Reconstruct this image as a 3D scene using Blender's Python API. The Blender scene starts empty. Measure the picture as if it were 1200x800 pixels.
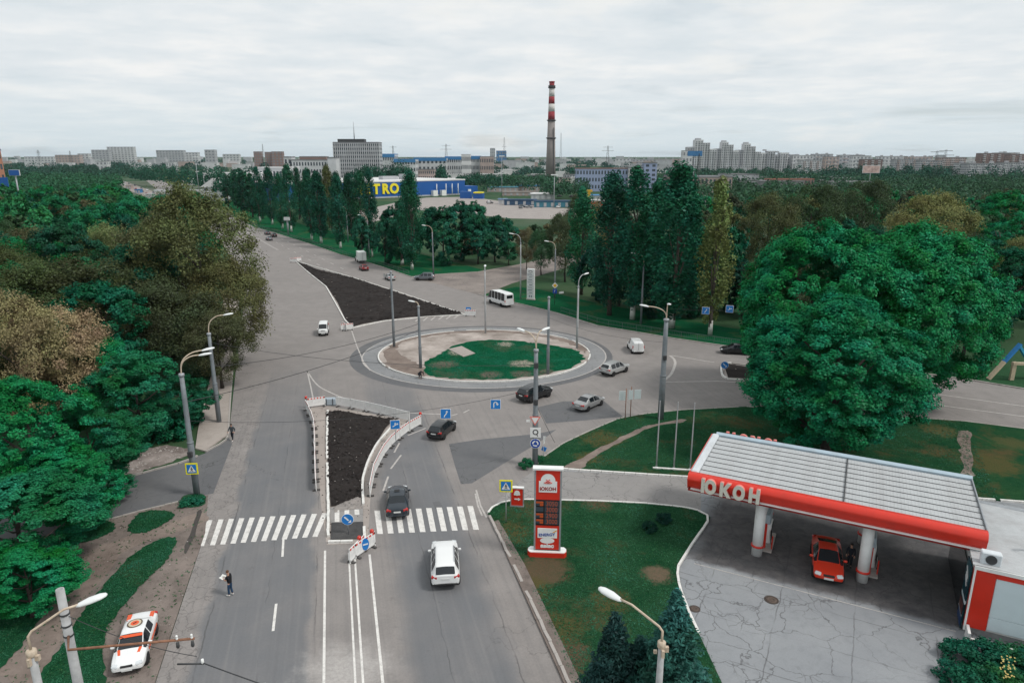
import bpy, bmesh, math, random
import numpy as np
from mathutils import Vector, Matrix
R = math.radians
rnd = random.Random(7)
scn = bpy.context.scene
COL = scn.collection

# ------------------------------------------------------------------ camera
CAM_H = 27.0
FPX = 800.0                      # focal length in photo pixels (photo 1200 wide)
PITCH = math.atan((400 - 187) / FPX)
CP, SP = math.cos(PITCH), math.sin(PITCH)
cam = bpy.data.cameras.new('camera')
cam.sensor_width = 36.0
cam.lens = 36.0 * FPX / 1200.0
cam.clip_start = 0.5
cam.clip_end = 30000
camo = bpy.data.objects.new('camera', cam)
COL.objects.link(camo)
camo.location = (0, 0, CAM_H)
camo.rotation_euler = (math.pi / 2 - PITCH, 0, 0)
scn.camera = camo

# ------------------------------------------------------------------ world, sun, exposure
SUN_EL, SUN_AZ = R(52), R(112)   # azimuth clockwise from +Y: light from the right, slightly behind the camera
w = bpy.data.worlds.new('World')
scn.world = w
w.use_nodes = True
nt = w.node_tree
nt.nodes.clear()
def WN(t, **k):
    n = nt.nodes.new(t)
    for a, b in k.items(): setattr(n, a, b)
    return n
def wl(a, b): nt.links.new(a, b)
out = WN('ShaderNodeOutputWorld'); bg = WN('ShaderNodeBackground')
bg.inputs[1].default_value = 0.097
sky = WN('ShaderNodeTexSky', sky_type='NISHITA', sun_disc=False, sun_elevation=SUN_EL, sun_rotation=SUN_AZ)
sky.air_density = 1.0; sky.dust_density = 2.0
tc = WN('ShaderNodeTexCoord')
sep = WN('ShaderNodeSeparateXYZ'); wl(tc.outputs['Generated'], sep.inputs[0])
zz = WN('ShaderNodeMath', operation='MAXIMUM'); wl(sep.outputs['Z'], zz.inputs[0]); zz.inputs[1].default_value = 0.0
za = WN('ShaderNodeMath', operation='ADD'); wl(zz.outputs[0], za.inputs[0]); za.inputs[1].default_value = 0.075
dx = WN('ShaderNodeMath', operation='DIVIDE'); wl(sep.outputs['X'], dx.inputs[0]); wl(za.outputs[0], dx.inputs[1])
dy = WN('ShaderNodeMath', operation='DIVIDE'); wl(sep.outputs['Y'], dy.inputs[0]); wl(za.outputs[0], dy.inputs[1])
cmb = WN('ShaderNodeCombineXYZ'); wl(dx.outputs[0], cmb.inputs[0]); wl(dy.outputs[0], cmb.inputs[1])
n1 = WN('ShaderNodeTexNoise'); n1.inputs['Scale'].default_value = 0.55; n1.inputs['Detail'].default_value = 9; n1.inputs['Roughness'].default_value = 0.55
n1.inputs['Distortion'].default_value = 0.4
wl(cmb.outputs[0], n1.inputs['Vector'])
n2 = WN('ShaderNodeTexNoise'); n2.inputs['Scale'].default_value = 1.7; n2.inputs['Detail'].default_value = 8; n2.inputs['Roughness'].default_value = 0.6
wl(cmb.outputs[0], n2.inputs['Vector'])
mask = WN('ShaderNodeValToRGB')      # how much cloud covers the clear sky
mask.color_ramp.elements[0].position = 0.30; mask.color_ramp.elements[0].color = (0.78, 0.78, 0.78, 1)
mask.color_ramp.elements[1].position = 0.43; mask.color_ramp.elements[1].color = (1, 1, 1, 1)
wl(n1.outputs[0], mask.inputs[0])
tone = WN('ShaderNodeValToRGB')      # grey undersides to bright edges
el = tone.color_ramp.elements
el[0].position = 0.36; el[0].color = (7.15, 7.85, 8.25, 1)
el[1].position = 0.62; el[1].color = (9.35, 9.45, 9.4, 1)
e2 = el.new(0.5); e2.color = (8.15, 8.6, 8.85, 1)
mixn = WN('ShaderNodeMath', operation='MULTIPLY_ADD'); wl(n2.outputs[0], mixn.inputs[0]); mixn.inputs[1].default_value = 0.55
h1 = WN('ShaderNodeMath', operation='MULTIPLY'); wl(n1.outputs[0], h1.inputs[0]); h1.inputs[1].default_value = 0.45
wl(h1.outputs[0], mixn.inputs[2]); wl(mixn.outputs[0], tone.inputs[0])
# distant clouds melt into one pale blue-grey layer towards the horizon
hz = WN('ShaderNodeMapRange'); wl(zz.outputs[0], hz.inputs[0]); hz.inputs[1].default_value = 0.0; hz.inputs[2].default_value = 0.10
hz.inputs[3].default_value = 0.85; hz.inputs[4].default_value = 0.0
mxh = WN('ShaderNodeMix', data_type='RGBA'); wl(hz.outputs[0], mxh.inputs[0]); wl(tone.outputs[0], mxh.inputs[6]); mxh.inputs[7].default_value = (6.9, 7.95, 8.35, 1)
mx = WN('ShaderNodeMix', data_type='RGBA')
pm = WN('ShaderNodeVectorMath', operation='MULTIPLY'); wl(tc.outputs['Generated'], pm.inputs[0]); pm.inputs[1].default_value = (5, 5, 17)
n3 = WN('ShaderNodeTexNoise'); n3.inputs['Scale'].default_value = 1.0; n3.inputs['Detail'].default_value = 8; n3.inputs['Roughness'].default_value = .55; wl(pm.outputs[0], n3.inputs['Vector'])
pf = WN('ShaderNodeMapRange', interpolation_type='SMOOTHSTEP'); wl(n3.outputs[0], pf.inputs[0]); pf.inputs[1].default_value = .53; pf.inputs[2].default_value = .68; pf.inputs[3].default_value = 0; pf.inputs[4].default_value = .75
mxp = WN('ShaderNodeMix', data_type='RGBA'); wl(pf.outputs[0], mxp.inputs[0]); wl(mxh.outputs[2], mxp.inputs[6]); mxp.inputs[7].default_value = (9.1, 9.2, 9.05, 1)
wl(mask.outputs[0], mx.inputs[0]); wl(sky.outputs[0], mx.inputs[6]); wl(mxp.outputs[2], mx.inputs[7])
wl(mx.outputs[2], bg.inputs[0]); wl(bg.outputs[0], out.inputs[0])

sl = bpy.data.lights.new('sun', 'SUN'); sl.energy = 2.0; sl.angle = R(12); sl.color = (1, 0.96, 0.9)
so = bpy.data.objects.new('sun', sl); COL.objects.link(so)
sd = Vector((math.sin(SUN_AZ) * math.cos(SUN_EL), math.cos(SUN_AZ) * math.cos(SUN_EL), math.sin(SUN_EL)))
so.rotation_euler = sd.to_track_quat('Z', 'Y').to_euler()
so.location = sd * 300
scn.view_settings.view_transform = 'Standard'
scn.view_settings.look = 'None'
scn.view_settings.exposure = 0.0
scn.view_settings.gamma = 1.0
scn.render.film_transparent = False
scn.cycles.max_bounces = 6
scn.cycles.diffuse_bounces = 3
scn.cycles.transmission_bounces = 3
scn.cycles.volume_bounces = 0
scn.cycles.caustics_reflective = False
scn.cycles.caustics_refractive = False
scn.cycles.use_denoising = True

# ------------------------------------------------------------------ helpers
ORD = ['first','second','third','fourth','fifth','sixth','seventh','eighth','ninth','tenth','eleventh','twelfth','thirteenth','fourteenth','fifteenth','sixteenth','seventeenth','eighteenth','nineteenth','twentieth']
def G(u, v, z=0.0):
    """ground point (at height z) seen at photo pixel u, v"""
    a = (u - 600) / FPX; b = -(v - 400) / FPX
    dx, dy, dz = a, CP + b * SP, -SP + b * CP
    t = (z - CAM_H) / dz
    return Vector((dx * t, dy * t, z))
def GP(pts, z=0.0): return [G(u, v, z) for u, v in pts]
def FAR(u, D): return Vector(((u - 600) / FPX * D * CP, D, 0))
def HTOP(v, D):
    q_ = (400 - v) / FPX
    return CAM_H + D * (q_ * CP - SP) / (CP + q_ * SP)
def az(a, b):                      # rotation about Z that turns +Y onto a->b
    return -math.atan2(b[0] - a[0], b[1] - a[1])

def tag(o, label=None, cat=None, group=None, kind=None):
    if label: o['label'] = label
    if cat: o['category'] = cat
    if group: o['group'] = group
    if kind: o['kind'] = kind
    return o
def empty(name, loc=(0, 0, 0), rz=0.0, label=None, cat=None, group=None, kind=None, scale=None):
    o = bpy.data.objects.new(name, None); COL.objects.link(o)
    o.empty_display_size = 0.2
    o.location = loc; o.rotation_euler = (0, 0, rz)
    if scale: o.scale = scale
    return tag(o, label, cat, group, kind)
def link(name, mesh, parent=None, loc=None, rot=None, scale=None):
    o = bpy.data.objects.new(name, mesh); COL.objects.link(o)
    if parent: o.parent = parent
    if loc is not None: o.location = loc
    if rot is not None: o.rotation_euler = rot
    if scale is not None: o.scale = scale
    return o
def kids(o): return KID.get(o.name, [])
def copy_tree(o, parent=None):
    c = o.copy(); COL.objects.link(c)
    if parent: c.parent = parent
    for ch in o.children: copy_tree(ch, c)
    return c

class MB:
    """collects shapes; build() links them as ONE mesh"""
    def __init__(s): s.v = []; s.f = []; s.sm = []
    def add(s, vs, fs, smooth=False):
        n = len(s.v); s.v += [tuple(q) for q in vs]
        for f in fs: s.f.append([i + n for i in f]); s.sm.append(smooth)
        return s
    def box(s, c, d, rz=0.0, rot=None, bev=0.0):
        x, y, z = d[0] / 2, d[1] / 2, d[2] / 2
        if bev > 0:
            bv = min(bev, x * .9, y * .9, z * .9)
            vs = []
            for sz in (-1, 1):
                for k, (zz_, ins) in enumerate(((sz * (z - bv), 0), (sz * z, bv)) if sz > 0 else ((sz * z, bv), (sz * (z - bv), 0))):
                    X, Y = x - ins, y - ins
                    vs += [(-X + bv * (ins == 0), -Y, zz_), (X - bv * (ins == 0), -Y, zz_), (X, -Y + bv * (ins == 0), zz_), (X, Y - bv * (ins == 0), zz_), (X - bv * (ins == 0), Y, zz_), (-X + bv * (ins == 0), Y, zz_), (-X, Y - bv * (ins == 0), zz_), (-X, -Y + bv * (ins == 0), zz_)]
            fs = [list(range(7, -1, -1))]
            for r in range(3):
                for i in range(8):
                    j = (i + 1) % 8
                    fs.append([r * 8 + i, r * 8 + j, r * 8 + 8 + j, r * 8 + 8 + i])
            fs.append([24 + i for i in range(8)])
        else:
            vs = [(-x, -y, -z), (x, -y, -z), (x, y, -z), (-x, y, -z), (-x, -y, z), (x, -y, z), (x, y, z), (-x, y, z)]
            fs = [(0, 3, 2, 1), (4, 5, 6, 7), (0, 1, 5, 4), (1, 2, 6, 5), (2, 3, 7, 6), (3, 0, 4, 7)]
        m = Matrix.Translation(Vector(c)) @ (rot.to_4x4() if rot is not None else Matrix.Rotation(rz, 4, 'Z'))
        return s.add([m @ Vector(q) for q in vs], fs)
    def tube(s, pts, rad, n=8, cap=True, smooth=True):
        pts = [Vector(p) for p in pts]
        if not hasattr(rad, '__len__'): rad = [rad] * len(pts)
        rings = []
        ref = None
        for i, p in enumerate(pts):
            a = pts[max(i - 1, 0)]; b = pts[min(i + 1, len(pts) - 1)]
            t = (b - a).normalized()
            if ref is None: ref = Vector((1, 0, 0)) if abs(t.x) < .9 else Vector((0, 1, 0))
            u = (ref - t * ref.dot(t)).normalized(); ref = u
            q = t.cross(u)
            rings.append([p + (u * math.cos(2 * math.pi * k / n) + q * math.sin(2 * math.pi * k / n)) * rad[i] for k in range(n)])
        vs = [q for r in rings for q in r]; fs = []
        for i in range(len(pts) - 1):
            for k in range(n):
                k2 = (k + 1) % n
                fs.append((i * n + k, i * n + k2, i * n + n + k2, i * n + n + k))
        s.add(vs, fs, smooth)
        if cap:
            b = len(s.v) - len(vs)
            s.f.append([b + k for k in range(n - 1, -1, -1)]); s.sm.append(False)
            s.f.append([b + len(vs) - n + k for k in range(n)]); s.sm.append(False)
        return s
    def prism(s, poly, z0, z1, bottom=False):
        n = len(poly)
        area = sum(poly[i][0] * poly[(i + 1) % n][1] - poly[(i + 1) % n][0] * poly[i][1] for i in range(n))
        if area < 0: poly = list(reversed(poly))
        vs = [(p[0], p[1], z0) for p in poly] + [(p[0], p[1], z1) for p in poly]
        fs = [[n + i for i in range(n)]] + [(i, (i + 1) % n, n + (i + 1) % n, n + i) for i in range(n)]
        if bottom: fs.append(list(range(n - 1, -1, -1)))
        return s.add(vs, fs)
    def sheet(s, poly, z):
        n = len(poly)
        area = sum(poly[i][0] * poly[(i + 1) % n][1] - poly[(i + 1) % n][0] * poly[i][1] for i in range(n))
        if area < 0: poly = list(reversed(poly))
        return s.add([(p[0], p[1], z) for p in poly], [list(range(n))])
    def ribbon(s, pts, wd, z):
        pts = [Vector((p[0], p[1], 0)) for p in pts]
        L = []
        for i, p in enumerate(pts):
            t = (pts[min(i + 1, len(pts) - 1)] - pts[max(i - 1, 0)]).normalized()
            nn = Vector((-t.y, t.x, 0)) * wd / 2
            L.append((p + nn, p - nn))
        vs = []
        for a, b in L: vs += [(a.x, a.y, z), (b.x, b.y, z)]
        return s.add(vs, [(2 * i + 1, 2 * i + 3, 2 * i + 2, 2 * i) for i in range(len(pts) - 1)])
    def wallribbon(s, pts, wd, z0, z1, closed=False):
        pts = [Vector((p[0], p[1], 0)) for p in pts]
        n = len(pts); L = []
        for i, p in enumerate(pts):
            a = pts[(i - 1) % n] if closed else pts[max(i - 1, 0)]
            b = pts[(i + 1) % n] if closed else pts[min(i + 1, n - 1)]
            t = (b - a).normalized(); nn = Vector((-t.y, t.x, 0)) * wd / 2
            L.append((p + nn, p - nn))
        vs = []
        for a, b in L: vs += [(a.x, a.y, z0), (b.x, b.y, z0), (b.x, b.y, z1), (a.x, a.y, z1)]
        fs = []
        for i in range(n if closed else n - 1):
            j = (i + 1) % n
            for k in (1, 2, 3): fs.append((4 * i + k, 4 * j + k, 4 * j + (k + 1) % 4, 4 * i + (k + 1) % 4))
        if not closed: fs += [(0, 1, 2, 3), (4 * n - 1, 4 * n - 2, 4 * n - 3, 4 * n - 4)]
        return s.add(vs, fs)
    def lathe(s, prof, n=16, c=(0, 0, 0), smooth=True):
        vs = []; fs = []
        for r, z in prof:
            for k in range(n):
                a = 2 * math.pi * k / n
                vs.append((c[0] + r * math.cos(a), c[1] + r * math.sin(a), c[2] + z))
        m = len(prof)
        for i in range(m - 1):
            for k in range(n):
                k2 = (k + 1) % n
                fs.append((i * n + k, i * n + k2, i * n + n + k2, i * n + n + k))
        s.add(vs, fs, smooth)
        b = len(s.v) - len(vs)
        s.f.append([b + k for k in range(n - 1, -1, -1)]); s.sm.append(False)
        s.f.append([b + (m - 1) * n + k for k in range(n)]); s.sm.append(False)
        return s
    def mesh(s, name, mat=None):
        me = bpy.data.meshes.new(name)
        me.from_pydata(s.v, [], s.f)
        me.polygons.foreach_set('use_smooth', s.sm)
        if mat: me.materials.append(mat)
        me.update()
        return me
    def build(s, name, mat=None, parent=None, loc=None, rot=None):
        return link(name, s.mesh(name, mat), parent, loc, rot)

def catmull(pts, n=6, closed=False):
    P = [Vector(p) for p in pts]; out_ = []
    m = len(P); rng = range(m if closed else m - 1)
    for i in rng:
        if closed: a, b, c, d = P[(i - 1) % m], P[i], P[(i + 1) % m], P[(i + 2) % m]
        else: a, b, c, d = P[max(i - 1, 0)], P[i], P[i + 1], P[min(i + 2, m - 1)]
        for k in range(n):
            t = k / n
            out_.append(0.5 * ((2 * b) + (c - a) * t + (2 * a - 5 * b + 4 * c - d) * t * t + (3 * b - a - 3 * c + d) * t ** 3))
    if not closed: out_.append(P[-1])
    return out_
def ragged(pts, amp, n=6, seed=1):
    r = random.Random(seed)
    return [p + Vector((r.uniform(-amp, amp), r.uniform(-amp, amp), 0)) for p in catmull(pts, n, True)]
def resample(pts, step):
    pts = [Vector((p[0], p[1], 0)) for p in pts]
    out_ = [pts[0]]; acc = 0.0
    for a, b in zip(pts, pts[1:]):
        L = (b - a).length; t = step - acc
        while t <= L + 1e-9:
            out_.append(a + (b - a) * (t / L)); t += step
        acc = (acc + L) % step
    return out_
def inside(p, poly):
    x, y = p[0], p[1]; c = False; n = len(poly)
    for i in range(n):
        x1, y1 = poly[i][0], poly[i][1]; x2, y2 = poly[(i + 1) % n][0], poly[(i + 1) % n][1]
        if (y1 > y) != (y2 > y) and x < (x2 - x1) * (y - y1) / (y2 - y1) + x1: c = not c
    return c

# ------------------------------------------------------------------ materials
MATS = {}
def newmat(name):
    m = bpy.data.materials.new(name); m.use_nodes = True
    nt_ = m.node_tree; b = nt_.nodes['Principled BSDF']
    return m, nt_, b
def mat(name, col, rough=0.75, var=0.12, scale=3.0, bump=0.0, metal=0.0, spec=0.35, coat=0.0, dirt=None, dirt_amt=0.4, dscale=1.2):
    """plain painted / mineral surface: colour with noise, optional dirt stains and fine relief"""
    if name in MATS: return MATS[name]
    m, t, b = newmat(name)
    N, Lk = t.nodes, t.links
    tc_ = N.new('ShaderNodeTexCoord')
    no = N.new('ShaderNodeTexNoise'); no.inputs['Scale'].default_value = scale; no.inputs['Detail'].default_value = 6
    Lk.new(tc_.outputs['Object'], no.inputs['Vector'])
    mr = N.new('ShaderNodeMapRange'); mr.inputs[1].default_value = 0.25; mr.inputs[2].default_value = 0.75
    mr.inputs[3].default_value = 1 - var; mr.inputs[4].default_value = 1 + var
    Lk.new(no.outputs[0], mr.inputs[0])
    ml = N.new('ShaderNodeMix'); ml.data_type = 'RGBA'; ml.blend_type = 'MULTIPLY'; ml.inputs[0].default_value = 1
    ml.inputs[6].default_value = (*col, 1); Lk.new(mr.outputs[0], ml.inputs[7])
    last = ml.outputs[2]
    if dirt:
        n2_ = N.new('ShaderNodeTexNoise'); n2_.inputs['Scale'].default_value = dscale; n2_.inputs['Detail'].default_value = 8; n2_.inputs['Roughness'].default_value = .65
        Lk.new(tc_.outputs['Object'], n2_.inputs['Vector'])
        m2 = N.new('ShaderNodeMapRange'); m2.inputs[1].default_value = 0.48; m2.inputs[2].default_value = 0.72; m2.inputs[3].default_value = 0; m2.inputs[4].default_value = dirt_amt
        Lk.new(n2_.outputs[0], m2.inputs[0])
        mm = N.new('ShaderNodeMix'); mm.data_type = 'RGBA'; Lk.new(m2.outputs[0], mm.inputs[0]); Lk.new(last, mm.inputs[6]); mm.inputs[7].default_value = (*dirt, 1)
        last = mm.outputs[2]
    Lk.new(last, b.inputs['Base Color'])
    b.inputs['Roughness'].default_value = rough; b.inputs['Metallic'].default_value = metal
    b.inputs['Specular IOR Level'].default_value = spec
    if coat: b.inputs['Coat Weight'].default_value = coat; b.inputs['Coat Roughness'].default_value = 0.05
    if bump:
        bp = N.new('ShaderNodeBump'); bp.inputs['Strength'].default_value = bump; bp.inputs['Distance'].default_value = 0.03
        n3 = N.new('ShaderNodeTexNoise'); n3.inputs['Scale'].default_value = scale * 6; n3.inputs['Detail'].default_value = 5
        Lk.new(tc_.outputs['Object'], n3.inputs['Vector']); Lk.new(n3.outputs[0], bp.inputs['Height']); Lk.new(bp.outputs[0], b.inputs['Normal'])
    MATS[name] = m
    return m

class NT:
    """tiny node builder for the ground materials"""
    def __init__(s, name):
        s.m, s.t, s.b = newmat(name); s.N, s.L = s.t.nodes, s.t.links
        s.tc = s.N.new('ShaderNodeTexCoord').outputs['Object']
    def noise(s, scale, detail=6, rough=.55, vec=None, dist=0.0):
        n = s.N.new('ShaderNodeTexNoise'); n.inputs['Scale'].default_value = scale; n.inputs['Detail'].default_value = detail
        n.inputs['Roughness'].default_value = rough; n.inputs['Distortion'].default_value = dist
        s.L.new(vec or s.tc, n.inputs['Vector']); return n.outputs[0]
    def rng(s, x, a, b, c=0.0, d=1.0, smooth=False):
        n = s.N.new('ShaderNodeMapRange')
        if smooth: n.interpolation_type = 'SMOOTHSTEP'
        s.L.new(x, n.inputs[0])
        for i, q in enumerate((a, b, c, d)): n.inputs[i + 1].default_value = q
        return n.outputs[0]
    def math(s, op, x, y=None, z=None):
        n = s.N.new('ShaderNodeMath'); n.operation = op
        for i, q in enumerate((x, y, z)):
            if q is None: continue
            if isinstance(q, (int, float)): n.inputs[i].default_value = q
            else: s.L.new(q, n.inputs[i])
        return n.outputs[0]
    def mix(s, f, a, b, mode='MIX'):
        n = s.N.new('ShaderNodeMix'); n.data_type = 'RGBA'; n.blend_type = mode
        for i, q in ((0, f), (6, a), (7, b)):
            if isinstance(q, tuple): n.inputs[i].default_value = (*q, 1)
            elif isinstance(q, (int, float)): n.inputs[i].default_value = q
            else: s.L.new(q, n.inputs[i])
        return n.outputs[2]
    def dot(s, v):
        n = s.N.new('ShaderNodeVectorMath'); n.operation = 'DOT_PRODUCT'; s.L.new(s.tc, n.inputs[0]); n.inputs[1].default_value = v
        return n.outputs['Value']
    def cracks(s, scale, width, warp=0.6, rnd_=1.0):
        nv = s.N.new('ShaderNodeTexNoise'); nv.inputs['Scale'].default_value = 0.9; nv.inputs['Detail'].default_value = 5; s.L.new(s.tc, nv.inputs['Vector'])
        sc = s.N.new('ShaderNodeVectorMath'); sc.operation = 'MULTIPLY_ADD'; s.L.new(nv.outputs['Color'], sc.inputs[0]); sc.inputs[1].default_value = (warp,) * 3; s.L.new(s.tc, sc.inputs[2])
        vo = s.N.new('ShaderNodeTexVoronoi'); vo.feature = 'DISTANCE_TO_EDGE'; vo.inputs['Scale'].default_value = scale; vo.inputs['Randomness'].default_value = rnd_
        s.L.new(sc.outputs[0], vo.inputs['Vector'])
        return s.rng(vo.outputs['Distance'], width * .35 * scale, width * scale, 1, 0)
    def finish(s, col, rough=.85, bump=None, strength=.3, dist=.02, spec=.3):
        s.L.new(col, s.b.inputs['Base Color']); s.b.inputs['Roughness'].default_value = rough; s.b.inputs['Specular IOR Level'].default_value = spec
        if bump is not None:
            bp = s.N.new('ShaderNodeBump'); bp.inputs['Strength'].default_value = strength; bp.inputs['Distance'].default_value = dist
            s.L.new(bump, bp.inputs['Height']); s.L.new(bp.outputs[0], s.b.inputs['Normal'])
        return s.m

NRM = (.968, .2513, 0); ALG = (-.2513, .968, 0)      # across / along the near road
def asphalt():
    k = NT('asphalt')
    base = k.mix(k.rng(k.noise(.06, 5), .35, .65), (.265, .243, .232), (.310, .285, .272))
    base = k.mix(k.rng(k.noise(.5, 7, .65), .35, .7), base, (.235, .217, .208))
    # driven lanes of the near road are newer, bluer tarmac
    s_ = k.dot(NRM); a_ = k.dot(ALG)
    wob = k.math('MULTIPLY', k.math('SUBTRACT', k.noise(.35, 4), .5), 1.6)
    sw = k.math('ADD', s_, wob)
    def band(x0, x1, soft):
        return k.math('MULTIPLY', k.rng(sw, x0 - soft, x0 + soft, 0, 1, True), k.rng(sw, x1 - soft, x1 + soft, 1, 0, True))
    lanes = k.math('MAXIMUM', band(-9.1, -2.9, .35), band(2.6, 8.2, .8))
    fade = k.rng(a_, 62, 100, 1, .0, True)
    lane_amt = k.math('MULTIPLY', k.math('MULTIPLY', lanes, fade), k.rng(k.noise(.25, 6), .3, .62, .72, 1))
    base = k.mix(lane_amt, base, (.158, .163, .174))
    # long tyre streaks
    cv = k.N.new('ShaderNodeCombineXYZ')
    k.L.new(k.math('MULTIPLY', s_, 3.2), cv.inputs[0]); k.L.new(k.math('MULTIPLY', a_, .05), cv.inputs[1])
    streak = k.noise(1.0, 5, .6, cv.outputs[0])
    base = k.mix(k.math('MULTIPLY', k.rng(streak, .5, .72), k.math('MULTIPLY', fade, .32)), base, (.13, .13, .133))
    base = k.mix(k.math('MULTIPLY', k.rng(streak, .28, .46, 1, 0), k.math('MULTIPLY', fade, .22)), base, (.31, .29, .275))
    for s0, wd in ((-8.85, .045), (-5.6, .03), (-2.6, .035), (4.7, .03), (8.35, .04)):    # tarred seams between the laid strips
        ds = k.math('ABSOLUTE', k.math('ADD', k.math('SUBTRACT', s_, s0), k.math('MULTIPLY', k.math('SUBTRACT', k.noise(.5, 5, .6), .5), .5)))
        base = k.mix(k.math('MULTIPLY', k.math('MULTIPLY', k.rng(ds, wd * .4, wd * 1.5, 1, 0), fade), k.rng(k.noise(.3, 3), .42, .6, .0, .6)), base, (.06, .058, .058))
    # oil spots and fine grain
    base = k.mix(k.rng(k.noise(1.1, 3), .66, .78, 0, .4), base, (.09, .085, .083))
    base = k.mix(k.rng(k.noise(7, 4, .7), .3, .75, 0, .35), base, (.12, .115, .112))
    shoulder = k.math('MULTIPLY', k.rng(sw, -9.4, -8.7, 1, 0), fade)
    cr = k.math('MULTIPLY', k.cracks(1.1, .035, 1.6), k.rng(shoulder, .3, .7, 0, .38))
    sp = k.N.new('ShaderNodeVectorMath'); sp.operation = 'DISTANCE'; k.L.new(k.tc, sp.inputs[0]); sp.inputs[1].default_value = tuple(G(404, 786))
    spd = k.math('ADD', sp.outputs['Value'], k.math('MULTIPLY', k.math('SUBTRACT', k.noise(.8, 7, .7), .5), 4.5))
    base = k.mix(k.math('MULTIPLY', k.rng(spd, .4, 3.4, .7, 0, True), k.rng(k.noise(5, 6, .75), .3, .6, .35, 1)), base, (.50, .475, .455))
    cr2 = k.math('MULTIPLY', k.cracks(.085, .06, 3.5), k.rng(k.noise(.045, 3), .5, .62, 0.0, .5))
    base = k.mix(k.math('MAXIMUM', cr, cr2), base, (.05, .047, .046))
    return k.finish(base, .88, k.noise(26, 4, .7), .25, .012)
def concrete(name, c1, c2, crackscale=.33, crackw=.07, crackc=(.06, .058, .06), slab=False, camt=.6, shade_stain=None):
    k = NT(name)
    base = k.mix(k.rng(k.noise(.18, 6), .33, .67), c1, c2)
    base = k.mix(k.rng(k.noise(1.4, 8, .65), .5, .75, 0, .5), base, tuple(q * .72 for q in c1))
    base = k.mix(k.rng(k.noise(9, 4, .7), .35, .75, 0, .3), base, tuple(q * .7 for q in c1))
    if shade_stain:                            # (origin, along, across, length, depth): darker stained paving with the canopy's soft shade painted in
        A0, U0, N0, L0, W0 = shade_stain
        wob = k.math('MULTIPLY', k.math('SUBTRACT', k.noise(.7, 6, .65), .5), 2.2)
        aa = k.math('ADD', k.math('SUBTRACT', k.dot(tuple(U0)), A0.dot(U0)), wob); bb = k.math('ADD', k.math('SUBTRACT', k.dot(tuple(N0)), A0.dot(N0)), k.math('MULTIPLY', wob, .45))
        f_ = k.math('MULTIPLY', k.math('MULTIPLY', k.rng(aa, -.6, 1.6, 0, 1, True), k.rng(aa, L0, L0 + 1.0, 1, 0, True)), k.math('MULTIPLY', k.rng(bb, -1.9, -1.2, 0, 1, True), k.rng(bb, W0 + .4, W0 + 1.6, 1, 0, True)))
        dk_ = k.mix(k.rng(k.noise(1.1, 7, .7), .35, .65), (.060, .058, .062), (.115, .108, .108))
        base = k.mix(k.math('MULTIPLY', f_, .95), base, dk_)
    c = k.cracks(crackscale, crackw * .62, 1.6)
    c = k.math('MULTIPLY', c, k.rng(k.noise(.12, 3), .36, .46, .15, camt))
    if shade_stain:                            # slab joints
        jn = k.math('MULTIPLY', k.math('SUBTRACT', k.noise(.6, 4), .5), .35)
        for v_, per in ((U0, 4.3), (N0, 3.6)):
            fr_ = k.math('ABSOLUTE', k.math('SUBTRACT', k.math('FRACT', k.math('DIVIDE', k.math('ADD', k.dot(tuple(v_)), jn), per)), .5))
            base = k.mix(k.math('MULTIPLY', k.rng(fr_, .004, .012, .55, 0), k.rng(k.noise(.25, 3), .42, .55, .1, 1)), base, crackc)
    fine = k.math('MULTIPLY', k.cracks(crackscale * 3.1, crackw * .55, 1.0), k.rng(k.noise(.2, 3), .55, .66, 0, .6))
    base = k.mix(k.math('MAXIMUM', c, fine), base, crackc)
    return k.finish(base, .86, k.noise(20, 4, .7), .2, .012)
def grassmat(name, c1=(.012, .074, .035), c2=(.022, .094, .042), dry=(.10, .085, .040), dryamt=.45, spots=()):
    k = NT(name)
    base = k.mix(k.rng(k.noise(.35, 6, .6), .33, .66), c1, c2)
    base = k.mix(k.rng(k.noise(3.5, 6, .7), .38, .72, 0, .6), base, tuple(q * .55 for q in c1))
    base = k.mix(k.rng(k.noise(.16, 7, .68, dist=.4), .52, .68, 0, dryamt), base, dry)
    for (sx, sy), rad, c in spots:       # worn or sandy places with soft ragged rims
        sp = k.N.new('ShaderNodeVectorMath'); sp.operation = 'DISTANCE'; k.L.new(k.tc, sp.inputs[0]); sp.inputs[1].default_value = (sx, sy, .1)
        d_ = k.math('ADD', sp.outputs['Value'], k.math('MULTIPLY', k.math('SUBTRACT', k.noise(1.3, 8, .72), .5), rad * 1.7))
        base = k.mix(k.math('MULTIPLY', k.rng(d_, rad * .45, rad * 1.05, .92, 0, True), k.rng(k.noise(7, 5, .7), .25, .6, .55, 1)), base, c)
    return k.finish(base, .95, k.noise(14, 5, .75), .9, .08, 0.0)
def dirtmat(name, c1, c2, speck=(.30, .26, .23)):
    k = NT(name)
    base = k.mix(k.rng(k.noise(.3, 7, .65), .33, .66), c1, c2)
    base = k.mix(k.rng(k.noise(6, 5, .75), .58, .75, 0, .55), base, speck)
    base = k.mix(k.rng(k.noise(1.6, 6, .7), .52, .72, 0, .6), base, tuple(q * .6 for q in c1))
    return k.finish(base, .95, k.noise(9, 6, .75), .7, .06, .15)

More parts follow.
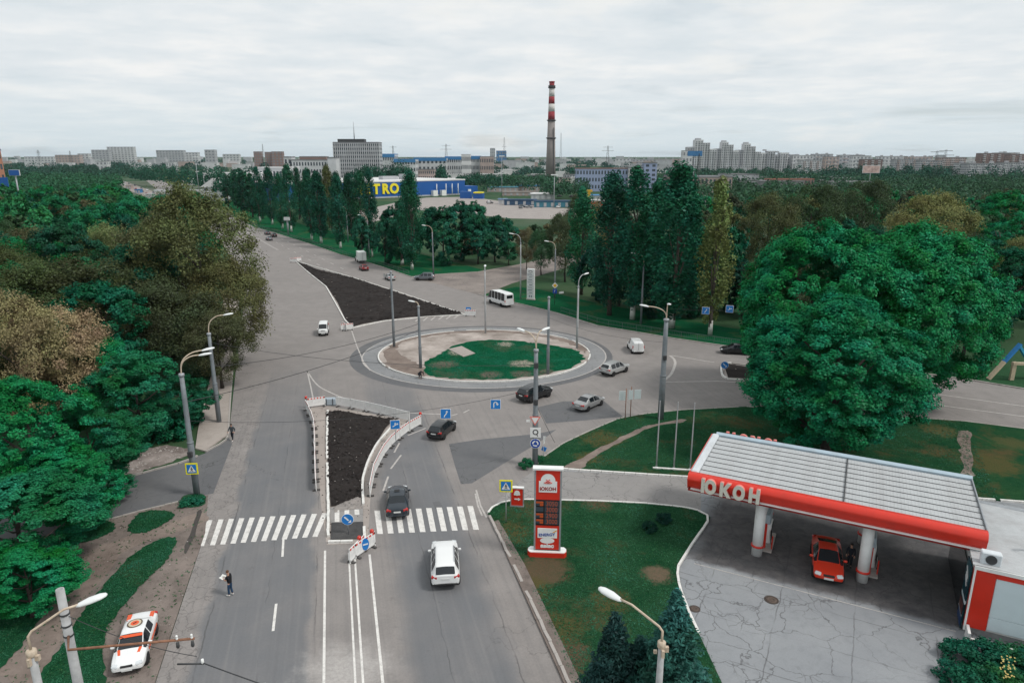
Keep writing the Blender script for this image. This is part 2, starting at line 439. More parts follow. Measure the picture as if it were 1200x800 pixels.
M_ASPH = asphalt()
M_PATCH = concrete('dark_asphalt_patch', (.125, .127, .135), (.150, .150, .153), .16, .05, (.05, .05, .05))
M_CONC = concrete('cracked_concrete', (.245, .258, .275), (.30, .312, .325), .34, .065)
M_DRIVE = concrete('driveway_asphalt', (.255, .245, .24), (.31, .295, .285), .5, .05)
M_FORE = concrete('shaded_dark_paving', (.070, .066, .068), (.105, .098, .098), .8, .05, (.03, .03, .03))  # dark canopy paving, the canopy's shade mixed into its colour
M_WALK = concrete('pavement_slab', (.34, .30, .27), (.42, .37, .335), .25, .03, (.2, .17, .15))
M_APRON = concrete('apron_paving', (.22, .226, .235), (.285, .285, .288), .5, .05, (.1, .1, .1))
M_PALE = concrete('pale_screed', (.40, .355, .325), (.31, .272, .25), .2, .05, (.2, .17, .15))
M_KERB = mat('kerb_concrete', (.40, .37, .345), .85, .2, 2.0, .2, dirt=(.16, .14, .13), dirt_amt=.7)
M_KERBW = mat('white_kerb_paint', (.74, .73, .70), .7, .1, 2.0, .15, dirt=(.32, .29, .27), dirt_amt=.7, dscale=2.5)
def paintmat(name, col, wear=.55):
    k = NT(name)
    base = k.mix(k.rng(k.noise(2.2, 7, .7), .46, .68, 0, wear), col, (.30, .285, .275))
    base = k.mix(k.rng(k.noise(12, 5, .7), .5, .7, 0, wear * .8), base, (.26, .25, .245))
    return k.finish(base, .7)
M_LINE = paintmat('road_paint', (.72, .70, .67), .5)
M_WORN = paintmat('worn_road_paint', (.50, .47, .445), .9)
M_DUST = paintmat('plaster_dust', (.42, .395, .375), .75)
M_GRASS = grassmat('grass_ground')
BRN = (.125, .085, .055); STR = (.095, .085, .036); SND = (.40, .34, .29)
M_GRASS2 = grassmat('lawn_ground', (.013, .066, .031), (.030, .084, .035), (.105, .078, .038), .85, [(G(637, 669).xy, 2.3, BRN), (G(622, 690).xy, 1.6, STR), (G(770, 674).xy, 1.3, (.17, .12, .085)), (G(600, 625).xy, 1.8, STR), (G(640, 590).xy, 1.2, BRN), (G(700, 591).xy, 1.5, BRN), (G(650, 740).xy, 2.2, STR), (G(668, 770).xy, 1.5, BRN), (G(715, 705).xy, 1.6, STR), (G(706, 515).xy, 2.6, STR), (G(690, 537).xy, 1.6, STR), (G(1100, 505).xy, 2.2, (.11, .10, .045)), (G(1165, 545).xy, 2.8, STR), (G(1185, 520).xy, 2.0, (.08, .09, .04))])
M_DIRT = dirtmat('trodden_dirt', (.135, .112, .100), (.255, .212, .19))
M_PATH = dirtmat('path_dirt', (.16, .125, .108), (.28, .228, .198))
M_SOIL = dirtmat('black_soil', (.021, .0175, .017), (.034, .029, .0275), (.070, .060, .055))
M_RUB = mat('rubber', (.022, .022, .024), .8, .2, 5)
# ------------------------------------------------------------------ ground and roads
def S(s, a): return Vector((s * NRM[0] + a * ALG[0], s * NRM[1] + a * ALG[1], 0))
D2 = Vector((-.485, .875, 0)); N2 = Vector((-.875, -.485, 0))          # far avenue direction, and its left side
RK = GP([(300, 267), (319, 272), (366, 287), (400, 299), (422, 305), (448, 313), (474, 322), (486, 326)])
RK = [RK[0] + D2 * 2600] + RK
LK_FAR = [G(366, 287) + N2 * 25 + D2 * t for t in (2600, 600, 200, 20)]
LK = LK_FAR + GP([(288, 335), (283, 375), (279, 410), (274, 455), (268, 512)])
VK = GP([(560, 345), (585, 351), (612, 357), (652, 367), (700, 382), (737, 388), (790, 397), (845, 405)]) + [G(1146, 447), G(1200, 456)]
VK.append(VK[-1] + (VK[-1] - VK[-2]).normalized() * 90)
LAWNB_TOP = GP([(627, 548), (634, 538), (660, 520), (690, 506), (725, 491), (752, 486), (800, 481), (875, 477)]) + [G(1129, 494), G(1200, 503)]
LAWNB_TOP.append(LAWNB_TOP[-1] + (VK[-1] - VK[-2]).normalized() * 18)
LAWNB_BOT = [G(627, 548), G(700, 553), G(810, 560), G(1172, 587)]
LAWNB_BOT.append(LAWNB_BOT[-1] + (LAWNB_BOT[-1] - LAWNB_BOT[-2]).normalized() * 26)
LAWNA = GP([(572, 602), (578, 594), (592, 588), (620, 586), (700, 588), (760, 591), (800, 595), (822, 600), (832, 607), (826, 617), (811, 638), (793, 667), (796, 688), (806, 715), (822, 750), (850, 810)])
LAWNA += [S(22, 22), S(22, 8), S(10.9, 8), S(10.9, 30), S(10.95, 38)]

me_ground = NT('ground_cover')
gb = me_ground.mix(me_ground.rng(me_ground.noise(.02, 8, .65), .38, .62), (.022, .075, .032), (.050, .085, .042))
gb = me_ground.mix(me_ground.rng(me_ground.noise(.004, 6, .6), .5, .62, 0, .55), gb, (.20, .19, .17))
M_GROUND = me_ground.finish(gb, .95, me_ground.noise(2, 6), .6, .2, .1)
b = MB().sheet([(-9000, -300), (9000, -300), (9000, 14000), (-9000, 14000)], -0.05)
tag(b.build('ground', M_GROUND), kind='structure')

road = [S(-10.8, 5), S(10.3, 5), (60, -5, 0), (150, 10, 0)] + list(reversed(VK[:])) + list(reversed(RK)) + LK + GP([(240, 560)]) + [S(-10.75, 50)]
tag(MB().sheet([Vector(p) for p in road], 0.0).build('road', M_ASPH), kind='structure')
ss = GP([(250, 578), (244, 579), (162, 598), (76, 621), (-80, 664), (-160, 640), (30, 598), (88, 582), (143, 561), (201, 545), (240, 531), (268, 512), (272, 520)])
tag(MB().sheet(ss, 0.004).build('side_street', M_PATCH), kind='structure')
# the rough side street opening right of the avenue
st2 = GP([(480, 324), (510, 321), (560, 318), (600, 311), (640, 303), (700, 290), (720, 296), (655, 316), (600, 332), (575, 342), (562, 347), (520, 340)])
tag(MB().sheet(st2, -0.012).build('side_road', concrete('broken_asphalt', (.185, .16, .148), (.30, .26, .235), .4, .06)), kind='structure')
# patches of newer asphalt
for nm, pts, z in (('road_patch', [(526, 520), (560, 515), (630, 508), (652, 503), (632, 518), (600, 537), (553, 566), (540, 567), (533, 545)], .004),
                   ('road_patch', [(630, 477), (660, 470), (708, 470), (730, 488), (690, 492), (640, 496), (634, 484)], .004),
                   ('road_patch', [(507, 588), (515, 587), (519, 594), (510, 596)], .004)):
    tag(MB().sheet(GP(pts), z).build(nm, M_PATCH), kind='structure')

# ---- station forecourt
fore = GP([(627, 549), (700, 553), (810, 560)]) + [G(1172, 587), G(1300, 597), (60, 10, 0), S(22, 8)] + list(reversed(LAWNA[4:16])) + GP([(592, 588), (578, 594), (574, 600), (562, 590), (600, 566)])

drv = GP([(600, 570), (627, 550), (700, 554), (808, 560.5), (818, 566), (822, 582), (821, 599), (800, 594), (760, 590), (700, 587), (620, 585), (590, 588), (576, 595)])
tag(MB().sheet(drv, .008).build('driveway', M_DRIVE), kind='structure')
AX = Vector((12.45, 44.05, 0)); UX = Vector((.8892, -.4575, 0)).normalized(); NX = Vector((.4575, .8892, 0)).normalized()
def C(a, b_, z=0.0): return AX + UX * a + NX * b_ + Vector((0, 0, z))
CAN_L, CAN_W = 17.6, 8.2
M_CONC2 = concrete('forecourt_concrete', (.245, .258, .275), (.30, .312, .325), .34, .065, shade_stain=(AX, UX, NX, CAN_L, CAN_W))
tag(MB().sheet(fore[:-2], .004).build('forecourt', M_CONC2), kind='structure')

# ---- verges and lawns: raised prisms with a kerb round them
tag(MB().prism(LAWNA, -.04, .10).build('lawn', M_GRASS2), kind='structure')
lb = LAWNB_TOP + list(reversed(LAWNB_BOT))
tag(MB().prism(lb, -.04, .10).build('lawn', M_GRASS2), kind='structure')
VERGE_R = [p + Vector((0, 0, 0)) for p in VK[:9]] + [VK[8] + Vector((6, 9, 0)), VK[7] + Vector((4, 12, 0)), VK[6] + Vector((4, 16, 0)), VK[4] + Vector((3, 18, 0)), VK[2] + Vector((4, 16, 0)), VK[0] + Vector((8, 9, 0))]
M_VERGE = grassmat('verge_grass', (.008, .088, .040), (.014, .112, .046), (.12, .10, .05), .5)
tag(MB().sheet(VERGE_R, -.03).build('verge', M_VERGE), kind='structure')
tag(MB().sheet([RK[1] + D2 * 300] + RK[1:] + [p - N2 * 20 for p in reversed(RK[1:])] + [RK[1] + D2 * 300 - N2 * 20], -.03).build('verge', M_VERGE), kind='structure')
def patch(name, pts, z, m, amp=.25, n=5, seed=1): return tag(MB().sheet(ragged(pts, amp, n, seed), z).build(name, m), kind='structure')
patch('dirt_path', GP([(660, 549), (676, 540), (700, 527), (722, 516), (745, 505), (765, 498), (800, 492), (800, 495), (766, 501), (748, 509), (726, 520), (704, 532), (690, 541), (680, 551)]), .106, M_PATH, .12, 4, 5)
patch('dirt_path', GP([(1123, 508), (1136, 506), (1138, 520), (1140, 545), (1139, 562), (1126, 562), (1128, 545), (1124, 525)]), .106, M_PATH, .15, 5, 9)
# dirt strip between the near road and the lawn
edge = [S(10.3, 8), S(10.35, 46), S(10.9, 46.2), S(11.25, 40), S(11.2, 8)]
tag(MB().prism(edge, -.04, .125).build('dirt_strip', M_DIRT), kind='structure')

# left roadside: dirt shoulder with grass islands
sh = [S(-10.8, 6), S(-10.8, 44), S(-10.75, 50)] + GP([(244, 580), (162, 599), (76, 622), (-60, 658), (-200, 720), (-200, 900)]) + [S(-40, 6)]
tag(MB().prism(sh, -.04, .02).build('dirt_shoulder', M_DIRT), kind='structure')
GR_LEFT = [[(38, 815), (80, 745), (110, 700), (150, 655), (185, 633), (206, 631), (200, 650), (180, 672), (160, 692), (135, 722), (122, 750), (116, 815)],
           [(150, 622), (160, 604), (178, 598), (200, 600), (203, 606), (190, 615), (170, 624)],
           [(211, 588), (216, 581), (236, 579), (241, 585), (236, 593), (220, 594)],
           [(72, 632), (100, 614), (128, 611), (134, 620), (112, 632), (82, 638)],
           [(-30, 690), (30, 660), (92, 653), (70, 690), (40, 735), (14, 770), (-30, 800)]]
for i, g in enumerate(GR_LEFT):
    patch('grass_patch', GP(g), .05, M_GRASS, .10, 12, 20 + i)
patch('dirt_path', GP([(0, 790), (25, 760), (60, 705), (95, 655), (130, 635), (200, 612), (235, 600), (240, 612), (205, 625), (150, 645), (110, 690), (75, 740), (45, 800)]), .03, M_PATH, .2, 5, 31)
patch('tyre_rut', GP([(216, 640), (224, 622), (231, 600), (236, 600), (228, 628), (219, 648)]), .034, mat('wet_rut', (.06, .052, .048), .6), .06, 4, 33)
# paved corner left of the near road, rubble behind it
pv = GP([(266, 511), (240, 529), (229, 526), (232, 505), (240, 470), (250, 430), (258, 380), (262, 350), (280, 350), (276, 400), (271, 455)])
tag(MB().prism(pv, -.04, .11).build('pavement', M_WALK), kind='structure')
patch('rubble_ground', GP([(100, 570), (140, 540), (185, 523), (225, 525), (205, 540), (150, 556)]), -.02, dirtmat('rubble', (.13, .105, .095), (.36, .315, .29), (.58, .54, .51)), .35, 9, 36)

# ---- black soil islands (lumpy) and the pale ground round them
def lumpy(name, pts, z, amp, m, step=.5, seed=0):
    P = [Vector((p[0], p[1], 0)) for p in pts]
    bm = bmesh.new()
    f = bm.faces.new([bm.verts.new((p.x, p.y, 0)) for p in P])
    bmesh.ops.triangulate(bm, faces=[f])
    for _ in range(9):
        es = [e for e in bm.edges if e.calc_length() > step]
        if not es: break
        bmesh.ops.subdivide_edges(bm, edges=es, cuts=1, use_grid_fill=True)
        bmesh.ops.triangulate(bm, faces=[q for q in bm.faces if len(q.verts) > 3])
        if len(bm.verts) > 26000: break
    r = random.Random(seed)
    bnd = {v for e in bm.edges if e.is_boundary for v in e.verts}
    from mathutils import noise as mn
    for v in bm.verts:
        if v in bnd: v.co.z = z; continue
        v.co.x += r.uniform(-.3, .3) * step; v.co.y += r.uniform(-.3, .3) * step
        q = v.co * .9
        v.co.z = z + amp * (mn.noise(q) * .9 + mn.noise(q * 2.7) * .7 + r.uniform(-.3, .3)) + amp * .5
    bmesh.ops.recalc_face_normals(bm, faces=bm.faces)
    me = bpy.data.meshes.new(name); bm.to_mesh(me); bm.free()
    if me.polygons[0].normal.z < 0: me.flip_normals()
    me.polygons.foreach_set('use_smooth', [True] * len(me.polygons))
    me.materials.append(m); me.update()
    return tag(link(name, me), kind='structure')
near_sur = GP([(363, 476), (380, 474), (396, 478), (440, 485), (488, 494), (492, 497), (470, 508), (452, 527), (440, 548), (434, 585), (431, 636), (383, 638), (376, 590), (372, 540), (366, 500)])
tag(MB().sheet(near_sur, .006).build('island_base', M_PALE), kind='structure')
near_isl = GP([(382, 483), (398, 482), (425, 487), (462, 492), (452, 502), (441, 520), (431, 540), (427, 552), (424.5, 562), (425, 583), (412, 586), (398, 592), (388, 594), (385, 560), (383, 520)])
lumpy('soil_bed', near_isl, .10, .19, M_SOIL, .38, 3)
far_isl = GP([(346, 306), (372, 316), (415, 326), (462, 341), (500, 354), (545, 369), (520, 370.5), (480, 373), (450, 376.5), (425, 381), (413, 384.5), (404, 375), (393, 355), (382, 336), (362, 320)])
tag(MB().prism(far_isl, -.03, .09).build('island_base', M_PALE), kind='structure')
def shrink(poly, d):
    c = sum(poly, Vector()) / len(poly); return [p + (c - p).normalized() * d for p in poly]
lumpy('soil_bed', shrink(far_isl, .5), .12, .30, M_SOIL, .75, 5)
rt_isl = [G(845, 425), G(847, 434), G(850, 443), G(905, 446), G(1090, 468)] + [G(1090, 462), G(905, 434), G(860, 428)]
tag(MB().prism(rt_isl, -.03, .09).build('island_base', M_PALE), kind='structure')
lumpy('soil_bed', shrink(rt_isl, .35), .12, .12, M_SOIL, .8, 6)
sub = GP([(388.5, 613), (425.5, 612), (426.5, 631.5), (387.5, 632.5)])
lumpy('gravel_bed', sub, .085, .06, dirtmat('grey_gravel', (.055, .055, .058), (.085, .083, .083), (.2, .19, .18)), .25, 8)
tag(MB().prism(GP([(386, 595), (425.5, 588), (425.5, 611.5), (387, 612.5)]), 0, .03).build('island_crossing', M_DRIVE), kind='structure')
lumpy('rubble_bed', GP([(391, 595), (400, 590), (412, 585), (423, 581), (424.5, 596), (405, 598), (392, 601)]), .05, .13, dirtmat('broken_concrete', (.22, .2, .19), (.34, .31, .29), (.5, .46, .43)), .22, 9)

# clods and stones lying on the bare soil and along its pale margins
def clods(name, poly, n, z, seed, m, s0=.05, s1=.16):
    r = random.Random(seed); mb = MB(); xs = [p[0] for p in poly]; ys = [p[1] for p in poly]; k = 0
    while k < n:
        x, y = r.uniform(min(xs), max(xs)), r.uniform(min(ys), max(ys)); k += 1
        if not inside((x, y), poly): continue
        s_ = r.uniform(s0, s1) * (1 if r.random() > .1 else 1.6); a = r.uniform(0, 6.28)
        v = [(math.cos(a + i * 1.5708) * s_ * r.uniform(.7, 1.2), math.sin(a + i * 1.5708) * s_ * r.uniform(.7, 1.2), r.uniform(-.1, .2) * s_) for i in range(4)] + [(0, 0, s_ * r.uniform(.5, .9))]
        mb.add([(x + p[0], y + p[1], z + p[2]) for p in v], [(0, 1, 4), (1, 2, 4), (2, 3, 4), (3, 0, 4)])
    return tag(mb.build(name, m), kind='stuff')
M_CLOD = mat('soil_clod', (.033, .028, .0265), .95, .35, 9); M_STONE = mat('pale_stone', (.34, .31, .29), .9, .3, 6)
clods('soil_clods', near_isl, 800, .22, 1, M_CLOD); clods('soil_clods', far_isl, 1700, .27, 2, M_CLOD, .07, .20)
clods('stones', near_isl, 90, .2, 3, M_STONE, .03, .07); clods('stones', near_sur, 260, .01, 4, M_STONE, .03, .08); clods('soil_clods', near_sur, 420, .01, 5, M_CLOD, .03, .10)
clods('stones', sh, 500, .03, 6, M_STONE, .02, .06); clods('stones', GP([(100, 570), (140, 540), (185, 523), (225, 525), (205, 540), (150, 556)]), 260, -.01, 7, M_STONE, .04, .14)

# ---- roundabout: paved apron ring, white rim line, kerbed island
RC = Vector((-3.95, 94.8, 0))
def ell(rx, ry, n=72, c=RC): return [c + Vector((rx * math.cos(2 * math.pi * i / n), ry * math.sin(2 * math.pi * i / n), 0)) for i in range(n)]
def ring(o, i, z, name, m):
    n = len(o); mb = MB()
    mb.add([(p.x, p.y, z) for p in o] + [(p.x, p.y, z) for p in i], [(k, (k + 1) % n, n + (k + 1) % n, n + k) for k in range(n)])
    return tag(mb.build(name, m), kind='structure')
ring([p + Vector((-.4, -.2, 0)) for p in ell(18.7, 16.9)], ell(17.0, 15.2), .004, 'road_ring', M_PATCH)
ring(ell(17.35, 15.55), ell(15.2, 13.5), .012, 'apron', M_APRON)
ring(ell(17.48, 15.68), ell(17.32, 15.52), .016, 'road_marking', M_WORN)
tag(MB().prism(ell(15.1, 13.4), -.03, .12).build('roundabout_island', dirtmat('sandy_ground', (.50, .44, .405), (.24, .205, .18), (.60, .55, .51))), kind='structure')
patch('dirt_band', [RC + Vector(p) for p in ((-14.6, 1, 0), (-12.5, -7, 0), (-8, -11.2, 0), (-6.5, -9.5, 0), (-9.5, -5, 0), (-12.7, 1, 0), (-12, 6.5, 0), (-7, 10.5, 0), (0, 11.8, 0), (8, 9.6, 0), (12.5, 5, 0), (14.3, 0, 0), (14.4, 4, 0), (10.4, 9, 0), (2, 12.9, 0), (-7, 12.1, 0), (-12.5, 7.5, 0))], .126, M_PATH, .38, 9, 41)
RB_GRASS = [RC + Vector(p) for p in ((-7.5, -9.2, 0), (-7.8, -4.5, 0), (-6.3, -.5, 0), (-4.5, 4.2, 0), (-1, 6.8, 0), (4, 6.6, 0), (9, 4.5, 0), (13.2, 1.2, 0), (14.0, -3.0, 0), (12.2, -7, 0), (8, -10.4, 0), (3, -12.4, 0), (-2.5, -12.3, 0), (-6, -11.2, 0))]
patch('grass_patch', RB_GRASS, .132, grassmat('roundabout_grass', (.005, .088, .042), (.010, .105, .050), (.12, .095, .07), .5, [(G(611, 427).xy, 2.0, SND), (G(592, 404).xy, 1.5, SND), (G(575, 440).xy, 1.8, (.15, .12, .1)), (G(612, 439).xy, 1.8, (.15, .12, .1)), (G(640, 437).xy, 1.5, (.15, .12, .1)), (G(520, 428).xy, 2.2, (.16, .13, .105)), (G(535, 414).xy, 1.5, SND)]), .3, 6, 42)
sl_ = GP([(525, 409), (541, 405.5), (557, 414), (543, 418)], .16)
tag(MB().prism(sl_, .1, .2).build('concrete_slab', M_PALE), kind='structure')

# ---- kerbs: stone by stone where they show, one strip farther off
KST = MB().box((0, 0, 0), (1, 1, 1)).mesh('kerb_stone', M_KERB)
KSTW = MB().box((0, 0, 0), (1, 1, 1)).mesh('kerb_stone', M_KERBW)
def kerb(pts, mesh=KST, L=1.0, wd=.17, top=.14, closed=False, skip=0.0, jit=.012, seed=1):
    r = random.Random(seed)
    if closed: pts = list(pts) + [pts[0]]
    q = resample(pts, L)
    root = empty('kerb', (q[0].x, q[0].y, 0), kind='structure')
    for a, b_ in zip(q, q[1:]):
        if skip and r.random() < skip: continue
        c = (a + b_) / 2 - q[0]; h = top + .1 + r.uniform(-jit, jit)
        t = (b_ - a)
        link('kerb_stone', mesh, root, (c.x, c.y, h / 2 - .1), (0, r.uniform(-.006, .006), math.atan2(t.y, t.x) + r.uniform(-.01, .01) * (1 + 6 * (skip > 0))), (t.length - .025, wd, h))
    return root
def kstrip(pts, top=.14, wd=.2, m=None, closed=False):
    return tag(MB().wallribbon(pts, wd, -.05, top, closed).build('kerb', m or M_KERB), kind='structure')
kerb(LAWNA[0:15], KSTW, 1.0, .16, .16, seed=2)
kerb([S(10.62, 20), S(10.55, 38), S(10.4, 45.6), G(572, 602)], KST, 1.0, .2, .17, skip=.18, seed=3)
kerb(LAWNB_BOT[:4], KSTW, 1.0, .2, .17, seed=4)
kstrip(LAWNB_BOT[3:], .17, .2, M_KERBW)
kerb(LAWNB_TOP[:8], KST, 1.0, .16, .13, seed=5)
kstrip(LAWNB_TOP[7:], .13)
kerb(GP([(384, 482), (383.3, 520), (384, 560), (385, 600), (384.5, 636)]), KSTW, 1.0, .2, .2, skip=.12, seed=6)
kerb(GP([(384.5, 636), (427.5, 635)]), KSTW, .9, .22, .2, seed=7)
kerb(GP([(427.5, 635), (426.5, 612)]), KSTW, 1.0, .2, .2, seed=8)
kerb(catmull(GP([(426, 592), (425, 566), (428, 552), (433, 538), (442, 521), (453, 508), (461, 499)]), 5), KSTW, 1.0, .2, .2, seed=9)
kerb(ell(15.15, 13.45), KSTW, 1.0, .18, .2, True, seed=10, skip=.04)
kstrip(GP([(346, 306), (362, 320), (382, 336), (393, 355), (404, 375), (413, 384.5)]), .16, .2, M_KERBW)
kstrip(GP([(346, 306), (415, 326), (462, 341), (545, 369)]), .16, .2, M_KERBW)
kstrip(GP([(413, 384.5), (450, 376.5), (500, 371.5), (545, 369)]), .16, .2, M_KERBW)
kerb(catmull(GP([(857, 426), (848, 427), (845, 433), (847, 441), (852, 444)]), 4), KSTW, .8, .25, .2, seed=11)
kstrip(GP([(852, 444.5), (905, 447), (1090, 469)]), .16, .2, M_KERBW)
kstrip(GP([(857, 426), (905, 432), (1090, 461)]), .16)
kstrip(RK[1:], .15)
kstrip(VK, .15)
kerb(catmull(GP([(280, 350), (276, 400), (271, 455), (267.5, 511)]), 6), KST, 1.0, .16, .15, seed=12)
kerb(catmull(GP([(267.5, 511), (262, 518), (240, 530), (222, 539), (201, 545.5), (143, 561.5), (88, 582.5)]), 4), KST, 1.0, .16, .14, skip=.1, seed=13)
kerb(GP([(240, 580.5), (162, 599.5), (76, 622.5)]), KST, 1.0, .14, .09, skip=.15, seed=14)
kstrip(LK[:5], .15)
kstrip(GP([(560, 319.5), (600, 312.5), (640, 304.5), (700, 291.5)]), .15, .25, M_PALE)
for pts in ([(489, 325), (530, 320.5), (560, 319)],): kstrip(GP(pts), .12, .3, M_PALE)

# ---- painted markings
def marking(mb, m=M_LINE): return tag(mb.build('road_marking', m), kind='structure')
Z1 = .010
mb = MB()
for i in range(12):
    ut, vt, ub, vb, wt = 247 + 12.15 * i, 609 - .72 * i, 237 + 12.0 * i, 639.5 - .98 * i, 3.0
    if i == 0: ut -= 1; ub -= 1
    mb.sheet(GP([(ut - wt, vt), (ut + wt, vt), (ub + wt, vb), (ub - wt, vb)]), Z1)
for i in range(10):
    ut, vt, ub, vb, wt = 442 + 12.1 * i, 598 - .6 * i, 445.5 + 12.5 * i, 625.3 - .55 * i, 3.3
    mb.sheet(GP([(ut - wt, vt), (ut + wt, vt), (ub + wt, vb), (ub - wt, vb)]), Z1)
marking(mb)
mb = MB()
for ut, vt, ub, vb in ((395, 597.5, 395, 611.5), (406.5, 597, 406.5, 611), (418, 597, 418.5, 603)):
    mb.sheet(GP([(ut - 2.8, vt), (ut + 2.8, vt), (ub + 2.8, vb), (ub - 2.8, vb)]), .036)
marking(mb)
mb = MB()
mb.ribbon([S(-2.05, 6), S(-2.05, 45.3)], .15, Z1)
mb.ribbon([S(-.42, 6), S(-.42, 44.6)], .12, Z1); mb.ribbon([S(-.02, 6), S(-.02, 44.6)], .13, Z1)
mb.ribbon([S(1.0, 6), S(1.0, 44)], .16, Z1)
for a, b_ in (((332.3, 628.5), (331, 652)), ((323.7, 707), (320, 739)), ((310, 800), (306, 850))):
    mb.ribbon([G(*a), G(*b_)], .16, Z1 + .003)
marking(mb)
mb = MB()
mb.ribbon(catmull(GP([(360, 435), (372, 451), (390, 461), (412, 469.5), (440, 477), (475, 483), (522, 485.5)]), 6), .18, Z1)
mb.ribbon(GP([(412, 387), (418, 405), (426, 424), (434, 434)]), .18, .02)
mb.ribbon(GP([(360, 435), (364, 452), (367, 467)]), .16, Z1)
for p in ([(524, 488), (536, 485)], [(543, 483.5), (550, 480)], [(478, 510), (499, 501.5)], [(458, 549), (470, 533)], [(449, 575), (455, 558)], [(462, 530), (468, 519)]):
    mb.ribbon(GP(p), .17, Z1)
mb.ribbon(catmull(GP([(785, 416.5), (790, 421), (791, 427), (786.5, 438), (779, 445)]), 5), .35, Z1)
mb.ribbon(GP([(787, 416.5), (812, 420.5), (837, 424.5)]), .22, Z1)
mb.ribbon(GP([(779, 447.5), (840, 446.5), (905, 449.5), (1090, 471)]), .2, Z1)
for a, b_ in (((1100, 462), (1220, 478.5)), ((1100, 474.5), (1220, 490.5))): mb.ribbon(GP([a, b_]), .2, Z1)
for p in ([(565, 604), (560, 592), (557, 578)], [(570, 606), (563, 592), (558, 574)]): mb.ribbon(GP(p), .14, Z1)
mb.ribbon(GP([(470, 366), (484, 371)]), .2, Z1)
for i in range(6): mb.ribbon(GP([(487 + 9 * i, 376.5 - .7 * i), (493 + 9 * i, 371.5 - .5 * i)]), .25, Z1)
marking(mb, M_WORN)
mb = MB()                                             # lane dashes of the avenue
base = G(366, 287)
for off in (5.2, 8.9, 15.8, 19.3):
    for k in range(-1, 40):
        st = base + N2 * off + D2 * (-46 + k * 9.5)
        if off > 12 and k < 5: continue
        mb.ribbon([st, st + D2 * 3.2], .18, Z1)
for off in (12.2, 12.6): mb.ribbon([base + N2 * off + D2 * t for t in (-8, 600)], .16, Z1)
marking(mb, M_WORN)
# manhole covers set in the forecourt
def manhole(c, r, label):
    o = empty('manhole_cover', c, 0, label, 'manhole cover')
    n = 20
    f = MB().lathe([(r, 0), (r, .02), (r * .82, .02), (r * .82, .0)], n).build('frame', mat('manhole_iron', (.075, .06, .052), .7, .2), o)
    MB().lathe([(r * .78, 0), (r * .78, .024), (r * .3, .03), (r * .3, .02)], n).build('lid', mat('manhole_lid', (.10, .075, .062), .75, .2), o)
manhole(G(904, 702.5, .004), .45, 'round rusty manhole cover in the grey cracked forecourt')
manhole(G(814, 713, .004), .35, 'small dark drain cover beside the lawn kerb near the spruce')
# ------------------------------------------------------------------ trees
def leafmat():
    m, t, b = newmat('leaf')
    N, L = t.nodes, t.links
    oi = N.new('ShaderNodeObjectInfo'); ge = N.new('ShaderNodeNewGeometry')
    mr = N.new('ShaderNodeMapRange'); mr.inputs[3].default_value = .75; mr.inputs[4].default_value = 1.75
    L.new(ge.outputs['Random Per Island'], mr.inputs[0])
    ml = N.new('ShaderNodeMix'); ml.data_type = 'RGBA'; ml.blend_type = 'MULTIPLY'; ml.inputs[0].default_value = 1
    L.new(oi.outputs['Color'], ml.inputs[6]); L.new(mr.outputs[0], ml.inputs[7])
    no = N.new('ShaderNodeTexNoise'); no.inputs['Scale'].default_value = .35; no.inputs['Detail'].default_value = 3
    L.new(ge.outputs['Position'], no.inputs['Vector'])
    hs = N.new('ShaderNodeHueSaturation')
    m3 = N.new('ShaderNodeMapRange'); m3.inputs[1].default_value = .3; m3.inputs[2].default_value = .7; m3.inputs[3].default_value = .47; m3.inputs[4].default_value = .53
    L.new(no.outputs[0], m3.inputs[0]); L.new(m3.outputs[0], hs.inputs['Hue'])
    m4 = N.new('ShaderNodeMapRange'); m4.inputs[1].default_value = .3; m4.inputs[2].default_value = .7; m4.inputs[3].default_value = .72; m4.inputs[4].default_value = 1.3
    L.new(no.outputs[0], m4.inputs[0]); L.new(m4.outputs[0], hs.inputs['Value'])
    L.new(ml.outputs[2], hs.inputs['Color'])
    N.remove(b)
    df = N.new('ShaderNodeBsdfDiffuse'); tr = N.new('ShaderNodeBsdfTranslucent'); gl = N.new('ShaderNodeBsdfGlossy')
    gl.inputs['Roughness'].default_value = .45; gl.inputs['Color'].default_value = (.8, .9, 1, 1)
    L.new(hs.outputs[0], df.inputs[0]); L.new(hs.outputs[0], tr.inputs[0])
    mx_ = N.new('ShaderNodeMixShader'); mx_.inputs[0].default_value = .12
    L.new(df.outputs[0], mx_.inputs[1]); L.new(tr.outputs[0], mx_.inputs[2])
    m5 = N.new('ShaderNodeMixShader'); m5.inputs[0].default_value = .012
    L.new(mx_.outputs[0], m5.inputs[1]); L.new(gl.outputs[0], m5.inputs[2])
    L.new(m5.outputs[0], N['Material Output'].inputs[0])
    return m
M_LEAF = leafmat()
M_BARK = mat('bark', (.105, .088, .075), .95, .3, 4, .8)
M_BARKD = mat('dark_bark', (.05, .042, .037), .95, .3, 4, .8)
M_WHITEWASH = mat('whitewash', (.66, .66, .62), .9, .15, 3, .3, dirt=(.3, .28, .25), dirt_amt=.6)

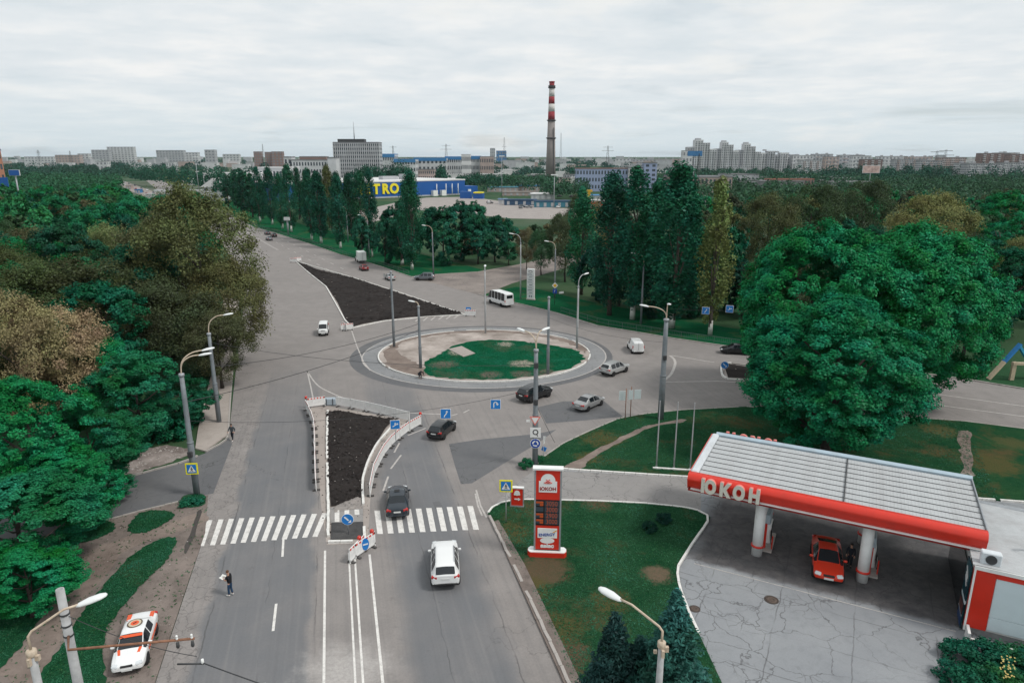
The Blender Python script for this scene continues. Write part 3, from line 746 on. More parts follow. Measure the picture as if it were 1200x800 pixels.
def quads(name, C, N, S, asp=.62, m=None, seed=0, fold=0.0):
    """many small leaf faces, one mesh"""
    rg = np.random.default_rng(seed)
    n = len(C)
    N = N / (np.linalg.norm(N, axis=1, keepdims=True) + 1e-9)
    a = rg.normal(size=(n, 3)); t = np.cross(N, a); t /= np.linalg.norm(t, axis=1, keepdims=True) + 1e-9
    b = np.cross(N, t)
    S = S[:, None]
    V = np.stack([C - t * S * .5, C + b * S * asp * .5 + t * S * .08, C + t * S * .5, C - b * S * asp * .5 + t * S * .08], 1).reshape(-1, 3)
    me = bpy.data.meshes.new(name)
    me.vertices.add(4 * n); me.vertices.foreach_set('co', V.astype(np.float32).ravel())
    me.loops.add(4 * n); me.loops.foreach_set('vertex_index', np.arange(4 * n, dtype=np.int32))
    me.polygons.add(n); me.polygons.foreach_set('loop_start', np.arange(0, 4 * n, 4, dtype=np.int32))
    me.polygons.foreach_set('loop_total', np.full(n, 4, dtype=np.int32))
    me.materials.append(m or M_LEAF); me.update(calc_edges=True); me.validate()
    return me
def unit(rg, n):
    d = rg.normal(size=(n, 3)); return d / np.linalg.norm(d, axis=1, keepdims=True)
def clump_fill(rg, cc, cr, per, leaf, up=.35, axis=None, flat=.8):
    """leaves spread through each clump's volume, thickest near its outside"""
    n = len(cc); d = unit(rg, n * per); d[:, 2] += .15
    rr = np.repeat(cr, per) * (.45 + .6 * rg.random(n * per) ** .6)
    off = d * rr[:, None]; off[:, 2] *= flat
    C = np.repeat(cc, per, 0) + off
    N = d + rg.normal(size=d.shape) * .55; N[:, 2] += up
    S = leaf * (.65 + .8 * rg.random(len(C)))
    return C, N, S
def broad(seed, Rr=5.0, H=11.0, base=1.4, ncl=110, per=110, leaf=.32, loose=0.0, nl=9, tight=1.0):
    """crown of big lobes, each lobe covered with leaf clumps"""
    rg = np.random.default_rng(seed)
    hc = (H + base) / 2; hz_ = (H - base) / 2
    E = np.array([Rr, Rr, hz_])
    ld = unit(rg, nl * 2)
    keep = []
    for q in ld:                       # spread the lobes out
        if len(keep) < nl and (not keep or min(np.linalg.norm(q - k) for k in keep) > .55): keep.append(q)
    keep.append(np.array([0, 0, 1.0])); ld = np.array(keep)
    lr = .40 + .14 * rg.random(len(ld))
    lc = ld * (1.0 - lr)[:, None] * (.86 + .2 * rg.random(len(ld)))[:, None]
    li = rg.integers(0, len(ld), ncl)
    cd = unit(rg, ncl) + ld[li] * .75 + np.array([0, 0, .35]); cd /= np.linalg.norm(cd, axis=1, keepdims=True)
    cc = (lc[li] + cd * lr[li][:, None] * (.72 + .3 * rg.random(ncl))[:, None]) * E; cc[:, 2] += hc
    cr = Rr * (.085 + .085 * rg.random(ncl)) * (1.15 + .25 * loose) * tight
    n = ncl * per; d = unit(rg, n); d[:, 2] = d[:, 2] * .75 + .12
    rr = np.repeat(cr, per) * (.35 + .7 * rg.random(n) ** .7)
    C = np.repeat(cc, per, 0) + d * rr[:, None]
    N = d * .5 + np.repeat(cd, per, 0) * .5 + rg.normal(size=d.shape) * (.34 + .25 * loose); N[:, 2] += .55
    S = leaf * (.65 + .8 * rg.random(n))
    if loose:
        k = int(n * .3); C[:k] += rg.normal(size=(k, 3)) * Rr * .06 * loose
    return quads('crown', C, N, S, .6, seed=seed)
def poplar(seed, Rr=2.6, H=23, base=2.6, ncl=85, per=120, leaf=.34):
    rg = np.random.default_rng(seed)
    t = rg.random(ncl) ** .9
    z = base + (H - base) * t
    prof = np.clip(np.minimum(.35 + 2.2 * t, 1.12 * (1 - t) ** .55 + .10), .1, 1.0)
    a = rg.random(ncl) * 6.283
    rr = Rr * prof * (.25 + .7 * rg.random(ncl) ** .6)
    cc = np.stack([np.cos(a) * rr, np.sin(a) * rr, z], 1)
    cr = Rr * (.22 + .16 * rg.random(ncl)) * (.6 + .5 * prof)
    n = ncl; dd = unit(rg, n * per)
    r2 = np.repeat(cr, per) * (.4 + .65 * rg.random(n * per) ** .6)
    off = dd * r2[:, None]; off[:, 2] *= 2.3
    C = np.repeat(cc, per, 0) + off
    N = dd + rg.normal(size=dd.shape) * .6; N[:, 2] += .15
    S = leaf * (.6 + .8 * rg.random(len(C)))
    return quads('crown', C, N, S, .65, seed=seed)
def spruce(seed, H=9.0, Rr=2.6, rows=26, leaf=.34):
    rg = np.random.default_rng(seed); Cs, Ns, Ss = [], [], []
    for i in range(rows):
        t = i / (rows - 1); z = .5 + (H - .6) * t; L = Rr * (1 - t) ** .85 * (.85 + .3 * rg.random()) + .12
        nb = int(6 + 8 * (1 - t)); a0 = rg.random() * 6.28
        for k in range(nb):
            a = a0 + 6.283 * k / nb + rg.normal() * .12; Lk = L * (.75 + .4 * rg.random())
            m = int(14 + 46 * Lk)
            s = rg.random(m) ** .75 * Lk
            wdt = .16 + .22 * (1 - s / (Lk + 1e-6)) * min(Lk, 1.4)
            side = rg.normal(size=m) * wdt * .8
            x = np.cos(a) * s - np.sin(a) * side; y = np.sin(a) * s + np.cos(a) * side
            zz_ = z - .22 * s + .16 * (s / max(Lk, .3)) ** 2 * Lk - np.abs(side) * .35 + rg.normal(size=m) * .07
            Cs.append(np.stack([x, y, zz_], 1))
            nn = np.stack([np.cos(a) * .35 * np.ones(m), np.sin(a) * .35 * np.ones(m), np.ones(m)], 1) + rg.normal(size=(m, 3)) * .45
            Ns.append(nn); Ss.append(leaf * (.5 + .7 * rg.random(m)))
    return quads('crown', np.concatenate(Cs), np.concatenate(Ns), np.concatenate(Ss), .38, seed=seed)
def bushm(seed, Rr=.9, H=1.2, ncl=26, per=110, leaf=.12):
    rg = np.random.default_rng(seed); d = unit(rg, ncl); d[:, 2] = np.abs(d[:, 2])
    cc = d * (.55 + .35 * rg.random(ncl))[:, None] * np.array([Rr, Rr, H * .85]); cc[:, 2] += .1
    C, N, S = clump_fill(rg, cc, Rr * (.2 + .15 * rg.random(ncl)), per, leaf)
    C[:, 2] = np.maximum(C[:, 2], .02)
    return quads('foliage', C, N, S, .6, seed=seed)
def trunkm(seed, H=8.0, r=.28, limbs=6, m=None, spread=2.6, first=.35):
    r_ = random.Random(seed); mb = MB()
    pts = [(0, 0, -.1)]; x = y = 0
    for i in range(1, 7):
        x += r_.uniform(-.12, .12); y += r_.uniform(-.12, .12); pts.append((x, y, H * i / 6))
    mb.tube(pts, [r * 1.25] + [r * (1 - .8 * i / 6) for i in range(1, 7)], 8)
    for k in range(limbs):
        t = first + (1 - first) * k / limbs; i = min(int(t * 6), 5); p = Vector(pts[i]); a = r_.uniform(0, 6.28)
        q = p + Vector((math.cos(a) * spread * .5, math.sin(a) * spread * .5, H * .12)); e = p + Vector((math.cos(a) * spread, math.sin(a) * spread, H * .28))
        mb.tube([p, q, e], [r * .5, r * .33, r * .12], 6)
    return mb.mesh('trunk', m or M_BARK)

P_BROAD = [broad(11, per=150, ncl=190, leaf=.22, tight=.75), broad(12, per=150, ncl=190, leaf=.22, tight=.75), broad(13, H=12, per=150, ncl=190, leaf=.22, tight=.75), broad(14, ncl=200, H=12.5, per=145, leaf=.22, tight=.75)]
P_LOOSE = [broad(21, ncl=170, per=210, leaf=.165, loose=1.0, nl=12), broad(22, ncl=180, per=200, leaf=.165, loose=1.0, H=12.5, nl=12)]
P_NEAR = [broad(15, ncl=420, per=150, leaf=.16, nl=14, tight=.58, base=.7), broad(16, ncl=420, per=150, leaf=.16, H=11.5, nl=14, tight=.58, base=.7)]
P_ROUND = [broad(17, base=.2, H=11.3, ncl=170, per=80, leaf=.42, nl=8, tight=.85), broad(18, base=.1, H=11.3, ncl=180, per=78, leaf=.42, nl=9, tight=.85)]
P_MID = [broad(31, ncl=70, per=52, leaf=.62), broad(32, ncl=72, per=50, leaf=.62, H=12), broad(33, ncl=74, per=48, leaf=.6, loose=.6)]
P_POP = [poplar(51), poplar(52, ncl=78), poplar(53, Rr=2.9, ncl=92)]
P_POPL = [poplar(55, ncl=46, per=50, leaf=.75)]
P_BIG = [broad(61, Rr=10, H=20.5, base=.6, ncl=900, per=170, leaf=.26, nl=30, tight=.58), broad(62, Rr=9, H=19.5, base=1.0, ncl=820, per=170, leaf=.26, nl=28, tight=.58)]
T_BROAD = [trunkm(1, 7.5, .24, 6, M_BARKD, 2.2), trunkm(2, 7.8, .24, 6, M_BARKD, 2.2)]
T_POP = [trunkm(3, 18, .26, 8, M_BARK, .9, .25)]
T_BIG = [trunkm(4, 14, .5, 9, M_BARKD, 5.5, .2)]
CROWN_I = {'n': 0}
def tree(loc, crown, trunk, col, sc=1.0, scz=1.0, rz=None, name='broadleaf_tree', label=None, group=None, white=None, cat='tree'):
    o = empty(name, loc, rnd.uniform(0, 6.28) if rz is None else rz, label, cat, group, scale=(sc, sc, sc * scz))
    c = link('crown', crown, o); c.color = (*col, 1)
    if trunk: link('trunk', trunk, o)
    if white:
        MBW = white
        link('whitewash_band', MBW, o)
    return o
WHITE_M = MB().tube([(0, 0, .02), (0, 0, 2.3)], [.335, .29], 8).mesh('whitewash_band', M_WHITEWASH)

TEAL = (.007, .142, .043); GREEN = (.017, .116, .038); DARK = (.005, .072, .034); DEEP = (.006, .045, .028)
OLIVE = (.055, .075, .026); BROWN = (.088, .102, .038); BEIGE = (.27, .205, .12); PALE = (.13, .17, .065); YELL = (.15, .17, .045); MID = (.03, .085, .03)
def attop(u, vtop, h, zfrac=.97): return G(u, vtop, h * zfrac).xy
taken = []
def put(u, vtop, y, Rr, col, kind='b', label=None, name='broadleaf_tree', group=None):
    """tree standing y metres out whose crown top shows at pixel u, vtop; crown radius Rr"""
    h = HTOP(vtop, y) if y > 60 else 27 - (27 - G(u, vtop, 0).z) * 0 - (27 / G(u, vtop).y) * y
    g = G(u, vtop, h); x, y = g.x, g.y
    plist = {'b': P_BROAD, 'l': P_LOOSE, 'm': P_MID, 'n': P_NEAR}[kind]
    i = rnd.randrange(len(plist)); cm = plist[i]
    taken.append((x, y, Rr))
    return tree((x, y, 0), cm, T_BROAD[i % 2], col, Rr / 5.0, (h / 11.3) / (Rr / 5.0), label=label, name=name, group=group)
r3b = random.Random(77)
# --- hand-placed trees left of the near road
put(224, 237, 94, 8.3, BROWN, 'l', 'largest yellow-brown tree overhanging the left edge of the road')
put(190, 262, 100, 7.0, (.078, .085, .038), 'l', 'brownish tree touching the left side of the large yellow-brown tree')
put(262, 300, 88, 5.6, (.09, .09, .034), 'l', 'smaller brown tree on the road side below the large yellow-brown crown')
put(250, 360, 79, 4.4, (.06, .066, .03), 'l', 'low brown-green tree beside the pavement near the left lamp posts')
put(190, 325, 82, 6.2, (.045, .058, .026), 'l', 'dark brown tree in the shade under the large yellow-brown tree')
put(108, 296, 86, 9.0, (.040, .050, .020), 'l', 'broad dark olive tree in the middle of the left wood')
put(28, 322, 80, 6.2, OLIVE, 'l', 'olive tree beside the broad dark olive crown near the left picture edge')
put(54, 351, 66, 5.0, BEIGE, 'l', 'beige blossoming tree at the left picture edge')
put(6, 358, 62, 4.4, (.20, .17, .085), 'l', 'beige-green tree half cut off by the left picture edge')
put(125, 258, 112, 6.0, PALE, 'l', 'pale green tree left of the large yellow-brown tree')
put(128, 392, 68, 4.0, TEAL, 'b', 'small bright green tree right of the beige blossoming tree')
put(152, 425, 63, 5.0, (.011, .118, .050), 'b', 'bright green bushy tree in front of the dark wood by the rubble ground')
put(205, 440, 67, 3.9, (.010, .085, .040), 'b', 'dark green bushy tree just left of the pavement')
put(20, 438, 48, 5.4, TEAL, 'n', 'bright green maple at the left picture edge below the beige tree')
put(95, 470, 52.5, 4.6, (.010, .115, .048), 'n', 'bright green maple right of the left-edge maple')
put(66, 518, 46, 4.6, TEAL, 'n', 'bright green maple beside the side street at its near side')
put(8, 560, 40.5, 5.4, (.011, .125, .050), 'n', 'bright green maple at the left edge above the dirt path')
put(112, 545, 50.5, 3.0, (.012, .105, .046), 'n', 'low green maple reaching over the far kerb of the side street')
put(22, 640, 36, 3.4, TEAL, 'n', 'low green maple at the left edge below the side street')
put(30, 262, 120, 7.0, (.085, .085, .04), 'l', 'brown-green tree high on the left near the blue hoarding')
put(8, 300, 95, 6, OLIVE, 'l', 'olive tree at the upper left edge')
put(75, 272, 105, 6.5, (.012, .07, .036), 'b', 'dark green tree left of the pale green tree')
put(160, 298, 92, 5.5, (.011, .075, .038), 'b', 'dark green tree wedged between the pale tree and the yellow-brown tree')
for i, (u, v, y) in enumerate(((82, 243, 140), (118, 236, 150), (152, 232, 160), (186, 232, 168), (220, 228, 175), (60, 225, 180))):
    put(u, v, y, 8.0, (.013, .135, .055), 'b', 'bright green tree of the upper left wood, ' + ('second from the left', 'third from the left', 'fourth from the left', 'fifth from the left', 'rightmost, by the far street', 'leftmost')[i], group='bright green trees of the upper left wood')
# --- the rest of the wood left of the roads, filled in between
WOODL_LABEL = {0: 'dark green tree in the left wood', 1: 'mid green tree in the left wood', 2: 'olive tree in the left wood', 3: 'bright green tree in the left wood', 4: 'olive-brown tree in the left wood'}
WCOL = [DARK, GREEN, (.034, .078, .030), TEAL, (.075, .08, .036)]
def in_street(x, y, h=12):          # keeps the busy far street open to view
    u = 600 + FPX * x / (y * CP + (CAM_H - h) * SP); return 138 < u < 206 and 200 < y < 1000
def where(lb, x, y, xa, xb, sa, sb):
    t = abs(x - xa) / (abs(xb - xa) + .01); d = 'near part' if y < 110 else 'middle part' if y < 170 else 'far part' if y < 240 else 'farthest part'
    e = sa if t < .33 else 'centre' if t < .66 else sb
    t_ = lb + ', ' + d + ', ' + e
    return {'label': t_, 'group': t_}
def leftedge(y):            # x of the road edge on the left, by distance
    pts = [(40, -24), (53, -38), (66, -33), (75, -34.5), (100, -43.5), (150, -62), (200, -86), (260, -116), (800, -380), (2000, -960)]
    for (y0, x0), (y1, x1) in zip(pts, pts[1:]):
        if y <= y1: return x0 + (x1 - x0) * (y - y0) / (y1 - y0)
    return -9999
def free(x, y, r, f=.60): return all((x - a) ** 2 + (y - b_) ** 2 > ((r + c) * f) ** 2 for a, b_, c in taken)
r3 = random.Random(5); nL = 0
for _ in range(9000):
    if nL >= 125: break
    y = 62 + 300 * r3.random() ** 1.25; x0 = leftedge(y); x1 = -.80 * y - 6
    x = x1 + (x0 - x1) * r3.random(); Rr = r3.uniform(4.4, 6.8)
    if x > x0 - Rr * .8 or not free(x, y, Rr): continue
    if inside((x, y), ss) or in_street(x, y): continue
    taken.append((x, y, Rr)); nL += 1
    k = r3.choices(range(5), (30, 30, 16, 16, 8))[0]; h = min(r3.uniform(12, 17), 5 + .11 * y)
    pl = (P_LOOSE if k in (2, 4) else P_BROAD) if y < 150 else P_MID
    cm = r3.choice(pl); jit = r3.uniform(.85, 1.15)
    tree((x, y, 0), cm, r3.choice(T_BROAD), tuple(c * jit for c in WCOL[k]), Rr / 5, (h / 11.3) / (Rr / 5), **where(WOODL_LABEL[k], x, y, x0, x1, 'avenue side', 'frame side'))
# --- poplars of the avenue (painted trunks) in front of the big blue store
pop_base = [(483, 316), (470, 311), (436, 301), (400, 291), (375, 285), (367, 281), (342, 272), (331, 268), (318, 263), (306, 260)]
def popl(p, h, Rr, col, crown=None, label=None, group=None, white=True, name='poplar_tree'):
    taken.append((p[0], p[1], Rr))
    return tree((p[0], p[1], 0), crown or rnd.choice(P_POP), T_POP[0], col, Rr / 2.6, (h / 23.5) / (Rr / 2.6), label=label, group=group, white=WHITE_M if white else None, name=name)
PL = ['tall dark green poplar with whitewashed trunk nearest the side road, in front of the blue store', None]
popl(G(483, 316), 24, 3.3, (.016, .098, .052), label='tall poplar with whitewashed trunk, nearest the side road in the avenue row')
for i, (u, v) in enumerate(pop_base[1:]):
    popl(G(u, v) + Vector((rnd.uniform(-.5, .5), rnd.uniform(-.5, .5), 0)), (16.5 if u == 470 else rnd.uniform(21, 25)), (2.4 if u == 436 else rnd.uniform(3.0, 4.0)), rnd.choice([(.012, .082, .046), (.015, .098, .052), (.010, .070, .042)]), label=ORD[i + 1] + ' poplar with whitewashed trunk along the avenue, counted from the side road', group='front row of avenue poplars')
for i in range(19):
    p = G(483, 316) + D2 * (6 + i * 9.5) - N2 * (8 + 3 * rnd.random())
    uu = 600 + FPX * p.x / (p.y * CP + 20 * SP)
    if 428 < uu < 476 or uu > 486: continue
    yellow = i in (11, 12)
    popl(p, rnd.uniform(19, 25), rnd.uniform(2.6, 3.7), (.085, .098, .034) if yellow else rnd.choice([(.012, .062, .034), (.014, .082, .038), (.009, .048, .028)]), label=('yellowish poplar in the back row beside the avenue, ' if yellow else 'dark green poplar in the back row behind the avenue poplars, ') + ORD[i] + ' from the side road', group='yellowish avenue poplars' if yellow else 'back row of avenue poplars', white=False)
for i in range(12):
    p = G(300, 258) + D2 * (6 + i * 10) - N2 * rnd.uniform(0, 6)
    popl(p, rnd.uniform(17, 22), rnd.uniform(2.6, 3.6), rnd.choice([(.012, .062, .034), (.014, .09, .04)]), P_POPL[0], label='distant avenue poplar, ' + ORD[i] + ' beyond the bend', group='distant avenue poplars', white=False)
# row in the foreground of the avenue verge: low round trees between the poplars
for i, (u, v, h, Rr) in enumerate(((425, 303, 12, 3.6), (452, 310, 12, 3.5), (460, 300, 14, 4.2))):
    x, y, _ = G(u, v); taken.append((x, y, Rr))
    tree((x, y, 0), rnd.choice(P_ROUND), T_BROAD[0], (.010, .075, .040), Rr / 5, (h / 11.3) / (Rr / 5), label=('leftmost', 'rightmost', 'middle')[i] + ' dark round tree between the avenue poplars', group='round trees between the avenue poplars')
# dark round clump at the corner of the side road
for i, (u, v, h, Rr) in enumerate(((520, 311, 15, 5.6), (541, 306, 16, 6.0), (560, 309, 13, 4.6), (580, 307, 12.5, 4.6), (508, 300, 14, 5.2), (596, 303, 11, 4.0), (556, 297, 15, 5.2))):
    x, y, _ = G(u, v); taken.append((x, y, Rr))
    tree((x, y, 0), rnd.choice(P_ROUND), T_BROAD[i % 2], rnd.choice([(.010, .085, .044), (.012, .105, .05), (.008, .068, .038)]), Rr / 5, (h / 11.3) / (Rr / 5), label=('wide dark round tree', 'tallest dark round tree', 'dark round tree', 'dark round tree', 'dark round tree', 'smallest dark round tree', 'dark round tree')[i] + ' of the side road corner clump, ' + ('second from its left end', 'in its middle', 'right of its middle at the front', 'second from its right end', 'at its left end', 'at its right end', 'right of its middle at the back')[i], group='dark trees at the side road corner')
put(596, 282, 180, 3.2, (.02, .11, .048), 'b', 'small light green tree behind the dark clump at the side road')
for (u, v, h, Rr, col, lb) in ((634, 322, 11, 3.2, (.03, .085, .035), 'thin green tree on the far verge of the side road'), (617, 316, 9.5, 2.8, (.115, .105, .055), 'thin beige tree on the far verge of the side road'), (662, 330, 16, 4.4, (.055, .075, .034), 'tall loose olive tree right of the lamp at the side road'), (676, 322, 17, 4.2, (.05, .072, .034), 'loose olive tree left of the dark poplars'), (697, 325, 16, 3.0, (.16, .14, .06), 'tawny tree just left of the dark poplars')):
    x, y, _ = G(u, v); taken.append((x, y, Rr))
    tree((x, y, 0), rnd.choice(P_LOOSE), T_BROAD[0], col, Rr / 5, (h / 11.3) / (Rr / 5), label=lb)
for i in range(16):
    u = 545 + i * 10 + r3b.uniform(-4, 4); v = r3b.uniform(268, 300); x, y, _ = G(u, v); Rr = r3b.uniform(2.2, 3.6); h = r3b.uniform(5, 9); taken.append((x, y, Rr))
    k = r3b.randrange(3)
    tree((x, y, 0), rnd.choice(P_MID), T_BROAD[0], ((.016, .10, .045), (.04, .085, .04), (.10, .09, .045))[k], Rr / 5, (h / 11.3) / (Rr / 5), label=('young green tree', 'young olive tree', 'small tawny tree')[k] + ' before the car park, ' + ORD[i] + ' from the left', group='young trees between the side road and the car park')
# big dark poplars right of the roundabout
for (u, v, vt, Rr, col, lb) in ((681, 345, 222, 3.3, (.018, .12, .054), 'mid green poplar left of the three dark poplars'), (714, 369, 205, 3.8, (.011, .072, .042), 'first of the big dark poplars right of the roundabout, counted from the left'), (741, 374, 200, 4.0, (.013, .095, .050), 'big dark poplar with pale trunk in the middle of the group by the lamp'), (763, 366, 215, 3.4, (.015, .110, .054), 'shorter green poplar between the two tallest dark poplars'), (787, 384, 195, 4.6, (.012, .092, .048), 'tallest dark poplar with whitewashed trunk right of the roundabout'), (805, 360, 230, 3.6, (.014, .105, .052), 'leafy poplar just right of the tallest dark poplar'), (832, 392, 211, 3.0, (.125, .160, .052), 'yellow-green poplar with whitewashed trunk left of the huge maple')):
    p = G(u, v); h = HTOP(vt, p.y)
    popl(p, h, Rr, col, label=lb, white=lb.find('white') > 0 or lb.find('pale') > 0)
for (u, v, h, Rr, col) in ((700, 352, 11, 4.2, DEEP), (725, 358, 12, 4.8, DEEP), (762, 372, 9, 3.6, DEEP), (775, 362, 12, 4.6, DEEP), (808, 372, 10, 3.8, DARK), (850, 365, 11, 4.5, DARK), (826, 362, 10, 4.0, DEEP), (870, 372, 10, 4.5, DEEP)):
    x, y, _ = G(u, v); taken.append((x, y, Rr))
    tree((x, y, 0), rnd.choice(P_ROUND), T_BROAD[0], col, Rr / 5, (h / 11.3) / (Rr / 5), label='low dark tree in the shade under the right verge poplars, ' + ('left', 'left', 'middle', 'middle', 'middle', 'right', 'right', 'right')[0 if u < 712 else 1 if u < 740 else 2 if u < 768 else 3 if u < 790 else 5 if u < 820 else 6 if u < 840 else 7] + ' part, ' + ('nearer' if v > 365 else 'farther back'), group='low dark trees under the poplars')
# the huge maple group behind the station
def big(x, y, i, col, sc, scz, label):
    taken.append((x, y, 8 * sc)); return tree((x, y, 0), P_BIG[i], T_BIG[0], col, sc, scz, 1.3 * i + .4, label=label, name='maple_tree')
big(29.2, 59.0, 1, (.006, .124, .048), .92, .84, 'lower round green maple right behind the filling station canopy')
big(35.0, 75, 0, (.007, .142, .045), 1.0, 1.0, 'huge green maple behind the lower round maple, on its left')
big(44.5, 75.0, 0, (.009, .152, .048), 1.0, 1.0, 'huge green maple nearest the right-hand road, right of the lower maple').rotation_euler[2] = 2.6
# --- the wood on the right, beyond the right-hand road
WR_LABEL = ['dark green tree in the right wood', 'mid green tree in the right wood', 'dull olive tree in the right wood', 'bright green tree in the right wood', 'yellow-green tree in the right wood']
WRC = [DARK, MID, (.052, .066, .031), TEAL, (.12, .13, .045)]
put(1095, 222, 150, 9.5, (.15, .155, .055), 'l', 'pale yellow-green tree standing out above the huge maples')
put(1015, 207, 185, 8.0, (.042, .066, .028), 'l', 'tall olive-brown tree behind the huge maples')
put(955, 212, 165, 8.0, (.040, .068, .027), 'l', 'olive-brown tree between the yellow poplar and the huge maple tops')
put(905, 222, 150, 7.0, (.07, .082, .032), 'l', 'olive tree right of the yellow-green poplar')
put(1150, 272, 112, 7.0, DARK, 'b', 'dark green tree at the right edge beside the huge maple')
put(1192, 285, 104, 7.0, DARK, 'b', 'dark green tree cut off by the right picture edge')
put(1185, 236, 150, 8, TEAL, 'b', 'bright green tree at the right picture edge')
def vkx(x):
    for a, b_ in zip(VK, VK[1:]):
        if a.x <= x <= b_.x: return a.y + (b_.y - a.y) * (x - a.x) / (b_.x - a.x)
    return 0
nR = 0
for _ in range(9000):
    if nR >= 120: break
    y = 84 + 250 * r3.random() ** 1.1; x = r3.uniform(26, .80 * y + 8); Rr = r3.uniform(3.8, 5.8)
    if y < vkx(x) + 9 + Rr * .5 or not free(x, y, Rr, .74): continue
    if y < 130 and x < 36: continue
    if y > 200 and x < 60: continue
    taken.append((x, y, Rr)); nR += 1
    k = r3.choices(range(5), (26, 28, 22, 16, 8))[0]; h = r3.uniform(10.5, 15)
    pl = (P_LOOSE if k in (2, 4) else P_BROAD) if y < 135 else P_MID
    jit = r3.uniform(.85, 1.15)
    tree((x, y, 0), r3.choice(pl), r3.choice(T_BROAD), tuple(c * jit for c in WRC[k]), Rr / 5, (h / 11.3) / (Rr / 5), **where(WR_LABEL[k], x, y, 26, .80 * y + 8, 'poplar side', 'frame side'))
# --- far woods that read as one mass
def belt(name, pts, seed, leaf=1.5, per=70, m=None, col=(.016, .07, .036)):
    rg = np.random.default_rng(seed); C, N, S = [], [], []
    for (x, y, h, r) in pts:
        zt_ = max(0.0, y - 1000) * .009
        n = per; d = unit(rg, n); d[:, 2] = np.abs(d[:, 2]) * 1.0
        lob = .7 + .35 * rg.random(n)
        C.append(np.array([x, y, h * .35 + zt_]) + d * lob[:, None] * np.array([r, r, h * .62])); N.append(d + rg.normal(size=d.shape) * .5); S.append(leaf * (.6 + .8 * rg.random(n)))
    me = quads(name, np.concatenate(C), np.concatenate(N), np.concatenate(S), .7, seed=seed)
    o = tag(link(name, me), kind='stuff'); o.color = (*col, 1); return o
def wood(n, xr, yr, seed, hr=(9, 14), rr=(4, 6.5), ok=None):
    r = random.Random(seed); L = []
    while len(L) < n:
        y = r.uniform(*yr); f = xr(y); x = r.uniform(f[0], f[1])
        if ok and not ok(x, y): n -= 1; continue
        L.append((x, y, r.uniform(*hr), r.uniform(*rr)))
    return L
roadx = lambda y: -37.1 - 71 / 128 * (y - 173.5)
belt('far_wood', wood(900, lambda y: (-.80 * y, roadx(y) - 30), (330, 900), 1, ok=lambda x, y: not in_street(x, y)), 1, col=(.022, .088, .040))
belt('far_wood', wood(700, lambda y: (70 + (y - 330) * .25, .82 * y), (330, 800), 2, ok=lambda x, y: not (230 < x < 330 and 560 < y < 640)), 2, col=(.026, .072, .034))
belt('far_wood', wood(500, lambda y: (.24 * y, .85 * y), (800, 1260), 3, (8, 12)), 3, 2.0, col=(.022, .066, .036))
belt('far_wood', wood(500, lambda y: (-.82 * y, roadx(y) - 35), (900, 1700), 4, (8, 14)), 4, 2.4, col=(.018, .064, .038))
# ------------------------------------------------------------------ lettering
def text_mesh(body, size, ext=.01, bold=0.0, m=None, name='lettering', align='CENTER', sx=1.0):
    cu = bpy.data.curves.new(name, 'FONT'); cu.body = body; cu.size = size; cu.extrude = ext; cu.offset = bold
    cu.align_x = align; cu.align_y = 'CENTER'; cu.resolution_u = 3
    o = bpy.data.objects.new(name, cu); COL.objects.link(o); o.scale = (sx, 1, 1)
    dg = bpy.context.evaluated_depsgraph_get()
    me = bpy.data.meshes.new_from_object(o.evaluated_get(dg)); bpy.data.objects.remove(o); bpy.data.curves.remove(cu)
    me.name = name
    if sx != 1.0: me.transform(Matrix.Scale(sx, 4, (1, 0, 0)))
    me.materials.clear()
    if m: me.materials.append(m)
    return me
UPR = (math.pi / 2, 0, 0)                          # XY lettering stood upright, facing -Y
M_RED = mat('red_paint', (.62, .028, .012), .42, .06, 2, spec=.5, dirt=(.35, .03, .02), dirt_amt=.25)
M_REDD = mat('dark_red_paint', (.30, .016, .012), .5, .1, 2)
M_WHITE = mat('white_paint', (.78, .79, .78), .5, .05, 2, dirt=(.5, .49, .47), dirt_amt=.3)
M_WHITEB = mat('white_plastic', (.80, .80, .79), .45, .06, 3, dirt=(.45, .42, .40), dirt_amt=.35, dscale=2)
M_SHEET = mat('roof_sheet', (.43, .445, .455), .55, .08, 1.5, metal=.0, dirt=(.30, .29, .29), dirt_amt=.55, dscale=.7)
M_GALV = mat('galvanised_steel', (.33, .35, .37), .5, .12, 3, metal=.35)
M_POLE = mat('painted_pole', (.21, .235, .255), .6, .12, 2.5, metal=.15, dirt=(.14, .13, .125), dirt_amt=.5)
M_POLEL = mat('pale_pole', (.42, .43, .44), .6, .1, 2, dirt=(.25, .24, .23), dirt_amt=.4)
M_CPOLE = mat('concrete_pole', (.40, .405, .41), .85, .15, 3, .2, dirt=(.25, .245, .24), dirt_amt=.5)
M_ARM = mat('rusty_cream_arm', (.55, .46, .36), .7, .15, 5, dirt=(.30, .16, .09), dirt_amt=.5, dscale=6)
M_RUST = mat('rust', (.24, .12, .075), .85, .3, 6, .2)
M_DKST = mat('dark_steel', (.05, .052, .055), .6, .15, 4)
M_BLUE = mat('sign_blue', (.012, .19, .56), .4, .05, 3, spec=.5)
M_DBLUE = mat('deep_blue', (.01, .06, .33), .4, .05, 3)
M_YEL = mat('sign_yellow', (.86, .78, .02), .4, .04, 3)
M_ORANGE = mat('orange', (.75, .10, .015), .45, .05, 3)
M_BLACK = mat('black_paint', (.012, .012, .013), .5, .1, 4)
M_GLASS = mat('dark_glass', (.012, .016, .020), .08, .05, 2, spec=.6)
M_PINK = mat('pink_red_edge', (.72, .20, .17), .5, .06, 3)
M_LAMP = mat('lamp_head_white', (.72, .74, .74), .4, .05, 3)

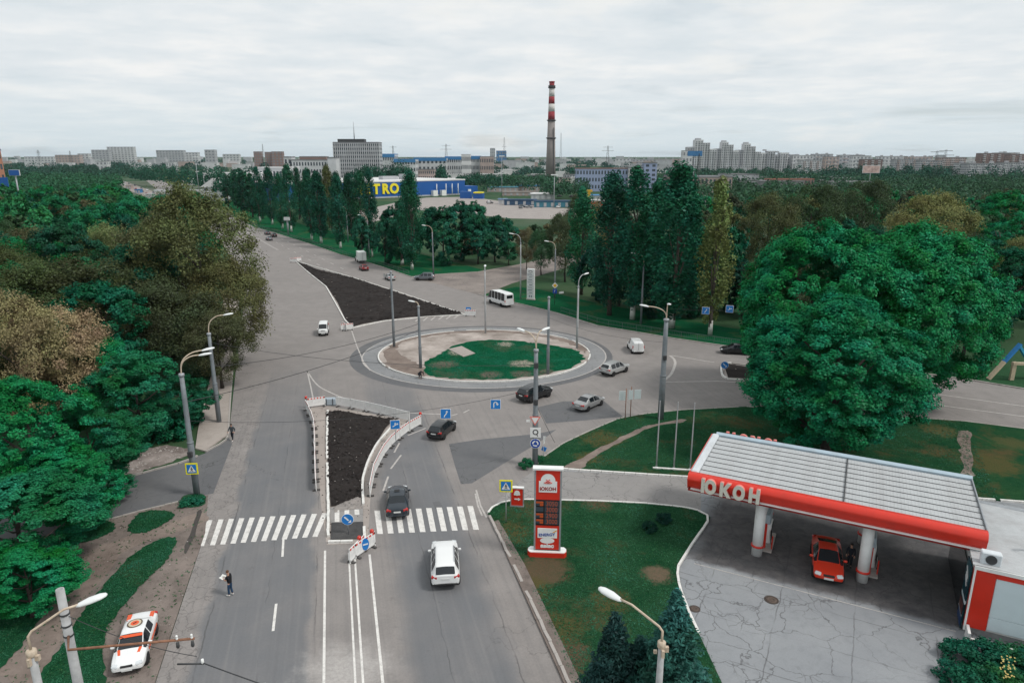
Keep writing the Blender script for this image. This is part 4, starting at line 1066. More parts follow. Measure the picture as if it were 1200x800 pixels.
# ------------------------------------------------------------------ filling station canopy
def canopy():
    o = empty('filling_station_canopy', AX, math.atan2(UX.y, UX.x), 'large flat filling station canopy with ribbed white roof and red rounded fascia', 'canopy')
    L, W = CAN_L, CAN_W; z0, z1 = 4.55, 5.75
    # front fascia: rounded red bar
    prof = []
    for i in range(13):
        a = -math.pi / 2 + math.pi * i / 12
        prof.append((-.02 - .42 * math.cos(a) * (1 if a > 0 else .75), (z0 + z1) / 2 + .06 + (z1 - z0) / 2 * .92 * math.sin(a)))
    prof = [(0.30, z0 + .04)] + prof + [(.30, z1 + .0)]
    mb = MB(); n = len(prof)
    mb.add([(0, p[0], p[1]) for p in prof] + [(L, p[0], p[1]) for p in prof],
           [(i, i + 1, n + i + 1, n + i) for i in range(n - 1)] + [(n - 1, 0, n, 2 * n - 1)], True)
    mb.add([(0, p[0], p[1]) for p in prof], [list(range(n))]); mb.add([(L, p[0], p[1]) for p in prof], [list(range(n - 1, -1, -1))])
    mb.build('front_fascia', M_RED, o)
    MB().box((L / 2, -.24, z0 + .16), (L - .5, .25, .07)).build('white_stripe', M_WHITE, o)
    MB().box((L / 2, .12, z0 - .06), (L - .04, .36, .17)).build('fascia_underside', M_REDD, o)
    # side and back trims
    MB().box((.28, W / 2 + .1, (z0 + z1) / 2 - .02), (.56, W - .5, z1 - z0 + .12), bev=.12).build('side_trim', mat('pale_trim', (.58, .61, .64), .5, .06, 2, dirt=(.4, .4, .4), dirt_amt=.4), o)
    MB().box((-.03, W / 2, (z0 + z1) / 2 - .05), (.06, W - .1, z1 - z0 - .1)).build('side_fascia', M_RED, o)
    bk = MB(); pr = [(W - .15, z0), (W + .25, z0 + .1), (W + .38, 5.2), (W + .25, z1 + .02), (W + .02, z1 + .10), (W - .18, z1 - .05), (W - .22, z0)]
    m = len(pr); bk.add([(.3, p[0], p[1]) for p in pr] + [(L + .05, p[0], p[1]) for p in pr], [(i, (i + 1) % m, m + (i + 1) % m, m + i) for i in range(m)] + [list(range(m - 1, -1, -1)), list(range(m, 2 * m))], False)
    bk.build('back_fascia', mat('pale_blue_fascia', (.40, .50, .57), .45, .06, 2, dirt=(.34, .37, .38), dirt_amt=.5), o)
    # ribbed sheets, laid in rows along the front
    rows, y0, y1 = 9, .34, W - .26
    dy = (y1 - y0) / rows; xs0, xs1 = .58, L - .06
    nr = 84; st = (xs1 - xs0) / nr
    sm = MB(); vs = []; fs = []
    k = 0
    for i in range(nr):
        for dxx, dz in ((0, 0), (st * .30, 0), (st * .42, .010), (st * .58, .010), (st * .70, 0)):
            vs += [(xs0 + i * st + dxx, 0, dz), (xs0 + i * st + dxx, dy - .07, dz + .05)]
    vs += [(xs1, 0, 0), (xs1, dy - .07, .05)]
    for j in range(len(vs) // 2 - 1): fs.append((2 * j, 2 * j + 2, 2 * j + 3, 2 * j + 1))
    sm.add(vs, fs); me = sm.mesh('roof_sheet', M_SHEET)
    jm = MB().box((0, 0, 0), (xs1 - xs0, .05, .03)).mesh('roof_joint', M_DKST)
    for r_ in range(rows):
        link('roof_sheet', me, o, (0, y0 + r_ * dy, z1 - .20))
        if r_: link('roof_joint', jm, o, ((xs0 + xs1) / 2, y0 + r_ * dy - .035, z1 - .125))
    MB().box((L / 2 + .2, W / 2, z1 - .32), (L - .8, W - .4, .06)).build('roof_deck', M_DKST, o)
    MB().box((L * .56, W / 2, z1 - .09), (.07, W - .7, .05)).build('roof_seam', M_DKST, o)
    MB().box((L / 2 + .15, W / 2 + .05, z0 + .05), (L - .5, W - .6, .08)).build('soffit', M_WHITE, o)
    MB().box((L + .01, W / 2, z1 - .2), (.06, W - .4, .35)).build('end_flashing', M_GALV, o)
    # letters: pale faces on pinkish-red block bodies
    def letter(ch, x, y, z, size, face, body, yaw=0):
        back = text_mesh(ch, size, .11, .085, body, 'letter', sx=.82); fr = text_mesh(ch, size, .015, .082, face, 'letter_face', sx=.82)
        p = link('letter', back, o, (x, y, z), (math.pi / 2, 0, yaw))
        link('letter_face', fr, p, (0, 0, .13))
    M_FACE = mat('letter_face', (.66, .64, .56), .5, .05, 3)
    for ch, x in zip('ЮКОН', (1.50, 2.58, 3.52, 4.52)): letter(ch, x, -.46, 5.17, 1.22, M_FACE, M_PINK)
    for ch, x in zip('НОКЮ', (1.3, 2.3, 3.25, 4.3)): letter(ch, x, W + .60, 5.16, 1.22, M_FACE, M_PINK, math.pi)
    # columns on small islands
    for a, b_ in ((4.88, 1.15), (11.55, 1.10), (4.88, 6.3), (11.55, 6.3)):
        c = MB().lathe([(.36, .0), (.36, 4.62)], 20, (a, b_, .02)).build('column', M_WHITE, o)
        MB().lathe([(.40, .68), (.44, .70), (.44, .80), (.40, .82)], 20, (a, b_, 0)).build('column_band', M_RED, c)
    return o
canopy()
def pump(a, b_, label):
    o = empty('fuel_pump', C(a, b_, .012), math.atan2(UX.y, UX.x), label, 'fuel pump', 'fuel pumps under the canopy')
    MB().box((0, .2, .07), (1.0, 2.9, .14), bev=.05).build('island_base', M_KERB, o)
    MB().box((0, .3, .95), (.5, 1.0, 1.6), bev=.06).build('cabinet', M_WHITE, o)
    MB().box((0, .3, 2.15), (.34, 1.5, .75), bev=.05).build('top_panel', mat('pale_blue_panel', (.42, .50, .55), .4), o)
    for s in (-1, 1):
        MB().box((s * .27, .3, 1.35), (.03, .8, .55)).build('display', M_GLASS, o)
        MB().box((s * .29, -.3, 1.1), (.1, .12, .45), bev=.03).build('nozzle', M_BLACK, o)
        MB().tube([(s * .3, -.28, 1.0), (s * .42, -.45, .5), (s * .38, -.5, .3), (s * .3, -.4, .6), (s * .26, -.2, .9)], .03, 6).build('hose', M_BLACK, o)
    MB().box((.44, -.75, .6), (.08, .1, 1.1), bev=.02).build('guard_post', M_RED, o)
    MB().box((-.1, -.86, 1.1), (.25, .12, 1.9), bev=.02).build('red_side_panel', M_RED, o)
    return o
pump(5.3, 2.9, 'red and white fuel pump behind the left canopy column')
pump(12.0, 2.9, 'red and white fuel pump behind the right canopy column, next to the red car')
def bin_(a, b_, label):
    o = empty('litter_bin', C(a, b_, .012), 0, label, 'bin')
    MB().lathe([(.16, 0), (.2, .5), (.21, .52), (.18, .52)], 12).build('bucket', M_DKST, o)
# ------------------------------------------------------------------ station shop at the right edge
def shop():
    a0, b0 = 16.9, -1.84; D, Lw, h = 8.8, 9.0, 4.4
    o = empty('shop_building', C(a0, b0, 0), math.atan2(UX.y, UX.x), 'low station shop with red framed white wall panels and ribbed roof at the right edge', 'building')
    MB().box((Lw / 2, D / 2, h / 2 + .2), (Lw - .1, D - .1, h - .4)).build('wall', M_WHITE, o)
    MB().box((Lw / 2, D / 2 + .02, .25), (Lw - .16, D - .16, .5)).build('plinth', mat('grey_plinth', (.28, .285, .29), .8, .15, 2, dirt=(.15, .14, .13)), o)
    fr = MB(); fr.box((.55, -.06, 2.45), (1.1, .14, 3.9)); fr.box((Lw / 2 + .56, -.06, 4.18), (Lw - 1.1, .14, .44)); fr.build('red_frame', M_RED, o)
    M_PAN = mat('pale_blue_white_panel', (.60, .69, .73), .35, .04, 1.5)
    pl = M_PAN
    for i in range(4):
        for j, (zz_, hh) in enumerate(((1.0, .86), (2.7, 2.5))):
            MB().box((1.12 + 1.04 + i * 2.12, -.05, zz_), (2.08, .08, hh), bev=.015).build('wall_panel', pl, o)
    # roof with fine ribs
    rf = MB(); n = 46; vs = []; fs = []
    for i in range(n + 1):
        y = -.15 + (D + .1) * i / n; dz = .06 * (i % 2)
        vs += [(-.1, y, h + .18 + dz), (Lw, y, h + .02 + dz)]
    for i in range(n): fs.append((2 * i, 2 * i + 1, 2 * i + 3, 2 * i + 2))
    rf.add(vs, fs); rf.build('roof', M_SHEET, o)
    MB().box((Lw / 2, -.17, h + .02), (Lw, .1, .22)).build('roof_edge', M_WHITE, o)
    MB().box((Lw / 2, D - .1, h + .12), (Lw, .35, .3), bev=.08).build('gutter', M_GALV, o)
    ac = MB().box((.75, .35, h + .55), (1.0, .5, .75), bev=.05).build('air_conditioner', mat('ac_white', (.62, .66, .69), .5), o)
    MB().lathe([(.28, 0), (.28, .03)], 16).build('fan_grille', M_DKST, ac, (.75, .08, h + .55), (math.pi / 2, 0, 0))
    MB().tube([(3.2, 3.0, h), (3.2, 3.0, h + .9), (3.0, 2.85, h + 1.0), (2.8, 2.75, h + .9)], .11, 10).build('vent_pipe', M_BLACK, o)
    # banners on the side facing the forecourt
    def banner(y0, y1, z0_, z1_, m, nm='banner'):
        return MB().box((-.08, (y0 + y1) / 2, (z0_ + z1_) / 2), (.06, y1 - y0, z1_ - z0_)).build(nm, m, o)
    k = NT('dark_poster'); c_ = k.mix(k.rng(k.noise(.9, 3), .4, .6), (.006, .03, .045), (.008, .07, .09)); M_POST = k.finish(c_, .3)
    MB().box((-.03, 5.0, 1.9), (.06, 6.6, 3.4)).build('shop_window', M_GLASS, o)
    b1 = banner(.1, 1.5, 2.0, 4.2, M_POST)
    for i, (zz_, wd) in enumerate(((3.5, .9), (3.2, .7), (2.95, .8))):
        MB().box((-.13, .8, zz_), (.02, wd, .09), rot=Matrix.Rotation(.5, 3, 'X')).build('banner_stroke', M_WHITE, b1)
    b2 = banner(.1, 1.5, 1.75, 1.97, M_PAN, 'banner_strip')
    b3 = banner(.1, 1.5, .15, 1.72, M_POST, 'poster_case')
    M_P2 = mat('poster_print', (.10, .03, .03), .4, .6, 9, dirt=(.3, .25, .2))
    MB().box((-.13, .8, 1.3), (.02, 1.2, .62)).build('poster', M_P2, b3); MB().box((-.13, .8, .55), (.02, 1.2, .6)).build('poster', mat('poster_blue', (.02, .05, .14), .4, .5, 7), b3)
    MB().box((-.13, .8, .93), (.05, 1.36, .05)).build('poster_rail', M_GALV, b3)
    MB().box((.06, -.16, 2.3), (.1, .1, 4.0)).build('corner_post', M_WHITE, o)
shop()
def white_rail():
    o = empty('low_white_rail', C(17.1, -2.5, 0), math.atan2(UX.y, UX.x), 'low white corner rail in front of the station shop', 'rail')
    MB().box((0, 0, .35), (.14, .9, .7)).build('post', M_WHITE, o); MB().box((1.3, -.4, .3), (2.4, .12, .2)).build('beam', M_WHITE, o)
white_rail()
tag(MB().wallribbon([C(16.6, -4.2), C(16.8, -3.6), C(26, -3.6)], .2, 0, .15).build('kerb', M_KERBW), kind='structure')
tag(MB().wallribbon([C(1.2, -2.0), C(CAN_L - 1, -2.0)], .06, 0, .02).build('drain_edge', M_WORN), kind='structure')

# ------------------------------------------------------------------ price pylon
def pylon():
    p = G(641, 651); o = empty('price_pylon', (p.x, p.y, .1), R(-4), 'tall red price pylon with white logo panel and dark price board on the lawn', 'sign')
    W, T, H = 1.86, .36, 6.6
    MB().prism([(-1.2, -.38), (1.2, -.38), (1.36, -.15), (1.36, .15), (1.2, .38), (-1.2, .38), (-1.36, .15), (-1.36, -.15)], -.1, .36).build('base', M_RED, o)
    MB().prism([(-1.18, -.36), (1.18, -.36), (1.34, -.14), (1.34, .14), (1.18, .36), (-1.18, .36), (-1.34, .14), (-1.34, -.14)], .36, .42).build('base_rim', M_WHITE, o)
    for s in (-1, 1): MB().box((s * (W / 2 - .05), 0, .44 + (H - .44) / 2), (.12, T, H - .44)).build('side_post', M_GALV, o)
    MB().box((0, 0, H + .04), (W + .22, T + .18, .12)).build('cap', M_WHITE, o)
    MB().box((0, 0, 3.4), (W - .2, T - .12, 6.1)).build('core', M_DKST, o)
    def panel(z0, z1, m, nm): return MB().box((0, -.0, (z0 + z1) / 2), (W - .22, T - .02, z1 - z0)).build(nm, m, o)
    f = -T / 2
    top = panel(4.35, 6.55, M_RED, 'top_panel')
    lg = MB(); n = 24
    pts = [(-.62, 4.92)] + [(.62, 4.92), (.62, 5.75), (.50, 5.75)] + [(.50 * math.cos(a), 5.78 + .52 * math.sin(a)) for a in [math.pi * i / 16 for i in range(1, 16)]] + [(-.50, 5.75), (-.62, 5.75)]
    lg.add([(x, f - .015, z) for x, z in pts] + [(x, f + .005, z) for x, z in pts], [list(range(len(pts)))] + [((i + 1) % len(pts), i, len(pts) + i, len(pts) + (i + 1) % len(pts)) for i in range(len(pts))])
    lg.build('logo_field', M_WHITE, top)
    link('lettering', text_mesh('ЮКОН', .34, .006, .012, M_REDD, sx=1.05), top, (0, f - .025, 5.17), UPR)
    em = MB()                                     # small branching emblem
    for s in (-1, 1):
        em.box((s * .10, f - .02, 5.72), (.07, .016, .07)); em.box((s * .10, f - .02, 5.86), (.07, .016, .06))
        em.tube([(0, f - .02, 5.60), (s * .2, f - .02, 5.60), (s * .27, f - .02, 5.67)], .028, 6); em.tube([(s * .03, f - .02, 5.76), (s * .1, f - .02, 5.67), (s * .19, f - .02, 5.70)], .026, 6)
    em.tube([(0, f - .02, 5.58), (0, f - .02, 5.85)], .03, 6)
    em.build('emblem', M_RED, top)
    pb = panel(2.42, 4.28, M_BLACK, 'price_board')
    M_LED = mat('led_orange', (.36, .085, .045), .5, .1, 8); M_LEDB = mat('led_tile', (.045, .06, .075), .4, .1, 5); M_TILE = mat('price_tile_orange', (.48, .085, .02), .5, .1, 4)
    for i, (lab, pr) in enumerate((('95', '3050'), ('ДП', '3000'), ('92', '2900'), ('95', '3000'))):
        z = 4.06 - i * .455
        MB().box((.28, f - .012, z), (.98, .02, .40)).build('price_tile', M_LEDB, pb)
        link('price_digits', text_mesh(pr, .50, .004, .004, M_LED, sx=.80), pb, (.28, f - .03, z), UPR)
        MB().box((-.55, f - .012, z + .02), (.52, .02, .34)).build('grade_tile', M_LEDB, pb)
        if i != 1:
            MB().box((-.55, f - .026, z + .10), (.50, .012, .14)).build('grade_bar', M_TILE, pb)
            MB().box((-.42, f - .026, z - .08), (.24, .012, .16)).build('grade_bar', M_TILE, pb)
    bp = panel(.52, 2.36, M_RED, 'bottom_panel')
    MB().box((0, f - .0, 1.80), (1.36, .03, .76), bev=.012).build('energy_field', M_WHITE, bp)
    link('lettering', text_mesh('ENERGY', .30, .005, .006, M_DBLUE, sx=1.02), bp, (-.03, f - .025, 1.68), (math.pi / 2, R(-4), 0))
    sw = MB()
    for k in range(5): sw.box((.42 + .05 * k, f - .022, 1.88 + .035 * k), (.09, .012, .06), rot=Matrix.Rotation(-.5, 3, 'Y'))
    sw.build('swoosh', mat('swoosh_yellow', (.75, .38, .02), .5), bp)
    el_ = [( .50 * math.cos(2 * math.pi * i / 24), f - .012, 1.22 + .22 * math.sin(2 * math.pi * i / 24)) for i in range(24)]
    mb = MB(); mb.add(el_ + [(x, f + .005, z) for x, y, z in el_], [list(range(23, -1, -1))] + [(i, (i + 1) % 24, 24 + (i + 1) % 24, 24 + i) for i in range(24)]); mb.build('oval_logo', M_WHITE, bp)
    link('lettering', text_mesh('авіас', .36, .006, .022, M_WHITE, sx=1.05), bp, (0, f - .02, .80), UPR)
pylon()
def arrow_board():
    p = G(606, 594); o = empty('arrow_board', (p.x, p.y, .1), R(-6), 'small red board with white arrow beside the pedestrian crossing sign', 'sign')
    MB().box((0, 0, .85), (.98, .22, 1.5), bev=.02).build('board', M_RED, o)
    MB().box((0, 0, 1.64), (1.1, .3, .09)).build('cap', M_WHITE, o); MB().box((0, 0, .05), (1.1, .32, .12)).build('foot', M_GALV, o)
    for s in (-1, 1): MB().box((s * .5, 0, .85), (.07, .24, 1.5)).build('post', M_GALV, o)
    d = MB().lathe([(.22, 0), (.22, .02)], 18).build('logo_disc', M_WHITE, o, (0, -.12, 1.22), (math.pi / 2, 0, 0))
    MB().box((0, -.13, 1.10), (.5, .016, .14)).build('logo_bar', M_WHITE, o)
    a = MB(); a.box((-.06, -.125, .68), (.3, .02, .10)); a.add([(.08, -.135, .53), (.30, -.135, .68), (.08, -.135, .83)], [(0, 1, 2)]); a.build('arrow', M_WHITE, o)
arrow_board()

# ------------------------------------------------------------------ lamp posts
def lamp_post(base, h, heads, label, style='steel', r=.22, group=None, step=.45, name='street_lamp'):
    o = empty(name, base, 0, label, 'street lamp', group)
    mp = {'steel': M_POLE, 'concrete': M_CPOLE, 'pale': M_POLEL}[style]
    hp = h - (1.9 if heads else 0)
    MB().lathe([(r * 1.0, -.1), (r, hp * step), (r * .84, hp * step + .12), (r * .76, hp * .8), (r * .66, hp)], 14).build('pole', mp, o)
    if step > .3: MB().lathe([(r * 1.06, 0), (r * 1.06, .12)], 14, (0, 0, hp * step - .05)).build('pole_joint', mp, o)
    MB().lathe([(r * .8, -.12), (r * .9, -.1), (r * .9, .1), (r * .6, .14)], 12, (0, 0, hp)).build('collar', M_ARM if style == 'concrete' else M_GALV, o)
    for a, reach, rise in heads:
        d = Vector((math.sin(R(a)), math.cos(R(a)), 0)); b = Vector((0, 0, hp))
        pts = [b, b + Vector((0, 0, rise * .45)) + d * reach * .04, b + Vector((0, 0, rise * .75)) + d * reach * .22, b + Vector((0, 0, rise * .95)) + d * reach * .58, b + Vector((0, 0, rise)) + d * reach]
        if style == 'concrete': pts = [b, b + Vector((0, 0, rise * .5)), b + Vector((0, 0, rise * .62)) + d * reach * .08, b + Vector((0, 0, rise * .98)) + d * reach * .72, b + Vector((0, 0, rise)) + d * reach]
        arm = MB().tube(pts if style == 'concrete' else catmull(pts, 4), .045 if style == 'concrete' else .055, 8).build('arm', M_ARM if style != 'pale' else M_POLEL, o)
        e = b + Vector((0, 0, rise + .02)) + d * (reach + .42)
        hd = MB(); n = 14
        prof = [(-.5, .05, .05), (-.38, .12, .09), (-.05, .19, .13), (.3, .18, .11), (.47, .11, .07), (.52, .03, .03)]
        vs = []
        for t, w_, hh in prof:
            for k in range(n):
                q = 2 * math.pi * k / n; vs.append((w_ * math.cos(q), t, hh * math.sin(q) * (1 if math.sin(q) > 0 else .55)))
        fs = [(i * n + k, i * n + (k + 1) % n, i * n + n + (k + 1) % n, i * n + n + k) for i in range(len(prof) - 1) for k in range(n)]
        fs += [list(range(n - 1, -1, -1)), [len(vs) - n + k for k in range(n)]]
        hd.add(vs, fs, True)
        link('lamp_head', hd.mesh('lamp_head', M_LAMP), o, e, (R(8), 0, -R(a)))
    return o
LP = {}
LP['a'] = lamp_post(G(231, 580), 12.4, [(62, 1.7, 1.8), (78, 1.5, 1.55)], 'grey two-lamp post at the corner of the left side street', r=.25)
LP['b'] = lamp_post(G(257, 495), 11.6, [(72, 1.6, 1.9)], 'grey single lamp post on the left pavement beside the road', r=.24)
LP['c'] = lamp_post(G(627, 545), 12.8, [(-45, 1.4, 1.5), (48, .7, 1.7)], 'grey two-lamp post carrying road signs at the tip of the upper lawn', r=.26)
LP['d'] = lamp_post(G(774, 491.5), 12.9, [(-72, 1.9, 1.3), (180, .25, 1.75)], 'thick grey two-lamp post on the upper lawn near the flagpoles', r=.33)
LP['e'] = lamp_post(G(676, 409), 11.2, [(48, 1.2, 1.7)], 'lamp post at the right end of the roundabout island', 'pale', r=.17)
LP['f'] = lamp_post(G(462, 407), 11.3, [], 'bare grey post at the left end of the roundabout island', r=.2, step=.35)
LP['g'] = lamp_post(G(493, 432), 10.4, [(-75, .5, .6)], 'grey post at the front left rim of the roundabout island', r=.21, step=.35)
LP['h'] = lamp_post(G(569, 391), 12.2, [(0, .35, .5)], 'pale slim lamp post at the back rim of the roundabout island', 'pale', r=.15)
LP['i'] = lamp_post(G(642, 439), 10.2, [], 'bare grey post at the front right rim of the roundabout island', r=.2, step=.35)
LP['j'] = lamp_post(G(751, 379), 12.0, [(-80, 1.3, 1.8)], 'grey lamp post on the verge between the dark poplars', r=.18)
LP['k'] = lamp_post(G(508, 321), 11.8, [(-85, 1.6, 1.8)], 'grey lamp post at the corner of the avenue and the side road', r=.17)
LP['l'] = lamp_post(G(433, 303), 12.2, [(-95, 1.7, 1.8)], 'grey lamp post among the avenue poplars, farther along than the corner one', r=.17)
LP['m'] = lamp_post(G(610, 350), 13.0, [(-80, 1.4, 1.8)], 'pale lamp post left of the white info pillar on the verge', 'pale', r=.14)
LP['n'] = lamp_post(G(650, 348), 11.5, [(-75, 1.4, 1.6)], 'grey lamp post behind the yellow diamond sign', r=.16)
LP['o'] = lamp_post(G(408, 284), 12.0, [(-95, 1.6, 1.8)], 'farthest lamp post in the avenue poplar row', r=.17)
# two at the lower edge of the picture, standing on ground below the frame
q = G(38, 770, 9.9); LP['p'] = lamp_post((q.x, q.y, 0), 12.0, [(58, 1.6, 1.35)], 'concrete lamp post with cream arm at the lower left corner', 'concrete', r=.19, step=.3)
q = G(775, 760, 9.9); LP['q'] = lamp_post((q.x, q.y, 0), 12.0, [(-52, 1.75, 1.1)], 'concrete lamp post with cream arm at the lower edge beside the spruces', 'concrete', r=.17, step=.3)
def collar_junk(o, z):
    MB().box((.18, 0, z), (.16, .12, .2)).box((-.2, .05, z - .15), (.12, .1, .12)).box((.02, -.2, z - .05), (.1, .12, .28)).build('clamp', M_ARM, o)
for k_ in 'pq': collar_junk(LP[k_], 9.9)
for k_, z in (('c', 6.2), ('d', 7.0), ('a', 3.8), ('c', 9.6)): MB().box((0, -.28, z), (.4, .22, .5), bev=.04).build('junction_box', M_DKST, LP[k_])
def utility_pole():
    q = G(70, 690, 11.2); o = empty('utility_pole', (q.x, q.y, 0), 0, 'tall bare concrete utility pole with rusty crossarm at the lower left', 'utility pole')
    MB().lathe([(.23, -.1), (.15, 11.2), (.09, 11.2), (.09, 11.15)], 16).build('pole', M_CPOLE, o)
    e0 = G(80, 761, 9.3); e1 = G(228, 749, 9.3)
    a = Vector((e0.x - q.x + .0, e0.y - q.y, 9.3)); b = Vector((e1.x - q.x, e1.y - q.y, 9.35))
    ca = MB().tube([Vector((.0, .0, 9.2)), a, b], .05, 8).build('crossarm', M_RUST, o)
    for t in (.86, .98):
        p_ = a + (b - a) * t
        MB().lathe([(.015, -.2), (.02, .0), (.045, .04), (.045, .09), (.02, .12), (.045, .15), (.035, .2)], 10, p_).build('insulator', M_WHITE, ca)
        MB().lathe([(.05, -.34), (.07, -.28), (.05, -.1)], 8, p_).build('insulator_pin', M_DKST, ca)
    for z in (9.6, 10.1, 9.15): MB().lathe([(.19, 0), (.19, .06)], 12, (0, 0, z)).build('band', M_DKST, o)
    br = b + (a - b) * .1
    lb_ = MB().tube([br + Vector((-.25, -.12, -1.0)), br + Vector((.75, -.1, -1.0))], .035, 6).build('lower_bracket', M_DKST, o)
    MB().lathe([(.03, 0), (.06, .06), (.05, .2)], 8, br + Vector((.72, -.1, -1.0))).build('insulator', M_WHITE, lb_)
    return o, Vector((q.x, q.y, 0)) + b, Vector((q.x, q.y, 0)) + br + Vector((.7, -.1, -.95))
UP, ARM_E, LOW_E = utility_pole()

# ------------------------------------------------------------------ cables
def cable(a, b, sag, label, r=.022, group=None):
    a, b = Vector(a), Vector(b); o = empty('overhead_cable', a, 0, label, 'cable', group)
    pts = [a + (b - a) * (i / 24) - Vector((0, 0, sag * 4 * (i / 24) * (1 - i / 24))) - a for i in range(25)]
    MB().tube(pts, r, 5).build('wire', M_DKST, o); return o
def top(k, z): v = LP[k].location; return Vector((v.x, v.y, z))
cable(LOW_E, (14, 13.2, 8.2), .5, 'black cable crossing the near road at the bottom of the picture', .024)
cable(UP.location + Vector((0, 0, 10.1)), ARM_E + Vector((0, 0, -.8)), .25, 'thin cable under the rusty crossarm', .015)
SIGN_A, SIGN_B, SAG = top('a', 6.6), top('c', 7.4), 1.15
cable(SIGN_A, SIGN_B, SAG, 'cable across the road carrying the blue lane signs', .016)
cable(top('a', 8.2), top('g', 5.4), .7, 'dark cable from the left corner lamp post to the roundabout', .03)
cable(top('b', 6.2), top('g', 6.2), .8, 'dark cable from the pavement lamp post to the roundabout', .03)
cable(top('b', 8.8), top('c', 9.6), .9, 'dark cable between the pavement lamp post and the two-lamp sign post', .02)
cable(top('c', 6.0), Vector((G(650, 520).x, G(650, 520).y, .15)), .05, 'loose cable running down from the two-lamp sign post to the kerb', .02)
cable(top('d', 8.6), top('i', 7.6), .6, 'thin cable from the thick lamp post to the roundabout', .014)
SIGN2_A, SIGN2_B = top('d', 8.2), top('j', 7.0)

# ------------------------------------------------------------------ road signs
def sq(mb, w_, h_, y): return mb.box((0, y, 0), (w_, .02, h_), bev=.006)
def lane_arrow(kind):
    m = MB(); y = -.030
    def path(p, wd=.085):
        v = []
        for i, (x, z) in enumerate(p):
            a = p[max(i - 1, 0)]; b = p[min(i + 1, len(p) - 1)]; t = Vector((b[0] - a[0], b[1] - a[1])).normalized()
            v += [(x - t.y * wd / 2, y, z + t.x * wd / 2), (x + t.y * wd / 2, y, z - t.x * wd / 2)]
        m.add(v, [(2 * i, 2 * i + 2, 2 * i + 3, 2 * i + 1) for i in range(len(p) - 1)])
    def head(x, z, a, s=.13):
        d = Vector((math.cos(a), math.sin(a))); q_ = Vector((-d.y, d.x)); c = Vector((x, z))
        m.add([(c.x + d.x * s, y, c.y + d.y * s), (c.x + q_.x * s * .9, y, c.y + q_.y * s * .9), (c.x - q_.x * s * .9, y, c.y - q_.y * s * .9)], [(0, 1, 2)])
    if kind == 'bend':
        path([(-.12, -.32), (-.10, -.18), (.0, -.06), (.09, .06), (.11, .18)]); head(.11, .17, math.pi / 2)
    elif kind == 'uturn':
        path([(-.16, -.30), (-.16, .05), (-.12, .16), (0, .22), (.12, .16), (.15, .06)]); head(.15, .05, -math.pi / 2, .15)
    elif kind == 'fork':
        path([(-.25, -.2), (-.1, -.12), (.05, -.02), (.2, .05)]); head(.2, .06, .4); path([(-.02, -.05), (.0, .1), (.02, .15)]); head(.02, .14, 1.5, .1)
    return m
def lane_sign(p, kind, label, size=.92, yaw=0, hang=True):
    o = empty('lane_sign', p, yaw, label, 'road sign')
    s = size / .92
    b = MB().box((0, .0, 0), (.92 * s, .03, .92 * s), bev=.01).build('board', M_WHITEB, o)
    MB().box((0, -.016, 0), (.84 * s, .012, .84 * s)).build('blue_field', M_BLUE, o)
    am = lane_arrow(kind).build('arrow', M_WHITE, o)
    if hang:
        for sx_ in (-.3, .3): MB().tube([(sx_, .0, .42), (sx_, .0, .62)], .012, 5).build('hanger', M_DKST, o)
    return o
def oncable(u):
    best = None
    for i in range(400):
        t = i / 399; p = SIGN_A + (SIGN_B - SIGN_A) * t - Vector((0, 0, SAG * 4 * t * (1 - t)))
        z = p.z - CAM_H; f = p.y * CP - z * SP; uu = 600 + FPX * p.x / f
        if best is None or abs(uu - u) < best[0]: best = (abs(uu - u), p)
    return best[1] - Vector((0, 0, .62))
lane_sign(oncable(522), 'bend', 'blue lane sign with bending arrow hanging above the black hatchback')
lane_sign(oncable(581), 'uturn', 'blue lane sign with hooked arrow hanging between the hatchback and the two-lamp post')
def lane_sign_post():
    p = G(464, 519); o = empty('lane_sign_post', p, R(8), 'blue lane sign with forked arrow on a post behind the white barriers', 'road sign')
    MB().tube([(0, .04, 0), (0, .04, 2.3)], .035, 8).build('post', M_GALV, o)
    for nm, c_, d_, m in (('board', (0, 0, 1.95), (.95, .03, .95), M_WHITEB), ('blue_field', (0, -.018, 1.95), (.87, .012, .87), M_BLUE)): MB().box(c_, d_).build(nm, m, o)
    link('arrow', lane_arrow('fork').mesh('arrow', M_WHITE), o, (0, 0, 1.95))
lane_sign_post()
for u, v, kd, lb in ((827, 364, 'bend', 'blue lane sign hanging in front of the yellow-green poplar trunk'), (855, 362, 'fork', 'blue lane sign hanging against the dark foliage left of the huge maple')):
    g = G(u, v, 5.2); lane_sign(g, kd, lb, 1.1, R(-18))
cable(G(827, 364, 5.9) + Vector((-10, 1.4, .25)), G(855, 362, 5.9) + Vector((14, -2, .3)), .35, 'cable carrying the two blue lane signs before the maple', .014)
